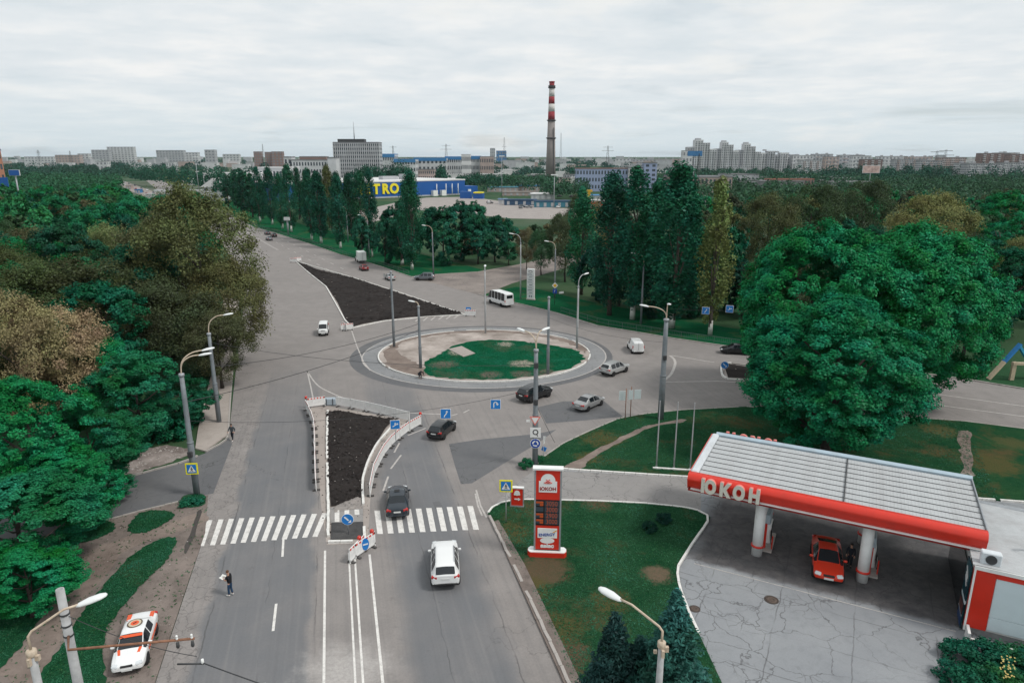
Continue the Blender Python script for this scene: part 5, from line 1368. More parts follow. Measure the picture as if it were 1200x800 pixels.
def crossing_sign(p, z, label, post=True, yaw=0, face=0):
    o = empty('crossing_sign', p, yaw, label, 'road sign')
    if post: MB().tube([(0, .05, 0), (0, .05, z + .4)], .035, 8).build('post', M_POLEL, o)
    MB().box((0, face, z), (1.0, .04, 1.0), bev=.015).build('yellow_board', M_YEL, o)
    MB().box((0, face - .025, z), (.76, .015, .76)).build('blue_field', M_BLUE, o)
    MB().add([(-.33, face - .04, z - .27), (.33, face - .04, z - .27), (0, face - .04, z + .32)], [(0, 1, 2)]).build('white_triangle', M_WHITE, o)
    y = face - .05; pd = MB()
    pd.add([(.05 * math.cos(2 * math.pi * i / 10), y, z + .12 + .05 * math.sin(2 * math.pi * i / 10)) for i in range(10)], [list(range(9, -1, -1))])
    for a, b in (((0, .07), (.01, -.08)), ((.01, -.08), (.11, -.22)), ((.01, -.08), (-.09, -.22)), ((0, .05), (.11, -.03)), ((0, .05), (-.1, -.04))):
        t = (Vector(b) - Vector(a)).normalized() * .022
        pd.add([(a[0] - t.y, y, z + a[1] + t.x), (a[0] + t.y, y, z + a[1] - t.x), (b[0] + t.y, y, z + b[1] - t.x), (b[0] - t.y, y, z + b[1] + t.x)], [(0, 1, 2, 3)])
    pd.build('walking_figure', M_BLACK, o)
    return o
g = G(231, 580); crossing_sign((g.x, g.y - .32, 0), 2.55, 'yellow edged pedestrian crossing sign on the lamp post at the left side street', False, R(4))
g = G(593, 613); crossing_sign((g.x, g.y, .1), 3.05, 'yellow edged pedestrian crossing sign on a thin post at the lawn corner', True, R(-4))
def disc(mb, r_, x, y, z, n=24): mb.add([(x + r_ * math.cos(2 * math.pi * i / n), y, z + r_ * math.sin(2 * math.pi * i / n)) for i in range(n)], [list(range(n - 1, -1, -1))]); return mb
def rdisc(r_, t, y, z, n=24):
    m = MB(); ring_ = [(r_ * math.cos(2 * math.pi * i / n), r_ * math.sin(2 * math.pi * i / n)) for i in range(n)]
    m.add([(x, y - t / 2, z + q_) for x, q_ in ring_] + [(x, y + t / 2, z + q_) for x, q_ in ring_], [list(range(n - 1, -1, -1)), [n + i for i in range(n)]] + [(i, (i + 1) % n, n + (i + 1) % n, n + i) for i in range(n)]); return m
cpos = LP['c'].location
def yield_sign():
    o = empty('yield_sign', (cpos.x - .05, cpos.y - .33, 4.45), R(-3), 'small white give way triangle with pale red edge on the two-lamp sign post', 'road sign')
    MB().add([(-.5, 0, .42), (0, 0, -.45), (.5, 0, .42), (-.5, .03, .42), (0, .03, -.45), (.5, .03, .42)], [(0, 1, 2), (5, 4, 3), (0, 3, 4, 1), (1, 4, 5, 2), (2, 5, 3, 0)]).build('board', M_PINK, o)
    MB().add([(-.34, -.012, .33), (0, -.012, -.27), (.34, -.012, .33)], [(0, 1, 2)]).build('white_field', M_WHITE, o)
    MB().box((-.62, .02, .0), (.3, .02, .22)).build('side_plate', M_WHITEB, o)
yield_sign()
def ring_sign():
    o = empty('junction_scheme_sign', (cpos.x, cpos.y - .33, 3.35), R(-3), 'white square sign with black ring on the two-lamp sign post', 'road sign')
    MB().box((0, 0, 0), (.95, .03, .95), bev=.01).build('board', M_WHITE, o)
    m = MB(); n = 20
    A = [(.26 * math.cos(2 * math.pi * i / n), -.024, .04 + .26 * math.sin(2 * math.pi * i / n)) for i in range(n)]; B = [(.17 * math.cos(2 * math.pi * i / n), -.024, .04 + .17 * math.sin(2 * math.pi * i / n)) for i in range(n)]
    m.add(A + B, [((i + 1) % n, i, n + i, n + (i + 1) % n) for i in range(n)]); m.box((.16, -.024, -.26), (.07, .006, .2), rot=Matrix.Rotation(-.5, 3, 'Y')); m.build('ring', M_BLACK, o)
ring_sign()
def roundabout_sign():
    o = empty('roundabout_sign', (cpos.x, cpos.y - .33, 2.3), R(-3), 'round blue roundabout sign lowest on the two-lamp sign post', 'road sign')
    rdisc(.48, .03, 0, 0).build('board', M_WHITEB, o); rdisc(.44, .012, -.022, 0).build('blue_field', M_DBLUE, o)
    for k in range(3):
        a0 = R(90 + 120 * k); m = MB(); n = 7
        A = [(.28 * math.cos(a0 + R(70) * i / n), -.032, .28 * math.sin(a0 + R(70) * i / n)) for i in range(n + 1)]; B = [(.17 * math.cos(a0 + R(70) * i / n), -.032, .17 * math.sin(a0 + R(70) * i / n)) for i in range(n + 1)]
        m.add(A + B, [(i + 1, i, n + 1 + i, n + 2 + i) for i in range(n)])
        a1 = a0 + R(70); t = a1 + math.pi / 2
        m.add([(.32 * math.cos(a1), -.032, .32 * math.sin(a1)), (.12 * math.cos(a1), -.032, .12 * math.sin(a1)), (.225 * math.cos(a1) + .16 * math.cos(t), -.032, .225 * math.sin(a1) + .16 * math.sin(t))], [(0, 1, 2)])
        m.build('arrow', M_WHITE, o)
roundabout_sign()
def keep_right(p, z, label, yaw=0, r_=.46):
    o = empty('keep_right_sign', p, yaw, label, 'road sign')
    MB().tube([(0, .05, 0), (0, .05, z + .2)], .035, 8).build('post', M_GALV, o)
    rdisc(r_, .03, 0, z).build('board', M_WHITEB, o); rdisc(r_ * .93, .012, -.022, z).build('blue_field', M_BLUE, o)
    m = MB(); rt = Matrix.Rotation(R(45), 3, 'Y'); m.box((-.07, -.034, z + .07), (.42, .008, .11), rot=rt)
    q_ = [(.26, -.26), (.26, -.02), (.02, -.26)]; m.add([(x, -.036, z + zz_) for x, zz_ in q_], [(0, 1, 2)]); m.build('arrow', M_WHITE, o)
g = G(408.5, 627); keep_right((g.x, g.y, .08), 1.25, 'round blue keep-right sign on the crossing island', R(4))
g = G(848.5, 437); keep_right((g.x, g.y, .1), 1.0, 'round blue keep-right sign at the tip of the right-hand soil island', R(-10), .5)
def diamond():
    g = G(650, 357); o = empty('priority_sign', g, R(-5), 'yellow diamond priority sign with blue plate on a dark post by the verge', 'road sign')
    MB().tube([(0, .05, 0), (0, .05, 4.2)], .05, 8).build('post', M_DKST, o)
    rt = Matrix.Rotation(R(45), 3, 'Y')
    MB().box((0, 0, 3.75), (.85, .03, .85), rot=rt).build('board', M_WHITE, o); MB().box((0, -.02, 3.75), (.52, .02, .52), rot=rt).build('yellow_field', mat('amber', (.75, .42, .02), .5), o)
    MB().box((0, 0, 2.65), (.8, .03, .9)).build('blue_plate', M_DBLUE, o)
    MB().tube([(-.08, -.03, 2.4), (-.05, -.03, 2.8), (.1, -.03, 2.85)], .05, 5).build('arrow', M_WHITE, o)
    MB().box((1.25, 0, 2.4), (.9, .05, .36), rot=Matrix.Rotation(-.15, 3, 'Y')).build('white_arm_plate', M_WHITE, o); MB().tube([(0, .05, 2.0), (.9, .03, 2.35)], .03, 6).build('bracket', M_DKST, o)
diamond()
def info_pillar():
    g = G(622, 351); o = empty('info_pillar', g, R(-22), 'tall white info pillar with rows of dark lettering on the verge', 'sign')
    MB().box((0, 0, 3.1), (1.55, .5, 6.2), bev=.03).build('body', M_WHITE, o)
    MB().box((0, 0, .08), (1.75, .7, .2)).build('foot', M_KERB, o)
    m = MB(); n = 20; m.add([(.42 * math.cos(2 * math.pi * i / n), -.27, 5.65 + .24 * math.sin(2 * math.pi * i / n)) for i in range(n)], [list(range(n - 1, -1, -1))]); m.build('oval_emblem', M_BLACK, o)
    m = MB(); m.add([(.34 * math.cos(2 * math.pi * i / n), -.275, 5.65 + .15 * math.sin(2 * math.pi * i / n)) for i in range(n)], [list(range(n - 1, -1, -1))]); m.build('oval_emblem_field', M_WHITE, o)
    M_G = mat('pillar_print', (.16, .2, .24), .6)
    for i in range(8):
        z = 5.1 - .52 * i
        MB().box((0, -.262, z - .26), (1.3, .012, .04)).build('divider', M_G, o)
        MB().box(((-.12, .05, -.05)[i % 3], -.262, z), ((1.0, .7, .85)[i % 3], .012, (.13, .11)[i % 2])).build('printed_line', M_G, o)
    for x in (-.2, .22): MB().box((x, -.262, .75), (.22, .012, .4)).build('large_digit', M_G, o)
info_pillar()
def boards():
    g0, g1 = G(732, 492.5), G(739, 490); c = (g0 + g1) / 2; o = empty('blank_boards', c, R(6), 'three blank white boards on two rusty posts at the lawn edge', 'sign')
    for gg in (g0, g1): MB().tube([gg - c, gg - c + Vector((0, 0, 3.6))], .045, 8).build('post', M_RUST, o)
    for x, wd, dz in ((-.72, .72, 0), (.18, .5, .05), (.95, .72, .1)): MB().box((x, -.08, 2.75 + dz), (wd, .04, 1.05), bev=.01).build('board', mat('blank_board', (.55, .62, .63), .6, .05, 2), o)
boards()
def banner_post():
    g = G(636.5, 541); o = empty('small_banner_post', g, R(-12), 'small white and blue pennant on a thin post beside the two-lamp sign post', 'banner')
    MB().tube([(0, 0, 0), (0, 0, 2.5)], .03, 6).build('post', M_POLEL, o)
    MB().add([(-.02, 0, 2.55), (.24, .03, 2.5), (.12, .06, 1.9), (.02, .0, 1.75), (-.02, .04, 2.55), (.24, .07, 2.5), (.12, .1, 1.9), (.02, .04, 1.75)], [(0, 1, 2, 3), (7, 6, 5, 4), (0, 4, 5, 1), (1, 5, 6, 2), (2, 6, 7, 3), (3, 7, 4, 0)]).build('white_pennant', M_WHITE, o)
    MB().box((.06, .03, 1.3), (.42, .05, .4), rot=Matrix.Rotation(.4, 3, 'Y')).build('blue_plate', M_BLUE, o)
banner_post()
# flagpoles on their rail
def flagpole(u, vb, label):
    g = G(u, vb); o = empty('flagpole', (g.x, g.y, .16), 0, label, 'flagpole', 'bare flagpoles on the upper lawn')
    MB().lathe([(.07, 0), (.06, 3), (.04, 6.3), (.05, 6.34)], 10).build('pole', M_POLEL, o); MB().lathe([(.16, -.05), (.16, .03), (.09, .1)], 10).build('foot', M_WHITE, o)
for u, lb in ((769, 'leftmost of the three bare flagpoles'), (789.5, 'middle one of the three bare flagpoles'), (808.5, 'rightmost of the three bare flagpoles, next to the canopy')): flagpole(u, 549.5 + (u - 769) * .06, lb)
g0, g1 = G(765, 549.5), G(813, 552.5); mb = MB().wallribbon([g0, g1], .22, .08, .2); tag(mb.build('flagpole_plinth', M_KERBW), 'long low white plinth under the three flagpoles', 'plinth')
# wooden playground frame at the right edge
def aframe():
    g = G(1158, 444); o = empty('timber_frame', g, 0, 'blue and bare timber trestle frame beside the right-hand road', 'timber frame')
    a, apex, b = Vector((0, 0, 0)), Vector((3.4, .4, 4.3)), Vector((6.6, .3, 0.1))
    mid = a + (apex - a) * .52
    def beam(p, q_, nm, m): MB().box((0, 0, (q_ - p).length / 2), (.5, .3, (q_ - p).length)).build(nm, m, o, p, (q_ - p).to_track_quat('Z', 'Y').to_euler())
    M_WOOD = mat('bare_wood', (.46, .38, .27), .8, .15, 4); M_BW = mat('blue_wood', (.02, .17, .42), .6, .12, 4); M_BW2 = mat('light_blue_wood', (.04, .30, .48), .6, .1, 4)
    beam(a, mid, 'lower_leg', M_WOOD); beam(mid, apex + (apex - mid) * .1, 'upper_leg', M_BW); beam(apex, apex + (b - apex) * .55, 'upper_leg', M_BW2); beam(apex + (b - apex) * .55, b, 'lower_leg', M_WOOD)
    beam(Vector((2.65, -.4, 0)), Vector((2.65, -.4, 2.4)), 'post', M_WOOD); beam(Vector((2.4, -.4, 2.2)), Vector((6.4, -.4, 2.1)), 'crossbeam', M_WOOD)
aframe()

# ------------------------------------------------------------------ plastic barriers
M_FOOT = mat('dusty_rubber', (.085, .08, .078), .9, .2, 5)
def barrier_protos():
    out_ = []
    for kind in ('striped', 'mesh'):
        o = empty('road_barrier', (0, -60, 0))
        L, H = 2.0, 1.0
        f = MB()
        f.box((0, 0, .95), (L, .06, .16)); f.box((0, 0, .22), (L, .06, .12))
        for s in (-1, 1): f.box((s * (L / 2 - .04), 0, .55), (.09, .06, 1.0))
        n = 13
        for i in range(n): f.box((-L / 2 + .12 + (L - .24) * i / (n - 1), 0, .58), (.135, .035, .68))
        f.build('panel_frame', M_WHITEB, o)
        if kind == 'striped':
            for s in (-1, 1):
                for i in range(6): MB().box((-L / 2 + .17 + i * .332, s * .034, .95), (.17, .008, .13)).build('red_square', M_RED, o)
        for s in (-1, 1): MB().box((s * .78, 0, .05), (.2, .62, .1), bev=.03).build('foot', M_FOOT, o)
        out_.append(o)
    return out_
BPROTO = barrier_protos(); BUSED = set()
def place_barrier(k, p, yaw, label, group):
    if k in BUSED: c = copy_tree(BPROTO[k])
    else: c = BPROTO[k]; BUSED.add(k)
    c.location = p; c.rotation_euler = (0, 0, yaw); c.scale = (1, 1, 1.13); tag(c, label, 'barrier', group); return c
def barrier_row(pts, k, label, group, step=2.06, jig=0.0, seed=0):
    r = random.Random(seed); q_ = resample(pts, step); n_ = 0
    for a, b in zip(q_, q_[1:]):
        m = (a + b) / 2; t = b - a
        place_barrier(k, (m.x, m.y, .012), math.atan2(t.y, t.x) + r.uniform(-jig, jig), label + ', ' + ORD[n_] + ' from its far end', group); n_ += 1
barrier_row(GP([(359, 480), (364, 490), (369, 505), (369.5, 540), (371, 582)]), 0, 'red-squared white barrier left of the soil bed', 'barrier panels left of the soil bed', jig=.05)
barrier_row(GP([(360, 478.5), (382, 475.5)]), 0, 'red-squared white barrier at the soil bed corner', 'barrier panels at the top left corner')
barrier_row(GP([(394, 476), (420, 480), (450, 487), (492, 497.5)]), 1, 'plain slatted white barrier along the soil bed', 'slatted barrier panels along the soil bed')
barrier_row(catmull(GP([(494, 498), (478, 507), (462, 520), (453, 530), (445, 544), (438, 560), (433.5, 586)]), 4), 0, 'red-squared white barrier right of the soil bed', 'barrier panels right of the soil bed', jig=.03)
place_barrier(0, G(419, 652), R(72), 'white barrier panel at the near tip of the crossing island, left one of the pair', None)
g = G(428.5, 647); pb_ = place_barrier(0, g, R(58), 'white barrier panel with blue oval sign at the near tip of the crossing island', None)
def on_panel():
    o = empty('barrier_sign', (g.x, g.y - .05, .75), R(30), 'upright blue oval sign with white bar fixed to the island tip barrier', 'road sign')
    n = 20; m = MB(); m.add([(.26 * math.cos(2 * math.pi * i / n), -.12, .46 * math.sin(2 * math.pi * i / n)) for i in range(n)] + [(.26 * math.cos(2 * math.pi * i / n), -.09, .46 * math.sin(2 * math.pi * i / n)) for i in range(n)], [list(range(n - 1, -1, -1)), [n + i for i in range(n)]] + [(i, (i + 1) % n, n + (i + 1) % n, n + i) for i in range(n)]); m.build('board', M_BLUE, o)
    MB().box((0, -.13, 0), (.36, .01, .1)).build('white_bar', M_WHITE, o)
on_panel()
def warn_lamp(p, label):
    o = empty('warning_lamp', p, 0, label, 'warning lamp')
    MB().lathe([(.05, 0), (.05, .1), (.03, .12)], 10).build('socket', M_BLACK, o)
    MB().lathe([(.11, .1), (.16, .2), (.15, .32), (.08, .4)], 12).build('lens', mat('red_lens', (.55, .03, .015), .2, spec=.6), o)
warn_lamp(g + Vector((.35, .75, 1.0)), 'red warning lamp on the far end of the island tip barrier')
warn_lamp(G(419, 652) + Vector((.1, .4, 1.0)), 'red warning lamp on the near end of the island tip barriers')
warn_lamp(G(493, 497.5) + Vector((0, 0, 1.02)), 'red warning lamp on the corner of the white barriers right of the soil bed')
warn_lamp(G(359.5, 478) + Vector((0, 0, 1.02)), 'red warning lamp on the top left corner of the barriers')
def water_block():
    g_ = G(387, 474.5); o = empty('water_barrier', g_, R(2), 'grey-blue filled plastic block between the two barrier rows', 'barrier')
    MB().box((0, 0, .45), (1.5, .5, .9), bev=.12).build('body', mat('grey_blue_plastic', (.36, .42, .47), .5, .08, 3), o)
    for x in (-.35, .35): MB().box((x, -.26, .5), (.08, .03, .7)).build('groove', M_DKST, o)
water_block()
place_barrier(0, G(404, 386.5), R(-58), 'white barrier panel at the lower left corner of the far soil island', None)
place_barrier(0, G(407, 387), R(20), 'second white barrier panel at the lower left corner of the far soil island', None)
place_barrier(0, G(344, 307.5), R(-8), 'white barrier panel at the far tip of the far soil island', None)
place_barrier(0, G(349, 306.5), R(35), 'second white barrier panel at the far tip of the far soil island', None)
place_barrier(0, G(551, 370.5), R(-8), 'white barrier panel with red squares at the right tip of the far soil island', None)
def tip_sign():
    g_ = G(549, 370); o = empty('tip_sign', (g_.x, g_.y - .1, .9), 0, 'small blue arrow sign above the barrier at the right tip of the far island', 'road sign')
    MB().box((0, 0, .35), (.85, .03, .7)).build('board', M_BLUE, o); MB().box((0, -.02, .35), (.5, .012, .14)).build('arrow_bar', M_WHITE, o); MB().tube([(0, .04, -.9), (0, .04, .6)], .03, 6).build('post', M_GALV, o)
tip_sign()
# low metal railings along the verges
def railing(pts, label, gap=2.6, h=.95, m=None, seed=0, gates=()):
    q_ = resample(pts, gap); o = empty('railing', q_[0], 0, label, 'railing'); z = .0
    pm = MB().box((0, 0, h / 2), (.06, .06, h)).mesh('post', m or M_GALV)
    for a in q_: link('post', pm, o, a - q_[0])
    for nm, zz_ in (('top_rail', h - .03), ('lower_rail', .25)): MB().tube([a - q_[0] + Vector((0, 0, zz_)) for a in q_], .028, 5).build(nm, m or M_GALV, o)
    bars = MB()
    for a, b in zip(q_, q_[1:]):
        for k in range(1, 9):
            c = a + (b - a) * (k / 9) - q_[0]; bars.box((c.x, c.y, .58), (.016, .016, .66))
    bars.build('bar', m or M_GALV, o)['kind'] = 'stuff'
    return o
M_RAILP = mat('grey_green_rail', (.12, .15, .145), .6, .15, 3)
railing([p + Vector((.9, 1.1, 0)) for p in VK[3:9]], 'low grey railing along the verge under the dark poplars', m=M_RAILP)
railing([G(300, 267) + D2 * 60 - N2 * 1.2] + [p - N2 * 1.2 for p in RK[1:8]], 'low grey railing along the avenue in front of the poplars', 3.2, m=M_RAILP)
# shrubs, bushes and the two spruces
M_S = [bushm(71), bushm(72, ncl=30), bushm(73, Rr=1.0, H=.8)]
def shrub(p, sc, col, label, i=0, scz=1.0, z=.1, group=None):
    o = empty('shrub', (p[0], p[1], z), rnd.uniform(0, 6), label, 'shrub', group, scale=(sc, sc, sc * scz)); c = link('foliage', M_S[i], o); c.color = (*col, 1); return o
shrub(G(777, 612), .75, (.006, .04, .028), 'small dark round shrub near the right end of the lawn')
shrub(G(761, 622), .7, (.006, .042, .028), 'small dark round shrub left of and nearer than its neighbour on the lawn', 1)
shrub(G(225, 590), 1.0, (.010, .09, .04), 'low green bush at the foot of the corner lamp post', 2, .6, .05)
shrub(G(617, 548), .8, (.012, .10, .04), 'green bush at the foot of the two-lamp sign post', 1)
shrub(G(632, 541), .6, (.014, .11, .045), 'smaller green bush right of the two-lamp sign post', 0)
for i, (u, v, s_, c_) in enumerate(((222, 497, 1.9, (.006, .07, .034)), (205, 512, 2.0, (.006, .085, .038)), (182, 508, 2.2, (.005, .075, .036)), (232, 470, 1.7, (.02, .07, .034)), (160, 520, 2.0, (.005, .10, .04)), (244, 440, 1.6, (.03, .065, .03)), (130, 530, 2.2, (.004, .105, .04)))):
    shrub(G(u, v), s_, c_, ('dark bush beside the left pavement near the lamp post', 'green bush in the undergrowth behind the rubble ground', 'large dark bush left of the trodden gap in the undergrowth', 'small olive bush at the back of the left pavement', 'green bush above the left end of the rubble ground', 'brownish bush under the roadside trees by the pavement', 'bright green bush at the far kerb of the side street')[i], i % 3, 1.1, -.03)
HEDGE = [(1125, 772, 1.9), (1155, 775, 2.0), (1188, 778, 2.1), (1120, 800, 2.0), (1150, 808, 2.1), (1185, 812, 2.2), (1212, 790, 2.2)]
for i, (u, v, s_) in enumerate(HEDGE):
    shrub(G(u, v), s_ * .72, (.008, .075, .040) if i not in (2, 5) else (.02, .11, .045), 'dark green juniper in the bed below the station shop, ' + ('leftmost at the back', 'middle at the back', 'by the yellow flowers', 'leftmost at the front', 'middle at the front', 'right of the yellow flowers', 'rightmost')[i], i % 3, .75, .02, 'junipers below the shop')
fl = quads('yellow_flowers', np.array([list(G(1182 + random.Random(i).uniform(-10, 8), 782 + random.Random(i + 99).uniform(-14, 12), 1.25 + .2 * random.Random(i + 7).random())) for i in range(46)]), np.tile(np.array([[0., -.4, 1.]]), (46, 1)), np.full(46, .10), .9, mat('yellow_petals', (.45, .36, .12), .7))
tag(link('yellow_flowers', fl), kind='stuff')
P_SPR = [spruce(81, 8.6, 2.7, 30, .30), spruce(82, 6.5, 2.0, 24, .28)]
def spr(p, i, col, sc, scz, label):
    o = empty('spruce_tree', (p[0], p[1], .05), 1.1 * i, label, 'tree', scale=(sc, sc, sc * scz)); c = link('crown', P_SPR[i], o); c.color = (*col, 1)
    MB().tube([(0, 0, 0), (0, 0, 5)], [.16, .05], 8).build('trunk', M_BARKD, o)
def tipat(u, v, h): q_ = G(u, v, h); return (q_.x, q_.y)
spr(tipat(795, 693, 8.0), 0, (.022, .085, .066), .95, .98, 'large blue-green spruce at the lower edge beside the concrete lamp post')
spr(tipat(722, 716, 6.3), 1, (.012, .040, .036), .95, 1.0, 'thin dark spruce left of the large blue-green spruce')
spr(tipat(752, 742, 4.6), 1, (.014, .055, .046), .9, .75, 'short dark spruce between the other two at the lower edge')
# ------------------------------------------------------------------ vehicles
def carpaint(name, col, rough=.28, metal=0.0):
    m = mat(name, col, rough, .03, .6, metal=metal, spec=.5, coat=.25, dirt=tuple(c * .8 + .03 for c in col), dirt_amt=.25, dscale=1.5); return m
M_TYRE = mat('tyre', (.018, .018, .019), .85, .15, 8)
M_RIM = mat('rim', (.36, .37, .38), .35, .1, 6, metal=.5)
M_TAIL = mat('tail_light', (.42, .012, .010), .2, .05, 3, spec=.6)
M_HEAD = mat('head_light', (.62, .65, .67), .12, .05, 3, spec=.7)
M_TRIM = mat('black_trim', (.022, .022, .024), .6, .1, 4)
M_PLATE = mat('number_plate_white', (.66, .67, .66), .5, .04, 4)
def loft(stations, mats, subd=2):
    """stations from rear to front: (y, w, zs, zb, zt, wt, side, top); side/top name the strip ahead of the station"""
    names = ['body', 'side_window', 'windscreen', 'rear_window', 'lower_trim']
    V = []; F = []; MI = []
    def sec(st):
        y, w_, zs, zb, zt, wt = st[:6]
        return [(0, zs), (w_ * .84, zs), (w_ * .97, zs + .10), (w_, zs + (zb - zs) * .55), (w_ * .985, zb - .05), (w_ * .94, zb), (wt, zt - .05), (wt * .93, zt), (0, zt + .025)]
    n = 9
    for st in stations:
        s_ = sec(st)
        for x, z in s_: V.append((x, st[0], z))
        for x, z in s_[1:-1]: V.append((-x, st[0], z))
    per = 2 * n - 2
    def ix(i, k, side):          # side 0 right, 1 left
        if side == 0 or k == 0 or k == n - 1: return i * per + k
        return i * per + n + k - 1
    for i in range(len(stations) - 1):
        st = stations[i]; side = st[6]; tp = st[7]
        for k in range(n - 1):
            for s_ in (0, 1):
                q_ = [ix(i, k, s_), ix(i, k + 1, s_), ix(i + 1, k + 1, s_), ix(i + 1, k, s_)]
                if s_ == 0: q_ = q_[::-1]
                F.append(q_)
                m = 'body'
                if k == 5: m = side
                if k == 7: m = tp
                if k < 2: m = 'lower_trim'
                MI.append(names.index(m))
    for i, e in ((0, 0), (len(stations) - 1, 1)):
        for k in range(n - 1):
            a, b, c, d = ix(i, k, 0), ix(i, k + 1, 0), ix(i, k + 1, 1), ix(i, k, 1)
            q_ = [a, b, c, d]
            q_ = [v for j, v in enumerate(q_) if v not in q_[:j]]
            if e == 1: q_ = q_[::-1]
            F.append(q_); MI.append(0 if k >= 2 else 4)
    me = bpy.data.meshes.new('tmp'); me.from_pydata(V, [], F)
    for nm in names: me.materials.append(None)
    me.polygons.foreach_set('material_index', MI); me.update()
    fm = {}
    for p_ in me.polygons:
        for ek in p_.edge_keys: fm.setdefault(ek, []).append(p_.material_index)
    at = me.attributes.new('crease_edge', 'FLOAT', 'EDGE')
    vc = {}
    for i_, e_ in enumerate(me.edges):
        ms_ = fm[tuple(sorted(e_.vertices))]
        if len(ms_) == 2 and ms_[0] != ms_[1] and not set(ms_) <= {0, 4}:
            at.data[i_].value = 1.0
            for v_ in e_.vertices: vc[v_] = 1.0
    av = me.attributes.new('crease_vert', 'FLOAT', 'POINT')
    for v_ in vc: av.data[v_].value = .8
    o = bpy.data.objects.new('tmp', me); COL.objects.link(o)
    md = o.modifiers.new('s', 'SUBSURF'); md.levels = subd; md.render_levels = subd
    dg = bpy.context.evaluated_depsgraph_get(); ev = o.evaluated_get(dg); m2 = ev.to_mesh()
    vs = [tuple(v.co) for v in m2.vertices]; fs = [(list(p.vertices), p.material_index) for p in m2.polygons]
    ev.to_mesh_clear(); bpy.data.objects.remove(o); bpy.data.meshes.remove(me)
    res = {}
    for j, nm in enumerate(names):
        sel = [f for f, k in fs if k == j]
        if not sel: continue
        groups = [sel]
        if nm == 'side_window':
            groups = [[f for f in sel if vs[f[0]][0] + vs[f[2]][0] > 0], [f for f in sel if vs[f[0]][0] + vs[f[2]][0] <= 0]]
        for gI, g_ in enumerate(groups):
            used = sorted({i for f in g_ for i in f}); mp = {u: t for t, u in enumerate(used)}
            mm = bpy.data.meshes.new(nm); mm.from_pydata([vs[u] for u in used], [], [[mp[i] for i in f] for f in g_])
            mm.polygons.foreach_set('use_smooth', [True] * len(g_)); mm.update()
            res.setdefault(nm, []).append(mm)
    return res
B = 'body'; W_ = 'side_window'
def profile(kind):
    if kind == 'sedan':   # L4.45
        S_ = [(-2.24, .70, .42, .80, .90, .56, B, B), (-2.17, .80, .28, .86, .98, .60, B, B), (-1.85, .84, .22, .90, 1.02, .66, B, B), (-1.42, .86, .20, .92, 1.05, .68, B, 'rear_window'), (-.85, .865, .19, .93, 1.38, .58, W_, B), (-.10, .87, .19, .92, 1.44, .59, B, B), (-.02, .87, .19, .92, 1.44, .59, W_, B), (.38, .87, .19, .90, 1.40, .58, W_, 'windscreen'), (1.12, .86, .20, .86, .98, .66, B, B), (1.70, .84, .22, .76, .86, .64, B, B), (2.10, .78, .26, .66, .74, .58, B, B), (2.20, .68, .36, .60, .66, .5, B, B)]
        return S_, 2.53, .305, .78
    if kind == 'hatch':   # L4.1
        S_ = [(-2.03, .72, .40, .84, .98, .58, B, B), (-1.97, .82, .28, .90, 1.06, .62, B, 'rear_window'), (-1.52, .85, .21, .94, 1.40, .58, B, B), (-1.20, .86, .2, .94, 1.45, .58, W_, B), (-.30, .865, .19, .93, 1.48, .59, B, B), (-.22, .865, .19, .93, 1.48, .59, W_, B), (.32, .865, .19, .91, 1.43, .58, W_, 'windscreen'), (1.08, .86, .2, .88, 1.0, .66, B, B), (1.60, .84, .22, .80, .88, .64, B, B), (1.95, .78, .26, .70, .76, .58, B, B), (2.05, .68, .36, .62, .68, .5, B, B)]
        return S_, 2.5, .31, .76
    if kind == 'suv':     # L4.75
        S_ = [(-2.36, .78, .50, .98, 1.12, .64, B, B), (-2.30, .90, .36, 1.03, 1.20, .68, B, 'rear_window'), (-1.98, .94, .30, 1.06, 1.58, .64, B, B), (-1.72, .95, .28, 1.07, 1.66, .63, W_, B), (-.85, .955, .27, 1.06, 1.71, .64, B, B), (-.77, .955, .27, 1.06, 1.71, .64, W_, B), (.05, .955, .27, 1.05, 1.71, .64, B, B), (.13, .955, .27, 1.05, 1.71, .64, W_, B), (.40, .955, .27, 1.04, 1.67, .63, W_, 'windscreen'), (1.12, .95, .28, 1.02, 1.14, .74, B, B), (1.85, .93, .30, .94, 1.04, .72, B, B), (2.28, .87, .36, .82, .92, .66, B, B), (2.38, .75, .46, .74, .82, .56, B, B)]
        return S_, 2.85, .365, .84
    if kind == 'van':     # small van L4.3
        S_ = [(-2.12, .78, .42, .95, 1.55, .64, B, B), (-2.06, .86, .30, 1.0, 1.72, .68, B, B), (-1.80, .88, .24, 1.0, 1.80, .70, B, B), (-.60, .89, .22, 1.0, 1.83, .70, B, B), (.10, .89, .22, 1.0, 1.82, .69, W_, B), (.55, .89, .22, .98, 1.76, .67, W_, 'windscreen'), (1.25, .88, .23, .96, 1.10, .70, B, B), (1.75, .86, .26, .86, .98, .68, B, B), (2.06, .80, .32, .72, .82, .60, B, B), (2.14, .70, .40, .64, .72, .5, B, B)]
        return S_, 2.68, .31, .78
    if kind == 'microvan':  # boxy one-box van L3.6
        S_ = [(-1.76, .64, .46, .95, 1.60, .56, B, B), (-1.70, .70, .36, 1.0, 1.70, .60, B, B), (-1.45, .71, .32, 1.0, 1.74, .61, W_, B), (-.55, .71, .3, 1.0, 1.75, .61, B, B), (-.47, .71, .3, 1.0, 1.75, .61, W_, B), (.35, .71, .3, 1.0, 1.75, .61, B, B), (.43, .71, .3, 1.0, 1.75, .61, W_, B), (.95, .71, .3, 1.0, 1.70, .60, W_, 'windscreen'), (1.55, .70, .32, .98, 1.12, .60, B, B), (1.72, .68, .36, .90, 1.0, .56, B, B), (1.78, .6, .44, .8, .9, .5, B, B)]
        return S_, 1.9, .29, .62
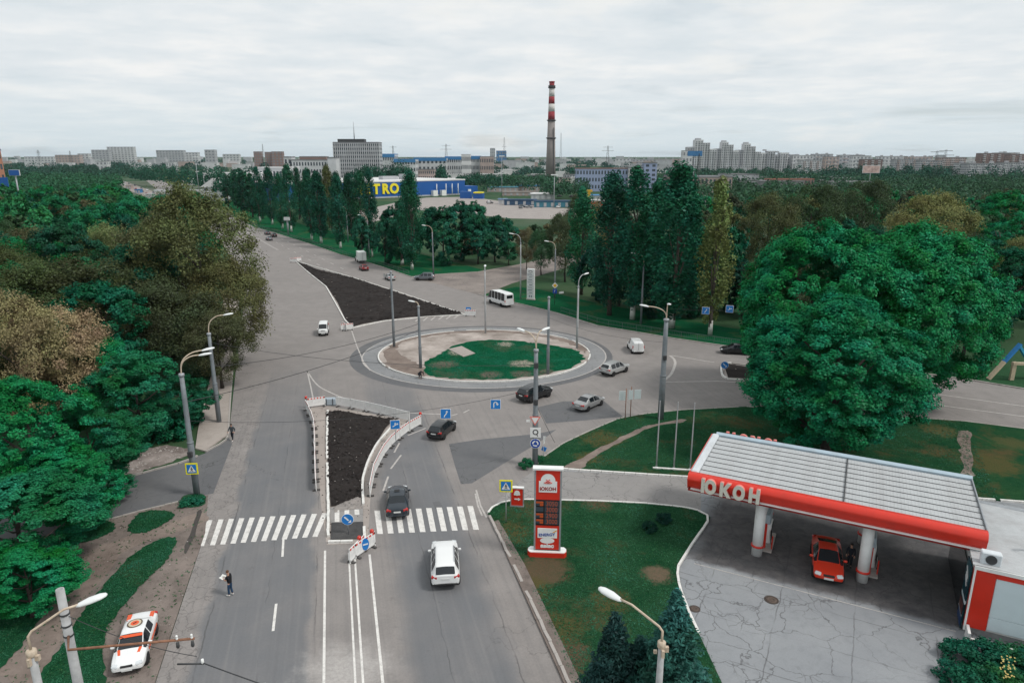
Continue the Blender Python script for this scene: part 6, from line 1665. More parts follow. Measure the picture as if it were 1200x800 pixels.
    if kind == 'bus':     # minibus L7
        S_ = [(-3.45, .96, .50, 1.15, 2.50, .84, B, B), (-3.40, 1.02, .40, 1.2, 2.62, .90, B, B), (-3.05, 1.04, .36, 1.22, 2.70, .92, W_, B)]
        for y in (-1.9, -.75, .4): S_ += [(y, 1.04, .34, 1.22, 2.72, .92, B, B), (y + .09, 1.04, .34, 1.22, 2.72, .92, W_, B)]
        S_ += [(1.5, 1.04, .34, 1.22, 2.70, .92, B, B), (1.6, 1.04, .34, 1.2, 2.68, .91, W_, B), (2.35, 1.02, .34, 1.15, 2.5, .86, W_, 'windscreen'), (3.0, 1.0, .35, 1.1, 1.5, .82, B, B), (3.38, .95, .38, .98, 1.12, .78, B, B), (3.5, .84, .46, .84, .94, .66, B, B)]
        return S_, 4.0, .37, .9
    if kind == 'coupe':   # L4.3 front view
        S_ = [(-2.14, .72, .42, .82, .92, .54, B, B), (-2.05, .82, .28, .88, 1.0, .58, B, B), (-1.5, .87, .22, .92, 1.08, .62, B, 'rear_window'), (-.72, .88, .19, .92, 1.30, .54, W_, B), (.0, .88, .18, .90, 1.33, .55, W_, B), (.20, .88, .18, .88, 1.30, .55, W_, 'windscreen'), (.98, .87, .18, .82, .90, .66, B, B), (1.62, .86, .20, .72, .78, .66, B, B), (2.02, .80, .24, .62, .66, .60, B, B), (2.14, .70, .32, .55, .6, .5, B, B)]
        return S_, 2.6, .32, .78
    if kind == 'cab':     # truck cab
        S_ = [(.9, .90, .55, 1.2, 2.1, .78, B, B), (.96, .96, .5, 1.2, 2.2, .80, B, B), (1.3, .97, .48, 1.2, 2.22, .80, W_, B), (1.95, .97, .48, 1.18, 2.18, .78, W_, 'windscreen'), (2.55, .96, .48, 1.1, 1.3, .80, B, B), (3.0, .92, .5, .95, 1.08, .74, B, B), (3.1, .82, .56, .85, .92, .6, B, B)]
        return S_, 3.3, .37, .84
CARMESH = {}
WHEELS = {}
def wheel_meshes(r_):
    if r_ in WHEELS: return WHEELS[r_]
    n = 18
    ty = MB().lathe([(r_ * .62, -.1), (r_ * .9, -.105), (r_, -.07), (r_, .07), (r_ * .9, .105), (r_ * .62, .1)], n).mesh('wheel', M_TYRE)
    rm = MB().lathe([(r_ * .64, -.085), (r_ * .64, .085), (r_ * .5, .09), (r_ * .18, .06), (r_ * .12, .075)], n).mesh('rim', M_RIM)
    WHEELS[r_] = (ty, rm); return WHEELS[r_]
def vehicle(name, kind, loc, yaw, paint, label, cat='car', group=None, lights=True, extra=None, scale=1.0):
    o = empty(name, loc, yaw, label, cat, group, scale=(scale,) * 3)
    if kind not in CARMESH: CARMESH[kind] = loft(profile(kind)[0], None)
    S_, wb, wr, wx = profile(kind)
    L0, L1 = S_[0][0], S_[-1][0]; Wm = max(s_[1] for s_ in S_)
    for nm, ms in CARMESH[kind].items():
        for mm in ms:
            c = link(nm, mm, o)
            if not mm.materials: mm.materials.append(M_GLASS if 'wind' in nm else M_TRIM if nm == 'lower_trim' else M_WHITE)
            if nm == 'body': c.material_slots[0].link = 'OBJECT'; c.material_slots[0].material = paint
            if nm == 'lower_trim' and kind in ('sedan', 'hatch', 'van', 'microvan', 'bus', 'coupe', 'cab'): c.material_slots[0].link = 'OBJECT'; c.material_slots[0].material = M_TRIM
    ymid = (L0 + L1) / 2 + .02
    ty, rm = wheel_meshes(wr)
    for sy in (-1, 1):
        for sx_ in (-1, 1):
            y = ymid + sy * wb / 2
            MBa = ARCH.setdefault(wr, MB().lathe([(wr * 1.16, -.16), (wr * 1.16, .0), (wr * .8, .004)], 18).mesh('wheel_arch', M_TRIM))
            link('wheel_arch', MBa, o, (sx_ * (Wm - .015), y, wr * 1.02), (0, sx_ * math.pi / 2, 0))
            w_ = link('wheel', ty, o, (sx_ * (Wm - .085), y, wr), (0, math.pi / 2, 0)); link('rim', rm, w_)
    zb_r, zb_f = S_[1][3], S_[-3][3]
    wr_, wf = S_[1][1], S_[-2][1]
    tall = kind in ('van', 'microvan', 'bus')
    for sx_ in (-1, 1):
        if kind != 'cab':
            tl = MB().box((0, 0, 0), (.14 if tall else .40, .26, .44 if tall else .20), bev=.04).mesh('tail_light', M_TAIL)
            link('tail_light', tl, o, (sx_ * (wr_ - (.08 if tall else .20)), L0 + .16, zb_r - (-.05 if tall else .03)), (0, 0, sx_ * R(12)))
        hl = MB().box((0, 0, 0), (.36, .26, .15), bev=.05).mesh('head_light', M_HEAD)
        link('head_light', hl, o, (sx_ * (wf - .20), L1 - .17, zb_f - .09), (R(-14), 0, -sx_ * R(18)))
        ym = [s_ for s_ in S_ if s_[7] == 'windscreen'][0]; yi = S_.index(ym)
        mr = MB().box((0, 0, 0), (.22, .13, .15), bev=.04).mesh('mirror', paint if kind not in ('bus',) else M_TRIM)
        link('mirror', mr, o, (sx_ * (Wm + .07), (S_[yi][0] + S_[yi + 1][0]) / 2 + .02, ym[3] + .06))
    pl = MB().box((0, 0, 0), (.52, .03, .115)).mesh('number_plate', M_PLATE)
    if kind != 'cab': link('number_plate', pl, o, (0, L0 - .005, zb_r - (.30 if tall else .12)))
    link('number_plate', pl, o, (0, L1 + .0, .45))
    MB().box((0, L1 - .06, zb_f - .10), (.62, .14, .12), bev=.03).build('grille', M_TRIM, o)
    if kind != 'cab': MB().box((0, L0 + .08, S_[1][2] + .16), (Wm * 1.6, .2, .14), bev=.05).build('rear_bumper', M_TRIM if kind in ('suv', 'hatch') else paint, o)
    if extra: extra(o)
    return o
ARCH = {}
def headaz(r_, f): a = G(*r_); b = G(*f); return -math.atan2(b.x - a.x, b.y - a.y)
def at2(u, v, off=(0, 0)): p = G(u, v); return Vector((p.x + off[0], p.y + off[1], .014))
def fwd(y): return Vector((-math.sin(y), math.cos(y), 0))
PW = carpaint('white_car_paint', (.76, .77, .77)); PB = carpaint('black_car_paint', (.010, .011, .013)); PN = carpaint('dark_blue_car_paint', (.012, .020, .030)); PS = carpaint('silver_car_paint', (.33, .335, .34), .3, .3); PG = carpaint('grey_car_paint', (.16, .18, .20), .3, .3); PR = carpaint('red_car_paint', (.62, .035, .012)); PRD = carpaint('dark_red_car_paint', (.22, .015, .018)); PSW = carpaint('pale_silver_car_paint', (.42, .43, .43), .3, .2); PO = carpaint('orange_red_stripe', (.70, .09, .015), .4)
rd = az((0, 0), ALG)                       # heading of the near road, away from the camera
def rear_placed(kind, u, v, yaw):          # v = where the rear end meets the ground
    L0 = profile(kind)[0][0][0]; p = G(u, v); p = p - fwd(yaw) * L0; return Vector((p.x, p.y, .014))
def sunroof(o): MB().box((0, -.1, 1.725), (.95, .8, .02), bev=.008).build('roof_panel', M_GLASS, o)
def roofrails(o, x=.62, z=1.75, y0=-1.6, y1=.3):
    for s in (-1, 1): MB().tube([(s * x, y0, z - .06), (s * x, y0 + .15, z), (s * x, y1 - .15, z), (s * x, y1, z - .06)], .022, 6).build('roof_rail', M_GALV, o)
vehicle('suv_car', 'suv', rear_placed('suv', 522.5, 693, R(6.5)), R(6.5), PW, 'white SUV with red tail lights driving away up the near right lane', extra=lambda o: roofrails(o))
vehicle('sedan_car', 'sedan', rear_placed('sedan', 466, 610, R(9)), R(9), PN, 'dark blue-black sedan crossing the zebra crossing', extra=lambda o: MB().box((0, -.15, 1.455), (.4, .4, .02), bev=.008).build('roof_hatch', M_BLACK, o), scale=1.03)
def side_placed(kind, r_, f):              # ground points of the two right-hand wheels
    a, b = G(*r_), G(*f); yaw = -math.atan2(b.x - a.x, b.y - a.y); d = fwd(yaw); rt = Vector((d.y, -d.x, 0)); wx = profile(kind)[3]
    c = (a + b) / 2 - rt * wx; return Vector((c.x, c.y, .014)), yaw
for nm, kd, r_, f, pt, lb, ex in (('hatchback_car', 'hatch', (521, 514), (531, 505), PB, 'black hatchback leaving the roundabout road beside the barriers', None),
        ('suv_car', 'suv', (623, 472), (642, 465), PB, 'black SUV behind the two-lamp sign post', lambda o: roofrails(o)),
        ('sedan_car', 'sedan', (689, 482), (704, 475), PS, 'silver sedan on the dark asphalt patch near the blank boards', None),
        ('suv_car', 'suv', (719, 441), (733, 436), PSW, 'pale silver SUV with black trim at the right rim of the roundabout', lambda o: roofrails(o))):
    p, y = side_placed(kd, r_, f); vehicle(nm, kd, p, y, pt, lb, extra=ex, scale=.95 if 'pale' in lb else 1.0)
def vandoors(o):
    MB().box((0, -2.135, 1.2), (.025, .02, 1.1)).build('door_seam', M_TRIM, o)
vehicle('delivery_van', 'van', rear_placed('van', 748, 415.5, R(2)), R(2), PW, 'white panel van driving away on the right of the roundabout', 'van', extra=vandoors)
def bus_extra(o):
    MB().box((0, -3.43, 2.05), (1.3, .06, .62), bev=.02).build('rear_window', M_GLASS, o); MB().box((0, .4, 2.76), (.9, .9, .1), bev=.03).build('roof_hatch', M_WHITE, o)
a, b = G(589, 360), G(574, 355); by = -math.atan2(b.x - a.x, b.y - a.y); d = fwd(by); rt = Vector((d.y, -d.x, 0)); c = (a + b) / 2 + rt * .9
vehicle('minibus', 'bus', (c.x, c.y, .014), by, PW, 'white minibus with dark side windows leaving the roundabout', 'bus', extra=bus_extra)
vehicle('microvan', 'microvan', at2(379.5, 391), R(180) + rd + R(-3), PW, 'small white boxy van coming down the left carriageway', 'van', scale=1.05)
vehicle('suv_car', 'suv', at2(497, 329, (0, .9)), R(88), PG, 'dark grey estate SUV turning across the mouth of the side road', extra=lambda o: roofrails(o))
d2y = az((0, 0), D2)
def opendoor(o): MB().box((-1.15, .55, .95), (.5, .06, .8), rz=R(-25)).build('open_door', PSW, o)
vehicle('sedan_car', 'sedan', at2(457, 327.5), d2y - R(6), PSW, 'silver-white sedan with its door open at the avenue kerb', extra=opendoor)
vehicle('hatchback_car', 'hatch', at2(426.5, 316.5), d2y - R(4), PRD, 'dark red hatchback behind the white box truck')
def truckbox(o):
    b_ = MB().box((0, -1.15, 2.0), (2.1, 3.9, 2.3), bev=.05).build('cargo_box', mat('white_box', (.70, .74, .72), .5, .04, 2, dirt=(.5, .5, .47)), o)
    MB().box((0, -1.15, .72), (1.0, 4.2, .2)).build('chassis', M_DKST, o)
    MB().box((0, -3.115, 2.0), (.03, .03, 2.1)).build('door_seam', M_TRIM, b_)
vehicle('box_truck', 'cab', at2(423, 307.5), d2y - R(8), PW, 'white box truck ahead of the dark red hatchback on the avenue', 'truck', extra=truckbox)
for u, v, kd, pt, lb in ((313.5, 274.8, 'sedan', PN, 'dark sedan farthest along the avenue, at the kerb side'), (321, 277.5, 'hatch', PB, 'black hatchback on the far avenue, right of two other dark cars'), (315.5, 281.5, 'sedan', PG, 'dark grey sedan on the far avenue, nearest of three cars')):
    vehicle('hatchback_car' if kd == 'hatch' else 'sedan_car', kd, at2(u, v), d2y, pt, lb)
vehicle('sedan_car', 'sedan', at2(862, 414), R(78), PB, 'black car half hidden by the left side of the huge maple')
# white roadside-assistance car with orange stripes
def assist(o):
    for s in (-1, 1):
        m = MB(); m.add([(s * .30, 2.02, .755), (s * .42, 2.0, .745), (s * .62, 1.12, 1.0), (s * .47, 1.12, 1.012)], [(0, 1, 2, 3) if s > 0 else (3, 2, 1, 0)]); m.build('bonnet_stripe', PO, o)
        MB().box((s * .885, -.2, .62), (.02, 2.2, .13)).build('side_stripe', PO, o)
        MB().box((s * .60, -1.75, 1.03), (.22, .5, .03)).build('boot_stripe', PO, o)
    m = MB(); m.add([(-.56, .44, 1.405), (.56, .44, 1.405), (.58, .60, 1.335), (-.58, .60, 1.335)], [(0, 1, 2, 3)]); m.build('windscreen_band', PO, o)
    bd = MB().lathe([(.40, 0), (.40, .012)], 24).build('roof_badge', mat('badge_dark', (.10, .07, .04), .5), o, (0, -.45, 1.457))
    MB().lathe([(.33, 0), (.33, .008)], 24).build('badge_field', mat('badge_cream', (.55, .48, .36), .5), bd, (0, 0, .012))
    MB().lathe([(.22, 0), (.22, .006)], 20).build('badge_ring', PO, bd, (0, 0, .02))
    MB().box((0, 0, 0), (.2, .06, .01)).build('badge_bar', M_BLACK, bd, (0, 0, .032), (0, 0, R(40)))
a, b = G(182.5, 744), G(173.5, 774)              # its left-hand wheels
ASY = -math.atan2(b.x - a.x, b.y - a.y); d = fwd(ASY); ASP = (a + b) / 2 + Vector((d.y, -d.x, 0)) * .78; ASP.z = .03
vehicle('assistance_car', 'sedan', ASP, ASY, PW, 'white roadside assistance car with orange stripes parked on the dirt shoulder', extra=assist)
# red coupe under the canopy
ca = C(9.35, 1.75); vehicle('coupe_car', 'coupe', (ca.x, ca.y, .02), math.atan2(-NX.x * -1, -NX.y) + 0.0, PR, 'bright red coupe parked under the station canopy', scale=1.1)
bpy.data.objects['coupe_car'].rotation_euler = (0, 0, -math.atan2(-NX.x, -NX.y) + R(6))

# ------------------------------------------------------------------ people
def skinned(name, verts, edges, radii, m, parent, root=0, sub=1):
    me = bpy.data.meshes.new('tmp'); me.from_pydata(verts, edges, []); o = bpy.data.objects.new('tmp', me); COL.objects.link(o)
    sk = o.modifiers.new('k', 'SKIN'); sk.use_smooth_shade = True
    for i, r_ in enumerate(radii):
        rr = r_ if hasattr(r_, '__len__') else (r_, r_)
        me.skin_vertices[0].data[i].radius = rr; me.skin_vertices[0].data[i].use_root = (i == root)
    s_ = o.modifiers.new('s', 'SUBSURF'); s_.levels = sub; s_.render_levels = sub
    dg = bpy.context.evaluated_depsgraph_get(); mm = bpy.data.meshes.new_from_object(o.evaluated_get(dg)); bpy.data.objects.remove(o)
    mm.name = name; mm.materials.clear(); mm.materials.append(m)
    return link(name, mm, parent)
M_SKIN = mat('skin', (.48, .27, .19), .6, .05, 4); M_HAIR = mat('brown_hair', (.11, .055, .03), .8, .2, 8); M_HAIRD = mat('dark_hair', (.02, .016, .014), .8, .2, 8)
M_BTEE = mat('black_cotton', (.010, .011, .014), .9, .15, 6); M_JEANS = mat('denim', (.018, .050, .105), .9, .2, 8); M_SHOEW = mat('white_shoe', (.62, .62, .60), .6); M_GREYC = mat('grey_cloth', (.055, .068, .078), .9, .15, 6); M_DKC = mat('dark_cloth', (.014, .018, .026), .9, .15, 6); M_PAPER = mat('paper', (.75, .75, .72), .7)
def person(loc, yaw, label, shirt, trousers, hair, arms, step=.12, lean=0.0, sleeves=.5, shoes=M_SHOEW, h=1.76):
    o = empty('person', loc, yaw, label, 'person', scale=(h / 1.76,) * 3)
    sh = (0, lean * .45, 1.43); 
    P = {'pel': (0, 0, .95), 'waist': (0, lean * .12, 1.10), 'chest': (0, lean * .32, 1.30), 'neck': (0, lean * .5, 1.49), 'headb': (0, lean * .58 + .01, 1.56), 'headm': (0, lean * .62 + .025, 1.645), 'top': (0, lean * .65 + .02, 1.745),
         'shL': (-.185, lean * .42, 1.42), 'shR': (.185, lean * .42, 1.42), 'hipL': (-.09, 0, .90), 'hipR': (.09, 0, .90),
         'knL': (-.10, step * .55 + .03, .49), 'knR': (.10, -step * .35 + .05, .49), 'anL': (-.10, step, .09), 'anR': (.10, -step, .10), 'toL': (-.12, step + .17, .035), 'toR': (.12, -step + .16, .035),
         'elL': arms[0][0], 'wrL': arms[0][1], 'elR': arms[1][0], 'wrR': arms[1][1]}
    K = list(P); E_ = [('pel', 'waist'), ('waist', 'chest'), ('chest', 'neck'), ('neck', 'headb'), ('headb', 'headm'), ('headm', 'top'), ('chest', 'shL'), ('chest', 'shR'), ('shL', 'elL'), ('elL', 'wrL'), ('shR', 'elR'), ('elR', 'wrR'), ('pel', 'hipL'), ('pel', 'hipR'), ('hipL', 'knL'), ('knL', 'anL'), ('anL', 'toL'), ('hipR', 'knR'), ('knR', 'anR'), ('anR', 'toR')]
    Rd = {'pel': (.12, .09), 'waist': (.09, .075), 'chest': (.105, .08), 'neck': .055, 'headb': (.07, .075), 'headm': (.082, .098), 'top': (.055, .06), 'shL': .062, 'shR': .062, 'elL': .042, 'elR': .042, 'wrL': .03, 'wrR': .03, 'hipL': .088, 'hipR': .088, 'knL': .056, 'knR': .056, 'anL': .038, 'anR': .038, 'toL': .032, 'toR': .032}
    body = skinned('body', [P[k] for k in K], [(K.index(a), K.index(b)) for a, b in E_], [Rd[k] for k in K], M_SKIN, o)
    # hands with five fingers, face details
    for s_, side in (('L', -1), ('R', 1)):
        el, wr = Vector(P['el' + s_]), Vector(P['wr' + s_]); d = (wr - el).normalized(); q_ = d.cross(Vector((0, 0, 1))).normalized() if abs(d.z) < .95 else Vector((0, 1, 0)); n_ = q_.cross(d)
        vs, es, rs = [tuple(wr), tuple(wr + d * .05), tuple(wr + d * .09)], [(0, 1), (1, 2)], [.027, (.04, .018), (.04, .016)]
        for k in range(4):
            off = q_ * (-.03 + .02 * k); ln = (.06, .072, .068, .052)[k]; b0 = len(vs)
            vs += [tuple(wr + d * .085 + off), tuple(wr + d * (.085 + ln * .55) + off - n_ * .006), tuple(wr + d * (.085 + ln) + off - n_ * .026)]; es += [(2, b0), (b0, b0 + 1), (b0 + 1, b0 + 2)]; rs += [.0095, .0085, .007]
        b0 = len(vs); vs += [tuple(wr + d * .04 + q_ * .045 * side), tuple(wr + d * .08 + q_ * .065 * side - n_ * .012)]; es += [(1, b0), (b0, b0 + 1)]; rs += [.011, .009]
        skinned('hand', vs, es, rs, M_SKIN, body, 0, 1)
    hd = Vector(P['headm'])
    hm = MB().lathe([(.075, -.03), (.088, .0), (.090, .05), (.07, .09), (.02, .112)], 14).build('hair', hair, o, hd + Vector((0, -.022, .03)), (R(-12), 0, 0))
    for s_ in (-1, 1):
        MB().box((0, 0, 0), (.018, .008, .01)).build('eye', M_BLACK, body, hd + Vector((s_ * .03, .092, .0)))
        MB().box((0, 0, 0), (.014, .03, .05), bev=.006).build('ear', M_SKIN, body, hd + Vector((s_ * .082, -.005, -.01)))
    MB().box((0, 0, 0), (.022, .03, .04), bev=.008).build('nose', M_SKIN, body, hd + Vector((0, .098, -.025)))
    MB().box((0, 0, 0), (.045, .01, .01)).build('mouth', mat('lips', (.3, .1, .08), .6), body, hd + Vector((0, .085, -.06)))
    # clothes
    def lerp(a, b, t): return tuple(Vector(a) + (Vector(b) - Vector(a)) * t)
    V_ = [(0, 0, .90), P['waist'], P['chest'], lerp(P['chest'], P['neck'], .62), P['shL'], lerp(P['shL'], P['elL'], min(1, sleeves * 1.6)), P['shR'], lerp(P['shR'], P['elR'], min(1, sleeves * 1.6))]
    E2 = [(0, 1), (1, 2), (2, 3), (2, 4), (4, 5), (2, 6), (6, 7)]; R2 = [(.16, .14), (.155, .14), (.175, .145), (.09, .085), .08, .066, .08, .066]
    if sleeves >= 1:
        V_ += [lerp(P['elL'], P['wrL'], .92), lerp(P['elR'], P['wrR'], .92)]; E2 += [(5, 8), (7, 9)]; R2 += [.045, .045]
    skinned('shirt' if sleeves < 1 else 'jacket', V_, E2, R2, shirt, o, 1)
    skinned('trousers', [(0, 0, .98), (0, 0, .93), P['hipL'], P['knL'], lerp(P['knL'], P['anL'], .93), P['hipR'], P['knR'], lerp(P['knR'], P['anR'], .93)], [(0, 1), (1, 2), (2, 3), (3, 4), (1, 5), (5, 6), (6, 7)], [(.145, .11), (.14, .11), .10, .073, .062, .10, .073, .062], trousers, o, 1)
    for s_ in 'LR':
        a_, t_ = Vector(P['an' + s_]), Vector(P['to' + s_])
        skinned('shoe', [tuple(a_ + Vector((0, -.05, -.03))), tuple(a_ + Vector((0, .02, -.02))), tuple(t_ + Vector((0, .03, .005)))], [(0, 1), (1, 2)], [.045, .05, .04], shoes, o, 1)
    return o
p = G(271, 697.5)
w1 = person((p.x, p.y, .014), R(78), 'man in black T-shirt and jeans standing in the near left lane reading papers', M_BTEE, M_JEANS, M_HAIR, (((-.24, .10, 1.16), (-.10, .34, 1.20)), ((.24, .10, 1.16), (.10, .36, 1.20))), .06, .10, .42, h=1.8)
pp = empty('paper_sheet', p + fwd(R(78)) * .46 + Vector((0, 0, 1.26)), R(78), 'open white sheet of paper in the hands of the man in the black T-shirt', 'paper')
for s_ in (-1, 1): MB().box((0, 0, 0), (.22, .30, .006)).build('page', M_PAPER, pp, (s_ * .108, 0, .02), (R(20), -s_ * R(14), 0))
p = G(273, 516); person((p.x, p.y, .014), R(172), 'person in grey jacket and dark trousers walking on the road by the left kerb', M_GREYC, M_DKC, M_HAIRD, (((-.27, -.10, 1.16), (-.27, .05, .95)), ((.27, .10, 1.18), (.24, .28, 1.02))), .20, .03, 1.0)
pc = C(10.75, 2.5); person((pc.x, pc.y, .014), R(150), 'person in dark clothes standing between the red coupe and the canopy column', M_DKC, M_DKC, M_HAIRD, (((-.26, .02, 1.16), (-.24, .14, .94)), ((.26, .02, 1.16), (.24, .16, .96))), .05, .0, 1.0, shoes=M_BLACK)
def bending(loc, yaw):
    o = empty('person', loc, yaw, 'person in black bending low at the foot of the roundabout post', 'person')
    P = [(0, -.05, .72), (0, .16, .86), (0, .42, .84), (0, .60, .74), (0, .66, .70), (0, .74, .66), (0, .80, .62), (-.18, .44, .80), (.18, .44, .80), (-.20, .56, .55), (-.14, .64, .32), (.20, .56, .55), (.14, .66, .34), (-.10, -.04, .68), (.10, -.04, .68), (-.13, .16, .42), (.13, .18, .42), (-.13, .0, .09), (.13, .02, .09), (-.15, .16, .035), (.15, .18, .035)]
    E_ = [(0, 1), (1, 2), (2, 3), (3, 4), (4, 5), (5, 6), (2, 7), (2, 8), (7, 9), (9, 10), (8, 11), (11, 12), (0, 13), (0, 14), (13, 15), (15, 17), (17, 19), (14, 16), (16, 18), (18, 20)]
    Rd = [.13, .13, .14, .06, .07, .09, .06, .062, .062, .042, .03, .042, .03, .09, .09, .06, .06, .04, .04, .033, .033]
    bd = skinned('body', P, E_, Rd, M_SKIN, o)
    skinned('jacket', [(0, -.06, .74), P[1], P[2], (0, .52, .78), P[7], P[9], (-.15, .63, .36), P[8], P[11], (.15, .65, .38)], [(0, 1), (1, 2), (2, 3), (2, 4), (4, 5), (5, 6), (2, 7), (7, 8), (8, 9)], [.16, .165, .17, .09, .09, .065, .05, .09, .065, .05], M_BTEE, o, 1)
    skinned('trousers', [P[0], P[13], P[15], (-.13, .01, .14), P[14], P[16], (.13, .03, .14)], [(0, 1), (1, 2), (2, 3), (0, 4), (4, 5), (5, 6)], [.15, .105, .078, .06, .105, .078, .06], M_DKC, o, 0)
    MB().lathe([(.085, -.04), (.1, .02), (.08, .08), (.02, .1)], 12).build('hair', M_HAIRD, o, (0, .78, .68), (R(-50), 0, 0))
    for i in (19, 20): MB().box((0, 0, 0), (.09, .26, .08), bev=.03).build('shoe', M_BLACK, o, Vector(P[i]) + Vector((0, -.04, .01)))
p = G(492, 444); bending((p.x, p.y, .02), R(-25))
# ------------------------------------------------------------------ the town behind
M_CW = mat('pale_wall', (.56, .57, .58), .85, .12, .12, dirt=(.36, .36, .36), dirt_amt=.5, dscale=.2)
M_CG = mat('grey_wall', (.42, .43, .45), .85, .12, .12, dirt=(.24, .24, .25), dirt_amt=.5, dscale=.2)
M_CP = mat('pinkish_wall', (.42, .335, .305), .85, .14, .12, dirt=(.28, .24, .23), dirt_amt=.5, dscale=.2)
M_CB = mat('brownish_wall', (.25, .17, .15), .85, .14, .12)
M_WIN = mat('far_window', (.06, .075, .09), .25, .3, .3)
M_ROOFG = mat('grey_roof', (.20, .205, .21), .85, .15, .1)
M_ROOFW = mat('white_roof', (.66, .66, .66), .8, .08, .08, dirt=(.45, .44, .43), dirt_amt=.6, dscale=.06)
M_METB = mat('store_blue', (.012, .095, .34), .55, .06, .1)
M_METY = mat('store_yellow', (.85, .72, .03), .5, .03, 1)
M_BLUR = mat('blue_roof', (.05, .20, .42), .6, .12, .1)
M_LILAC = mat('blue_grey_wall', (.30, .36, .52), .75, .08, .1, dirt=(.26, .3, .42), dirt_amt=.4, dscale=.15)
M_GLB = mat('blue_glass', (.05, .18, .38), .2, .15, .2)
KX = CP
def width(u0, u1, D): return (u1 - u0) / FPX * D / CP
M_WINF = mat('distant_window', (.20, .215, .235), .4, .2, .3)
def windows(o, Wd, Dp, H, floors, cols, z0=1.0, sides=True, wfrac=.5, hfrac=.5, m=None, yoff=0.0, xoff=0.0, parent=None):
    mb = MB(); fh = (H - z0) / floors
    for s_, (ln, face) in enumerate(((Wd, 'f'), (Dp, 'l'), (Dp, 'r'))):
        if s_ and not sides: continue
        n = cols if s_ == 0 else max(2, int(cols * Dp / Wd))
        cw = ln / n
        for f in range(floors):
            for c in range(n):
                x = -ln / 2 + cw * (c + .5); z = z0 + fh * (f + .5); a, b = cw * wfrac / 2, fh * hfrac / 2
                if face == 'f': mb.add([(x - a + xoff, -Dp / 2 - .06 + yoff, z - b), (x + a + xoff, -Dp / 2 - .06 + yoff, z - b), (x + a + xoff, -Dp / 2 - .06 + yoff, z + b), (x - a + xoff, -Dp / 2 - .06 + yoff, z + b)], [(0, 1, 2, 3)])
                else:
                    sx_ = -1 if face == 'l' else 1; X = sx_ * (Wd / 2 + .06) + xoff
                    v = [(X, x - a + yoff, z - b), (X, x + a + yoff, z - b), (X, x + a + yoff, z + b), (X, x - a + yoff, z + b)]
                    mb.add(v, [(0, 3, 2, 1) if sx_ < 0 else (0, 1, 2, 3)])
    w_ = mb.build('window', m or M_WIN, parent or o); w_['kind'] = 'stuff'; return w_
def block(u0, u1, vt, D, label, wall=None, floors=5, cols=10, depth=None, roof=None, yaw=0.0, group=None, hut=False, balc=False, name='building', sides=True):
    p = FAR((u0 + u1) / 2, D); Wd = width(u0, u1, D); H = HTOP(vt, D); Dp = depth or min(14, max(Wd * .5, 8))
    o = empty(name, (p.x, p.y + Dp / 2, 0), yaw, label, 'building', group)
    MB().box((0, 0, H / 2), (Wd, Dp, H)).build('wall', wall or M_CW, o)
    rf = MB(); rf.box((0, 0, H + .12), (Wd + .5, Dp + .5, .3)); rf.wallribbon([(-Wd / 2, -Dp / 2), (Wd / 2, -Dp / 2), (Wd / 2, Dp / 2), (-Wd / 2, Dp / 2)], .35, H + .27, H + .8, True); rf.build('roof', roof or M_ROOFG, o)
    if floors and D > 1200: floors, cols = max(2, floors // 2), max(3, cols // 2)
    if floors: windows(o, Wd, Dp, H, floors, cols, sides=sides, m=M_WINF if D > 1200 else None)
    if hut:
        for k in range(max(1, int(Wd / 18))): MB().box((-Wd / 2 + Wd * (k + .5) / max(1, int(Wd / 18)), 0, H + 1.6), (4, 4, 2.6)).build('lift_hut', M_CG, o)
    if balc:
        mb = MB(); n = max(2, cols // 4)
        for k in range(n):
            for f in range(1, floors): mb.box((-Wd / 2 + Wd * (k + .5) / n, -Dp / 2 - .6, f * H / floors + .6), (Wd / n * .35, 1.2, 1.1))
        b_ = mb.build('balcony', balc if not isinstance(balc, bool) else M_CW, o); b_['kind'] = 'stuff'
    return o, Wd, Dp, H
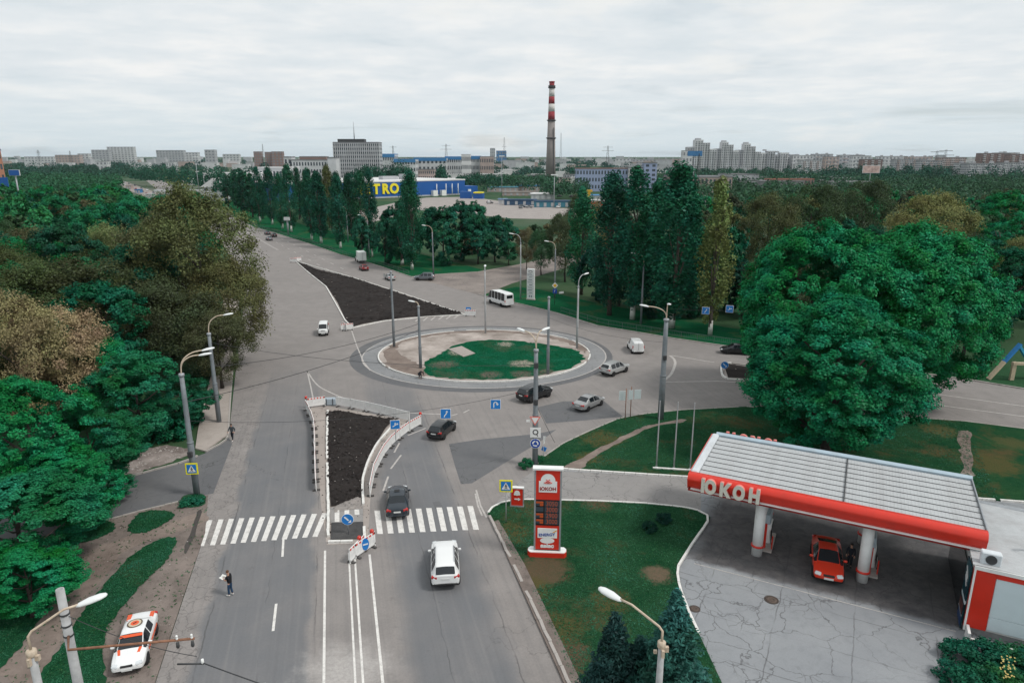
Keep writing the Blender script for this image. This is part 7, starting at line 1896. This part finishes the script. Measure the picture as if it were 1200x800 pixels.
# --- big blue store with yellow lettering, its yard and parking ground
def store():
    A_ = G(545, 228); B_ = G(338, 237); t = (A_ - B_); Ln = t.length; yaw = math.atan2(t.y, t.x); H = 11.3; Dp = 95
    o = empty('store_building', B_, yaw, 'long blue store with white roof and big yellow lettering behind the avenue poplars', 'building')
    MB().box((Ln / 2, Dp / 2, H / 2), (Ln, Dp, H)).build('wall', M_METB, o)
    MB().box((Ln / 2, Dp / 2, H + .3), (Ln + .6, Dp + .6, .9)).build('roof', M_ROOFW, o)
    for x, w_, h_ in ((40, 9, 3), (75, 6, 2.2), (98, 14, 2.6), (112, 5, 4)): MB().box((Ln * x / 150, 30, H + .7 + h_ / 2), (w_, 6, h_)).build('roof_unit', M_CG, o)
    MB().box((Ln / 2, -.15, .5), (Ln - .2, .4, 1.0)).build('plinth', M_CG, o)
    best = min(range(0, 1000), key=lambda i: abs(446 - (lambda p_: 600 + FPX * p_.x / (p_.y * CP + 18 * SP))(B_ + t * (i / 1000))))
    xc = Ln * best / 1000
    for k, ch in enumerate('METRO'):
        link('letter', text_mesh(ch, 9.6, .25, .42, M_METY, 'letter'), o, (xc - 4.0 + (k - 2) * 7.6, -.4, 6.2), UPR)
    for x in (Ln * .79, Ln * .845): MB().box((x, -1.5, 2.1), (4.2, 3.0, 4.2)).build('loading_door', M_WHITE, o)
    for x in (Ln * .80, Ln * .86, Ln * .9, Ln * .94): MB().tube([(x, -2.5, 0), (x, -2.5, 9)], .35, 6).build('frame_post', M_WHITE, o)
    for z in (4.6, 8.6): MB().box((Ln * .87, -2.5, z), (Ln * .15, .4, .4)).build('frame_beam', M_METB, o)
    MB().box((Ln + 7, 8, 3.2), (14, 14, 6.4)).build('annexe', M_METB, o); MB().box((Ln + 5, .5, 2), (3, .6, 4)).build('annexe_door', M_WHITE, o)
store()
lot = GP([(400, 252), (470, 236), (500, 231.5), (552, 230.5), (600, 238), (650, 243.5), (700, 246), (720, 254), (655, 257), (600, 256), (540, 250), (490, 246), (430, 262)])
tag(MB().sheet(lot, -.01).build('car_park', concrete('car_park_paving', (.30, .27, .255), (.36, .325, .305), .06, .05)), kind='structure')
tag(MB().sheet(GP([(104, 204), (122, 204), (218, 238), (190, 239)]), -.005).build('far_pavement', concrete('far_asphalt', (.22, .20, .19), (.36, .31, .28), .05, .05)), kind='structure')
def booth():
    p = G(560, 233); o = empty('kiosk_booth', p, R(-10), 'blue booth with yellow top at the entrance of the store car park', 'kiosk')
    MB().box((0, 3, 1.9), (7, 6, 3.8)).build('wall', M_METB, o); MB().box((0, 3, 4.2), (6.5, 6.6, .8)).build('yellow_top', M_METY, o); MB().box((-10, 6, 2.4), (8, 5, 4.8)).build('side_wall', M_METB, o)
booth()
def shed(u0, u1, v, vt, label, m, roofm, depth=8, name='market_stall', gable=False):
    D = G((u0 + u1) / 2, v).y; p = FAR((u0 + u1) / 2, D); Wd = width(u0, u1, D); H = HTOP(vt, D); o = empty(name, (p.x, p.y + depth / 2, 0), 0, label, 'stall' if 'stall' in name else 'container')
    MB().box((0, 0, H * .42), (Wd, depth, H * .84)).build('wall', m, o)
    mb = MB(); e = .6
    if gable: mb.add([(-Wd / 2 - e, -depth / 2 - e, H * .84), (Wd / 2 + e, -depth / 2 - e, H * .84), (Wd / 2 - 2, 0, H), (-Wd / 2 + 2, 0, H), (-Wd / 2 - e, depth / 2 + e, H * .84), (Wd / 2 + e, depth / 2 + e, H * .84)], [(0, 1, 2, 3), (3, 2, 5, 4), (1, 5, 2), (4, 0, 3)])
    else: mb.box((0, 0, H * .92), (Wd + .6, depth + .6, H * .16))
    mb.build('roof', roofm, o)
    for k in range(max(2, int(Wd / 4))): MB().box((-Wd / 2 + Wd * (k + .5) / max(2, int(Wd / 4)), -depth / 2 - .05, H * .38), (1.6, .1, H * .6)).build('shutter', M_CG, o)
M_TEAL = mat('teal_sheet', (.05, .20, .27), .6, .15, .3); M_NAVY = mat('navy_sheet', (.035, .08, .15), .6, .2, .3)
shed(592, 628, 240.5, 233.5, 'dark blue row of market containers along the car park', M_NAVY, M_NAVY, 5, 'market_container')
shed(628, 668, 243, 235, 'teal row of market containers right of the dark blue ones', M_TEAL, M_NAVY, 5, 'market_container')
shed(584, 594, 239, 233, 'white and blue market container left of the dark blue row', M_CW, M_GLB, 5, 'market_container')
shed(624, 650, 233.5, 226, 'white tent roofed market hall', M_CW, M_ROOFW, 14, 'market_stall', True)
shed(572, 606, 225, 219, 'long teal roofed market hall left of the chimney base', M_CP, M_TEAL, 12, 'market_stall')
shed(606, 642, 224, 217.5, 'long blue-green roofed market hall in front of the chimney', M_CP, M_BLUR, 12, 'market_stall')
shed(590, 630, 229.5, 224.5, 'pale pink market row between the teal roofs and the containers', M_CP, M_PALE, 6, 'market_stall')
shed(688, 709, 246, 234.5, 'bright red market kiosk left of the dark poplars', M_RED, M_CW, 8, 'market_stall')
shed(686, 708, 234, 228, 'turquoise roofed market kiosk behind the red one', M_CW, M_BLUR, 8, 'market_stall', True)
for i, (u, v, c_) in enumerate(((168, 231, 0), (156, 226, 1), (146, 221.5, 2), (180, 236.5, 1), (138, 217, 0), (130, 213.5, 2), (200, 232, 2), (188, 226.5, 0))):
    shed(u - 3, u + 3, v, v - 4.2, ('white', 'blue', 'pinkish')[c_] + ' market stall beside the far street, ' + ORD[i] + ' of a loose row', (M_CW, M_BLUR, M_CP)[c_], (M_CW, M_BLUR, M_PALE)[c_], 4)
def yellow_post():
    D = 430; p = FAR(691, D); o = empty('yellow_sign_column', p, 0, 'tall yellow column sign in the market', 'sign')
    MB().box((0, 0, 4), (2.0, 1.6, 8)).build('column', mat('yellow_ochre', (.62, .36, .03), .5), o); MB().box((0, 0, 8.4), (4.4, 2.0, 1.2)).build('head', mat('yellow_ochre', (.62, .36, .03)), o)
yellow_post()
# --- grey office block with mast
def office():
    o, Wd, Dp, H = block(393, 443, 167.5, 700, 'tall grey office block with ribbed front and roof mast behind the blue store', M_CG, 11, 22, 16, M_ROOFG)
    mb = MB()
    for k in range(23): mb.box((-Wd / 2 + Wd * k / 22, -Dp / 2 - .35, H / 2), (.5, .7, H - 1))
    mb.build('fin', M_CW, o)['kind'] = 'stuff'
    MB().box((-Wd * .12, 0, H + 2.0), (Wd * .58, 10, 3.4)).build('roof_storey', M_DKST, o)
    m = MB(); m.tube([(-3, 0, H + 3.6), (-3, 0, H + 20)], [.5, .2], 5)
    for k in range(5): m.box((-3, 0, H + 6 + 2.6 * k), (1.4 - .2 * k, .2, .2))
    m.build('mast', M_GALV, o)
office()
# --- long pale factory blocks
block(333, 341, 184.5, 640, 'narrow white stair tower at the left end of the white factory', M_CW, 4, 2, 12)
block(341, 391, 188, 640, 'long white four-storey factory left of the grey office block', M_CW, 4, 16, 14)
block(384, 393, 185.5, 630, 'white end tower of the long factory', M_CW, 0, 1, 14)
block(352, 381, 184, 900, 'low brick-red building behind the white factory', M_CB, 2, 10, 14)
block(238, 300, 204, 520, 'low white workshop roofs left of the avenue poplars', M_CW, 2, 14, 30, M_ROOFW)
block(300, 336, 197, 560, 'low pale factory hall behind the avenue poplars', M_CW, 2, 10, 30, M_ROOFW)
def pediment():
    D = 470; p = FAR(247, D); o = empty('gabled_hall', (p.x, p.y, 0), 0, 'white hall with triangular gable at the end of the far street', 'building')
    MB().box((0, 10, 4.5), (16, 20, 9)).build('wall', M_CW, o); mb = MB(); mb.add([(-9, -1, 9), (9, -1, 9), (0, -1, 15), (-9, 21, 9), (9, 21, 9), (0, 21, 15)], [(0, 1, 2), (0, 2, 5, 3), (1, 4, 5, 2), (3, 5, 4)]); mb.build('roof', M_ROOFW, o)
    windows(o, 16, 20, 9, 2, 3, yoff=10, sides=False)
    MB().box((-26, 8, 6.5), (36, 3, 1.2)).build('bridge', M_CW, o)
pediment()
# blue-roofed plant
for u0, u1, vt, D, lb, wl_, rf in ((447, 462, 181, 950, 'blue-roofed factory hall right of the office block', M_CW, M_BLUR), (462, 486, 187, 940, 'low white factory hall with blue roof', M_CW, M_BLUR), (486, 522, 185.5, 980, 'wide blue-roofed factory hall', M_CW, M_BLUR), (522, 541, 184, 1000, 'tall blue-roofed factory section', M_CW, M_BLUR), (541, 551, 181.5, 960, 'white square factory tower', M_ROOFW, M_CW), (551, 563, 183.5, 990, 'blue-topped factory section right of the white tower', M_CW, M_BLUR), (563, 578, 184, 980, 'beige factory office right of the blue roofs', M_CP, M_ROOFG), (490, 508, 199, 720, 'small cream house behind the blue store', M_CP, M_ROOFG), (436, 448, 199, 720, 'small grey house right of the office block', M_CW, M_ROOFG)):
    o, Wd, Dp, H = block(u0, u1, vt, D, lb, wl_, 3, 8, 30 if 'hall' in lb else 14, rf)
    if rf is M_BLUR: MB().box((0, -Dp / 2 - .3, H - 1.5), (Wd, .6, 4.5)).build('blue_band', M_BLUR, o)
block(574.5, 580, 174, 2300, 'slim grey tower on the skyline left of the blue glass block', M_CG, 14, 4, 14)
block(582, 593, 177, 2300, 'blue glass office block on the skyline', M_GLB, 8, 8, 16)
# --- the red and white chimney
def chimney():
    D = 900; p = FAR(645.5, D); o = empty('factory_chimney', p, 0, 'tall factory chimney with red and white bands at the top', 'chimney')
    zt = HTOP(96, D); z = lambda v: HTOP(v, D); r_ = lambda zz_: 6.6 - 3.5 * zz_ / zt
    MCON = mat('chimney_concrete', (.25, .225, .215), .85, .15, .15, dirt=(.17, .15, .145), dirt_amt=.6, dscale=.1); MR = mat('chimney_red', (.28, .035, .045), .8, .12, .2); MW = mat('chimney_white', (.60, .58, .56), .8, .12, .2, dirt=(.4, .37, .35), dirt_amt=.6, dscale=.2)
    n = 20
    MB().lathe([(r_(0), 0), (r_(z(141)), z(141))], n).build('shaft', MCON, o)
    for a, b, m in ((141, 131, MR), (131, 122, MW), (122, 113.5, MR), (113.5, 104, MW), (104, 96, MR)): MB().lathe([(r_(z(a)), z(a)), (r_(z(b)), z(b))], n).build('band', m, o)
    for v in (162, 141.3, 103, 101.2): MB().lathe([(r_(z(v)) + .05, -1), (r_(z(v)) + 1.3, -.4), (r_(z(v)) + 1.3, .7), (r_(z(v)) + .05, .7)], n, (0, 0, z(v))).build('gallery', M_DKST, o)
    MB().lathe([(r_(zt) + .5, 0), (r_(zt) + .5, 1.4), (r_(zt) - .3, 1.5)], n, (0, 0, zt - 1)).build('rim', MR, o)
    MB().box((3.0, -5.2, z(150) / 2), (1.0, .6, z(150))).build('ladder', M_DKST, o)
chimney()
block(618, 640, 206, 840, 'dark shed at the foot of the chimney', M_DKST, 1, 6, 20)
block(638, 668, 208.5, 800, 'pale low plant building at the foot of the chimney', M_CP, 2, 10, 16)
block(662, 680, 205, 860, 'grey plant building right of the chimney foot', M_CG, 2, 6, 16)
# --- blue-grey office and warehouses behind the dark poplars
block(678, 738, 198, 610, 'long blue-grey three-storey building behind the dark poplars', M_LILAC, 3, 18, 16, M_CB)
block(738, 756, 197, 605, 'pale blue end of the long blue-grey building', M_CW, 3, 4, 18)
block(756, 770, 191.5, 600, 'pale blue stair tower with dark windows behind the poplars', M_LILAC, 6, 2, 12)
o, Wd, Dp, H = block(797, 858, 208, 560, 'wide pinkish warehouse with grey roof right of the dark poplars', M_CP, 2, 14, 50, M_ROOFG)
block(858, 890, 205, 680, 'grey roofed warehouse behind the pinkish one', M_CG, 1, 8, 40, M_ROOFG)
block(905, 955, 210.5, 640, 'long low brick-red house in the right-hand trees', M_CB, 2, 14, 12, mat('red_tile_roof', (.33, .16, .12), .85, .2, .3))
block(812, 830, 231, 395, 'small white yard building seen between the poplars', M_CW, 1, 4, 8)
# --- stepped white apartment towers
for i, (u0, u1, vt, lb) in enumerate(((806, 838, 164, 'leftmost and tallest stepped apartment tower'), (839, 864, 166.5, 'second stepped apartment tower from the left'), (865, 890, 168.5, 'third stepped apartment tower from the left'), (891, 907, 177, 'lower grey apartment tower, fourth from the left'), (906, 922, 179, 'fifth apartment tower from the left'), (917, 935, 181, 'rightmost white apartment slab of the stepped group'))):
    D = 1300 + 12 * i; p = FAR((u0 + u1) / 2, D); Wd = width(u0, u1, D); H = HTOP(vt, D); o = empty('apartment_tower', (p.x, p.y, 0), 0, lb, 'building')
    secs = ((-.36, .28, .80), (-.12, .28, 1.0), (.14, .26, .92), (.38, .24, .74)) if i < 3 else ((-.25, .5, .93), (.25, .5, 1.0))
    for k, (x, w_, hf) in enumerate(secs):
        d = 9 - 2.5 * (k % 2)
        b_ = MB().box((x * Wd, d, H * hf / 2), (w_ * Wd, 16, H * hf)).build('wall', (M_CG, M_CW, M_CW, M_CW)[k] if i < 3 else (M_CG, M_CW)[(k + i) % 2], o)
        mb = MB(); nf = int(H * hf / 3.1); nc = 3
        for f in range(nf):
            for c in range(nc):
                xx = x * Wd + w_ * Wd * ((c + .5) / nc - .5); mb.box((xx, d - 8.1, 1.8 + f * 3.1), (w_ * Wd / nc * .55, .2, 1.5))
        mb.build('window', M_WIN, b_)['kind'] = 'stuff'
        mb = MB()
        for f in range(1, nf, 1): mb.box((x * Wd + w_ * Wd * .22, d - 8.7, f * 3.1 + .3), (w_ * Wd * .36, 1.2, .9))
        mb.build('balcony', M_CW, b_)['kind'] = 'stuff'
    MB().box((-.12 * Wd, 9, H + 1.5), (.18 * Wd, 8, 3)).build('roof_hut', M_CG, o)
block(800, 811, 177, 1250, 'pale low apartment block left of the stepped towers', M_CW, 9, 4, 12)
# --- rows of panel houses on the right skyline
RB = [(930, 952, 182.5, 1350, 0), (953, 975, 181, 1450, 1), (968, 983, 184, 1250, 2), (984, 1012, 182, 1480, 1), (1000, 1020, 183, 1300, 0), (1012, 1034, 187, 1120, 3), (1030, 1062, 183.5, 1500, 0), (1050, 1085, 187, 1180, 1), (1064, 1092, 184, 1420, 2), (1080, 1104, 188.5, 1080, 1), (1102, 1131, 185, 1200, 2), (1126, 1136, 191.5, 930, 0), (1136, 1176, 192, 900, 1), (1150, 1182, 180, 1150, 3), (1168, 1190, 179.5, 1220, 2), (1184, 1206, 181, 1100, 3), (1176, 1210, 191, 1000, 1), (940, 962, 188, 1100, 0), (770, 800, 186.5, 1900, 2), (742, 768, 187, 1950, 1), (722, 742, 186, 2000, 0)]
RWORD = ['white', 'grey', 'pinkish', 'brownish']
RWHERE = ['just right of the stepped towers', 'behind the first white block', 'low in front of the grey blocks', 'in the middle of the long row', 'in front of the long row', 'low and near, above the red hoarding', 'right of the middle of the row', 'near and low, left of the power pylons', 'behind the power pylons', 'in front of the power pylons', 'just right of the power pylons', 'standing end-on beside the near slab', 'long near slab at the right', 'high on the rise at the right', 'second on the rise at the right', 'at the right picture edge on the rise', 'low at the right picture edge', 'low beneath the first white block', 'far off left of the stepped towers', 'far off above the blue-grey building', 'far off right of the chimney']
for i, (u0, u1, vt, D, c) in enumerate(RB):
    w_ = (M_CW, M_CG, M_CP, M_CB)[c]
    block(u0, u1, vt, D, f'{RWORD[c]} panel apartment block {RWHERE[i]}', w_, max(3, int(HTOP(vt, D) / 3.0)), max(6, int((u1 - u0) * .55)), 13, M_ROOFG, hut=True, balc=(M_CW if c in (2, 3) else M_CP) if i % 2 else M_CW, name='panel_block')
# --- skyline on the left
LB = [(128, 157, 172.5, 2200, 0, 'white high slab on the left skyline'), (109, 128, 176, 2150, 1, 'grey slab left of the white high slab'), (185, 215, 176.5, 2000, 1, 'grey slab on the skyline right of the white high slab'), (215, 232, 179, 2100, 0, 'low pale slab on the left skyline'), (241, 252, 176, 1700, 1, 'square grey tower on the left skyline'), (66, 93, 182, 1900, 2, 'low pinkish house far left'), (92, 104, 180.5, 1950, 0, 'pale house left of the slabs'), (298, 306, 178, 1700, 3, 'first of three small reddish blocks'), (311, 319, 178.5, 1700, 3, 'second of three small reddish blocks'), (319, 331, 178, 1690, 3, 'third and widest of the small reddish blocks'), (262, 280, 181, 2300, 0, 'faint pale block on the skyline'), (30, 62, 184, 2000, 0, 'long low pale row at the far left'), (112, 124, 189.5, 1400, 0, 'white house above the far street'), (194, 203, 190.5, 1400, 0, 'small white house beside the far poplars')]
for u0, u1, vt, D, c, lb in LB: block(u0, u1, vt, D, lb, (M_CW, M_CG, M_CP, M_CB)[c], max(2, int(HTOP(vt, D) / 3.1)), max(4, int((u1 - u0) * .6)), 14, M_ROOFG)
o, *_ = block(-44, -20, 176, 330, 'reddish brown building cut off by the left picture edge', mat('brick_red', (.42, .20, .13), .8, .12, .2), 6, 4, 12)
def hoarding(u0, u1, v0, v1, D, label, m, post=True, name='billboard', m2=None):
    p = FAR((u0 + u1) / 2, D); Wd = width(u0, u1, D); z0, z1 = HTOP(v1, D), HTOP(v0, D); o = empty(name, p, 0, label, 'billboard')
    MB().box((0, 0, (z0 + z1) / 2), (Wd, .5, z1 - z0), bev=.05).build('board', m, o)
    MB().box((0, -.27, (z0 + z1) / 2), (Wd * .94, .06, (z1 - z0) * .9)).build('print', m2 or m, o)
    MB().tube([(0, .4, 0), (0, .4, z1 - .3)], .35, 8).build('post', M_GALV, o); return o
hoarding(8, 20, 199, 206, 330, 'blue and white hoarding near the left picture edge', M_CW, m2=M_METB)
hoarding(-8, 4, 208, 219, 300, 'blue hoarding cut off by the left picture edge', M_METB, m2=M_METB)
hoarding(230, 239.5, 224, 230, 290, 'small white hoarding above the yellow-brown tree', M_CW)
hoarding(327, 333.5, 254.5, 258.5, 255, 'small white notice board under the avenue poplars', M_CW)
hoarding(1013, 1032, 194, 203, 620, 'pale red and white hoarding above the right-hand trees', M_CW, m2=mat('hoarding_print', (.50, .36, .33), .7, .4, .4))
hoarding(806, 822, 177, 183, 560, 'blue hoarding on a tall dark lattice mast before the stepped towers', M_GLB)
# masts and power pylons
def lattice(u, vt, D, base_w, label, arms=(), name='lattice_mast', m=None, cat='mast'):
    p = FAR(u, D); H = HTOP(vt, D); o = empty(name, p, 0, label, cat); mb = MB(); w0, w1 = base_w, base_w * .22; n = max(5, int(H / (base_w * 1.2))); r_ = max(.08, D * .00011)
    def cor(k): t = k / n; q_ = (w0 + (w1 - w0) * t) / 2; return [Vector((sx_ * q_, sy * q_, H * t)) for sx_, sy in ((-1, -1), (1, -1), (1, 1), (-1, 1))]
    for k in range(n):
        a, b = cor(k), cor(k + 1)
        for j in range(4):
            mb.tube([a[j], b[j]], r_, 4, False); mb.tube([a[j], b[(j + 1) % 4]], r_ * .6, 4, False); mb.tube([b[j], b[(j + 1) % 4]], r_ * .6, 4, False)
    mb.build('lattice', m or M_DKST, o)
    for z, wd in arms: MB().box((0, 0, H * z), (wd, .5, .45)).build('crossarm', m or M_DKST, o)
lattice(1097, 177, 760, 6, 'left one of the two dark power pylons on the right', ((.97, 14), (.85, 18)), 'power_pylon', cat='pylon')
lattice(1107, 175.5, 740, 6, 'right one of the two dark power pylons on the right', ((.97, 14), (.85, 18)), 'power_pylon', cat='pylon')
lattice(819, 180, 555, 2.6, 'dark lattice mast carrying the blue hoarding')
lattice(712, 171, 1500, 8, 'thin power pylon on the skyline right of the chimney', ((.95, 20), (.82, 26)), 'power_pylon', cat='pylon')
lattice(523, 169, 1500, 8, 'power pylon on the skyline above the blue roofs', ((.95, 18), (.82, 24)), 'power_pylon', cat='pylon')
lattice(461, 171, 1600, 7, 'faint power pylon right of the office block', ((.95, 16),), 'power_pylon', cat='pylon')
lattice(591, 161, 2200, 9, 'tall faint aerial mast beside the blue glass block', ((.7, 14), (.5, 18)))
lattice(657, 156, 2400, 7, 'tall thin aerial mast just right of the chimney', m=M_GALV)
lattice(46, 176, 1500, 9, 'lattice tower at the far left skyline', ((.9, 10),))
lattice(83, 177, 1700, 7, 'smaller lattice tower at the far left skyline')
lattice(309, 169, 1900, 5, 'thin mast above the small reddish blocks', m=M_GALV)
def tallamp(u, v, vt, label):
    D = G(u, v).y; p = FAR(u, D); H = HTOP(vt, D); o = empty('floodlight_mast', p, 0, label, 'floodlight mast')
    MB().lathe([(.3, 0), (.15, H)], 8).build('pole', M_GALV, o); MB().box((0, 0, H), (4, .8, .6)).build('lamp_bar', M_LAMP, o)
for u, v, vt, lb in ((588, 232, 183, 'tall floodlight mast left of the market halls'), (650, 243.5, 205, 'floodlight mast at the corner of the teal containers'), (229, 232, 184, 'tall white floodlight mast by the far street')): tallamp(u, v, vt, lb)
# cars in the far street and in the market
fars = random.Random(12); PAINTS = [(PW, 'white'), (PS, 'silver'), (PB, 'black'), (PRD, 'dark red'), (PG, 'grey'), (PN, 'dark blue')]
LKB = G(366, 287)
for i in range(22):
    off = (4.2, 19.0)[i % 2]; u_ = 206 - 3.5 * i + fars.uniform(-1.5, 1.5); q_ = G(u_ + (5 if i % 2 else -5), 206.5 + (u_ - 120) * .353 + fars.uniform(-1, 1)); pt, wd = fars.choice(PAINTS); kd = fars.choice(('sedan', 'hatch', 'suv', 'van'))
    vehicle({'sedan': 'sedan_car', 'hatch': 'hatchback_car', 'suv': 'suv_car', 'van': 'delivery_van'}[kd], kd, (q_.x, q_.y, .014), d2y + (math.pi if off > 12 else 0), pt, f'small {wd} {"van" if kd == "van" else "car"} in the far street, {ORD[i // 2 if i < 20 else 10]} pair from its near end, {"kerb" if off in (4.2, 22.5) else "inner"} lane', 'van' if kd == 'van' else 'car', 'vehicles in the far street')
for i in range(16):
    u = fars.uniform(655, 706) if i < 10 else fars.uniform(570, 660); v = fars.uniform(229, 236) if i < 10 else fars.uniform(240.5, 242) if u > 600 else 236; q_ = G(u, v); pt, wd = fars.choice(PAINTS)
    if i >= 10: q_ = G(u, v + 2.5)
    kd = fars.choice(('sedan', 'hatch', 'suv')); vehicle({'sedan': 'sedan_car', 'hatch': 'hatchback_car', 'suv': 'suv_car'}[kd], kd, (q_.x, q_.y, 0), fars.uniform(0, 6.28), pt, f'small {wd} car parked by the market', 'car', f'{wd} cars parked by the market')
# --- town that reads as one mass: low roofs between trees, far off
def mass(name, n, seed, ur, dr, hr, m, vcap=None):
    r = random.Random(seed); mb = MB()
    for _ in range(n):
        D = r.uniform(*dr); u = r.uniform(*ur); p = FAR(u, D); w_ = r.uniform(12, 42); d = r.uniform(10, 16); h = r.uniform(*hr) + max(0.0, D - 1000) * .009
        mb.box((p.x, p.y, h / 2), (w_, d, h)); mb.box((p.x, p.y, h + .4), (w_ + .6, d + .6, .8))
    tag(mb.build(name, m), kind='stuff')
mass('distant_houses', 150, 1, (-60, 1260), (1300, 3200), (6, 20), M_CW)
mass('distant_houses', 110, 2, (-60, 1260), (1500, 3200), (6, 15), M_CP)
mass('distant_houses', 110, 3, (-60, 1260), (1400, 3400), (8, 24), M_CG)
mass('distant_houses', 60, 4, (700, 1260), (1300, 2000), (7, 15), M_CG)
mass('distant_sheds', 34, 5, (230, 800), (700, 1300), (5, 9), M_ROOFW)
mass('distant_sheds', 40, 6, (780, 1000), (620, 900), (5, 8), M_ROOFG)
# --- tree belts between the buildings
def strip(n, u0, u1, d0, d1, seed, h=(10, 16), r_=(4, 7)):
    r = random.Random(seed); L = []
    for _ in range(n):
        D = r.uniform(d0, d1); p = FAR(r.uniform(u0, u1), D); L.append((p.x, p.y, r.uniform(*h), r.uniform(*r_)))
    return L
belt('tree_belt', strip(60, 410, 450, 610, 680, 11, (14, 24), (4, 6)) + strip(40, 450, 480, 640, 700, 12, (16, 28), (4, 6)) + strip(16, 512, 520, 640, 680, 13, (18, 25), (3.5, 5)) + strip(40, 530, 600, 620, 760, 14, (9, 15)), 21, 1.5, 110, col=(.012, .062, .036))
belt('tree_belt', strip(80, 560, 650, 560, 800, 15, (8, 15)) + strip(30, 640, 690, 470, 560, 16, (9, 16)) + strip(50, 690, 800, 640, 900, 17, (8, 14)), 22, 1.5, 100, col=(.024, .075, .038))
belt('tree_belt', [(p_.x, p_.y, 17 + 7 * random.Random(i).random(), 5) for i, p_ in enumerate([G(300, 258) + D2 * (110 + 5.5 * i) - N2 * (2 + 10 * random.Random(i + 50).random()) + N2 * max(0, i - 30) * .9 for i in range(85)])], 23, 1.4, 120, col=(.014, .068, .038))
belt('tree_belt', strip(220, 780, 1260, 640, 1000, 25, (9, 15)), 25, 1.9, 80, col=(.020, .072, .040))
belt('tree_belt', strip(260, -60, 560, 800, 1500, 26, (9, 15)) + strip(200, 560, 1260, 1000, 1600, 27, (8, 14), (5, 8)), 26, 2.6, 60, col=(.018, .066, .042))
belt('tree_belt', strip(420, -80, 1280, 1600, 3600, 28, (9, 17), (8, 18)), 27, 5.0, 46, col=(.018, .062, .045))
belt('tree_belt', strip(90, 440, 830, 1000, 1500, 43, (10, 17), (6, 10)) + strip(150, 440, 830, 1500, 2800, 44, (10, 18), (9, 16)), 32, 3.0, 70, col=(.016, .060, .042))
belt('tree_belt', strip(36, 930, 1200, 860, 1000, 41, (15, 25), (6, 10)) + strip(26, -20, 240, 1000, 1500, 42, (15, 24), (7, 11)), 31, 2.2, 110, col=(.014, .062, .042))
belt('tree_belt', strip(14, 1078, 1110, 760, 800, 29, (18, 24), (6, 9)) + strip(10, 1032, 1046, 720, 760, 30, (16, 22), (6, 9)) + strip(10, 668, 684, 880, 940, 31, (16, 24), (6, 9)), 28, 1.8, 120, col=(.014, .070, .042))
def ridge():
    r = random.Random(3); mb = MB(); n = 90; vs = []
    for i in range(n + 1):
        x = -5200 + 10400 * i / n; h = 26 + 10 * math.sin(i * .23) + 6 * math.sin(i * .71 + 1) + r.uniform(-2, 2)
        vs += [(x, 5200, -1), (x, 5600, h), (x, 6400, -1)]
    fs = []
    for i in range(n): fs += [(3 * i, 3 * i + 3, 3 * i + 4, 3 * i + 1), (3 * i + 1, 3 * i + 4, 3 * i + 5, 3 * i + 2)]
    mb.add(vs, fs, True); mb.add([(-7000, 1000, -.06), (7000, 1000, -.06), (7000, 6400, 48.6), (-7000, 6400, 48.6)], [(0, 1, 2, 3)]); tag(mb.build('hills', M_GROUND), kind='structure')
ridge()
# ------------------------------------------------------------------ grass tufts and verge plants near the camera
M_BLADE = M_LEAF
def tufts(name, poly, n, z, seed, col, size=.10, holes=()):
    rg = random.Random(seed); xs = [p[0] for p in poly]; ys = [p[1] for p in poly]; P = []
    while len(P) < n:
        x, y = rg.uniform(min(xs), max(xs)), rg.uniform(min(ys), max(ys))
        if y < 24 or not inside((x, y), poly) or any(inside((x, y), h_) for h_ in holes): n -= 0.25; continue
        P.append((x, y, z))
    C = np.array(P); rg2 = np.random.default_rng(seed); k = 3
    C = np.repeat(C, k, 0); C[:, :2] += rg2.normal(size=(len(C), 2)) * .07; S = size * (.5 + rg2.random(len(C))); C[:, 2] += S * .22
    N = rg2.normal(size=(len(C), 3)) * .7; N[:, 2] = np.abs(N[:, 2]) + 1.1
    o = link(name, quads(name, C, N, S, .35, seed=seed)); o.color = (*col, 1); tag(o, kind='stuff')
tufts('grass', LAWNA, 26000, .10, 1, (.020, .090, .040), .10, [GP([(612, 655), (640, 652), (662, 656), (668, 668), (650, 685), (625, 690), (612, 675)]), GP([(752, 668), (770, 664), (786, 670), (780, 682), (760, 680)])])
pth = GP([(660, 549), (676, 540), (700, 527), (722, 516), (745, 505), (765, 498), (800, 492), (800, 495), (766, 501), (748, 509), (726, 520), (704, 532), (690, 541), (680, 551)])
tufts('grass', lb2 if False else [Vector(p_) for p_ in (LAWNB_TOP[:9] + list(reversed(LAWNB_BOT[:4])))], 18000, .10, 2, (.018, .086, .040), .12, [pth])
tufts('grass', RB_GRASS, 7000, .13, 3, (.008, .105, .050), .14)
for i, g_ in enumerate(GR_LEFT): tufts('grass', GP(g_), (5200, 900, 600, 900, 3600)[i], .05, 10 + i, (.016, .088, .040), .10)
tufts('grass', sh, 2600, .02, 20, (.03, .085, .035), .14)

# ------------------------------------------------------------------ thin haze over the town
hm = bpy.data.materials.new('haze'); hm.use_nodes = True; hm.node_tree.nodes.clear()
ho = hm.node_tree.nodes.new('ShaderNodeOutputMaterial'); hv = hm.node_tree.nodes.new('ShaderNodeVolumePrincipled')
hv.inputs['Color'].default_value = (.80, .90, 1.0, 1); hv.inputs['Density'].default_value = .000035; hv.inputs['Anisotropy'].default_value = .2
hm.node_tree.links.new(hv.outputs[0], ho.inputs['Volume'])
tag(MB().box((0, 6800, 77), (18400, 14800, 158)).build('haze', hm), kind='stuff')
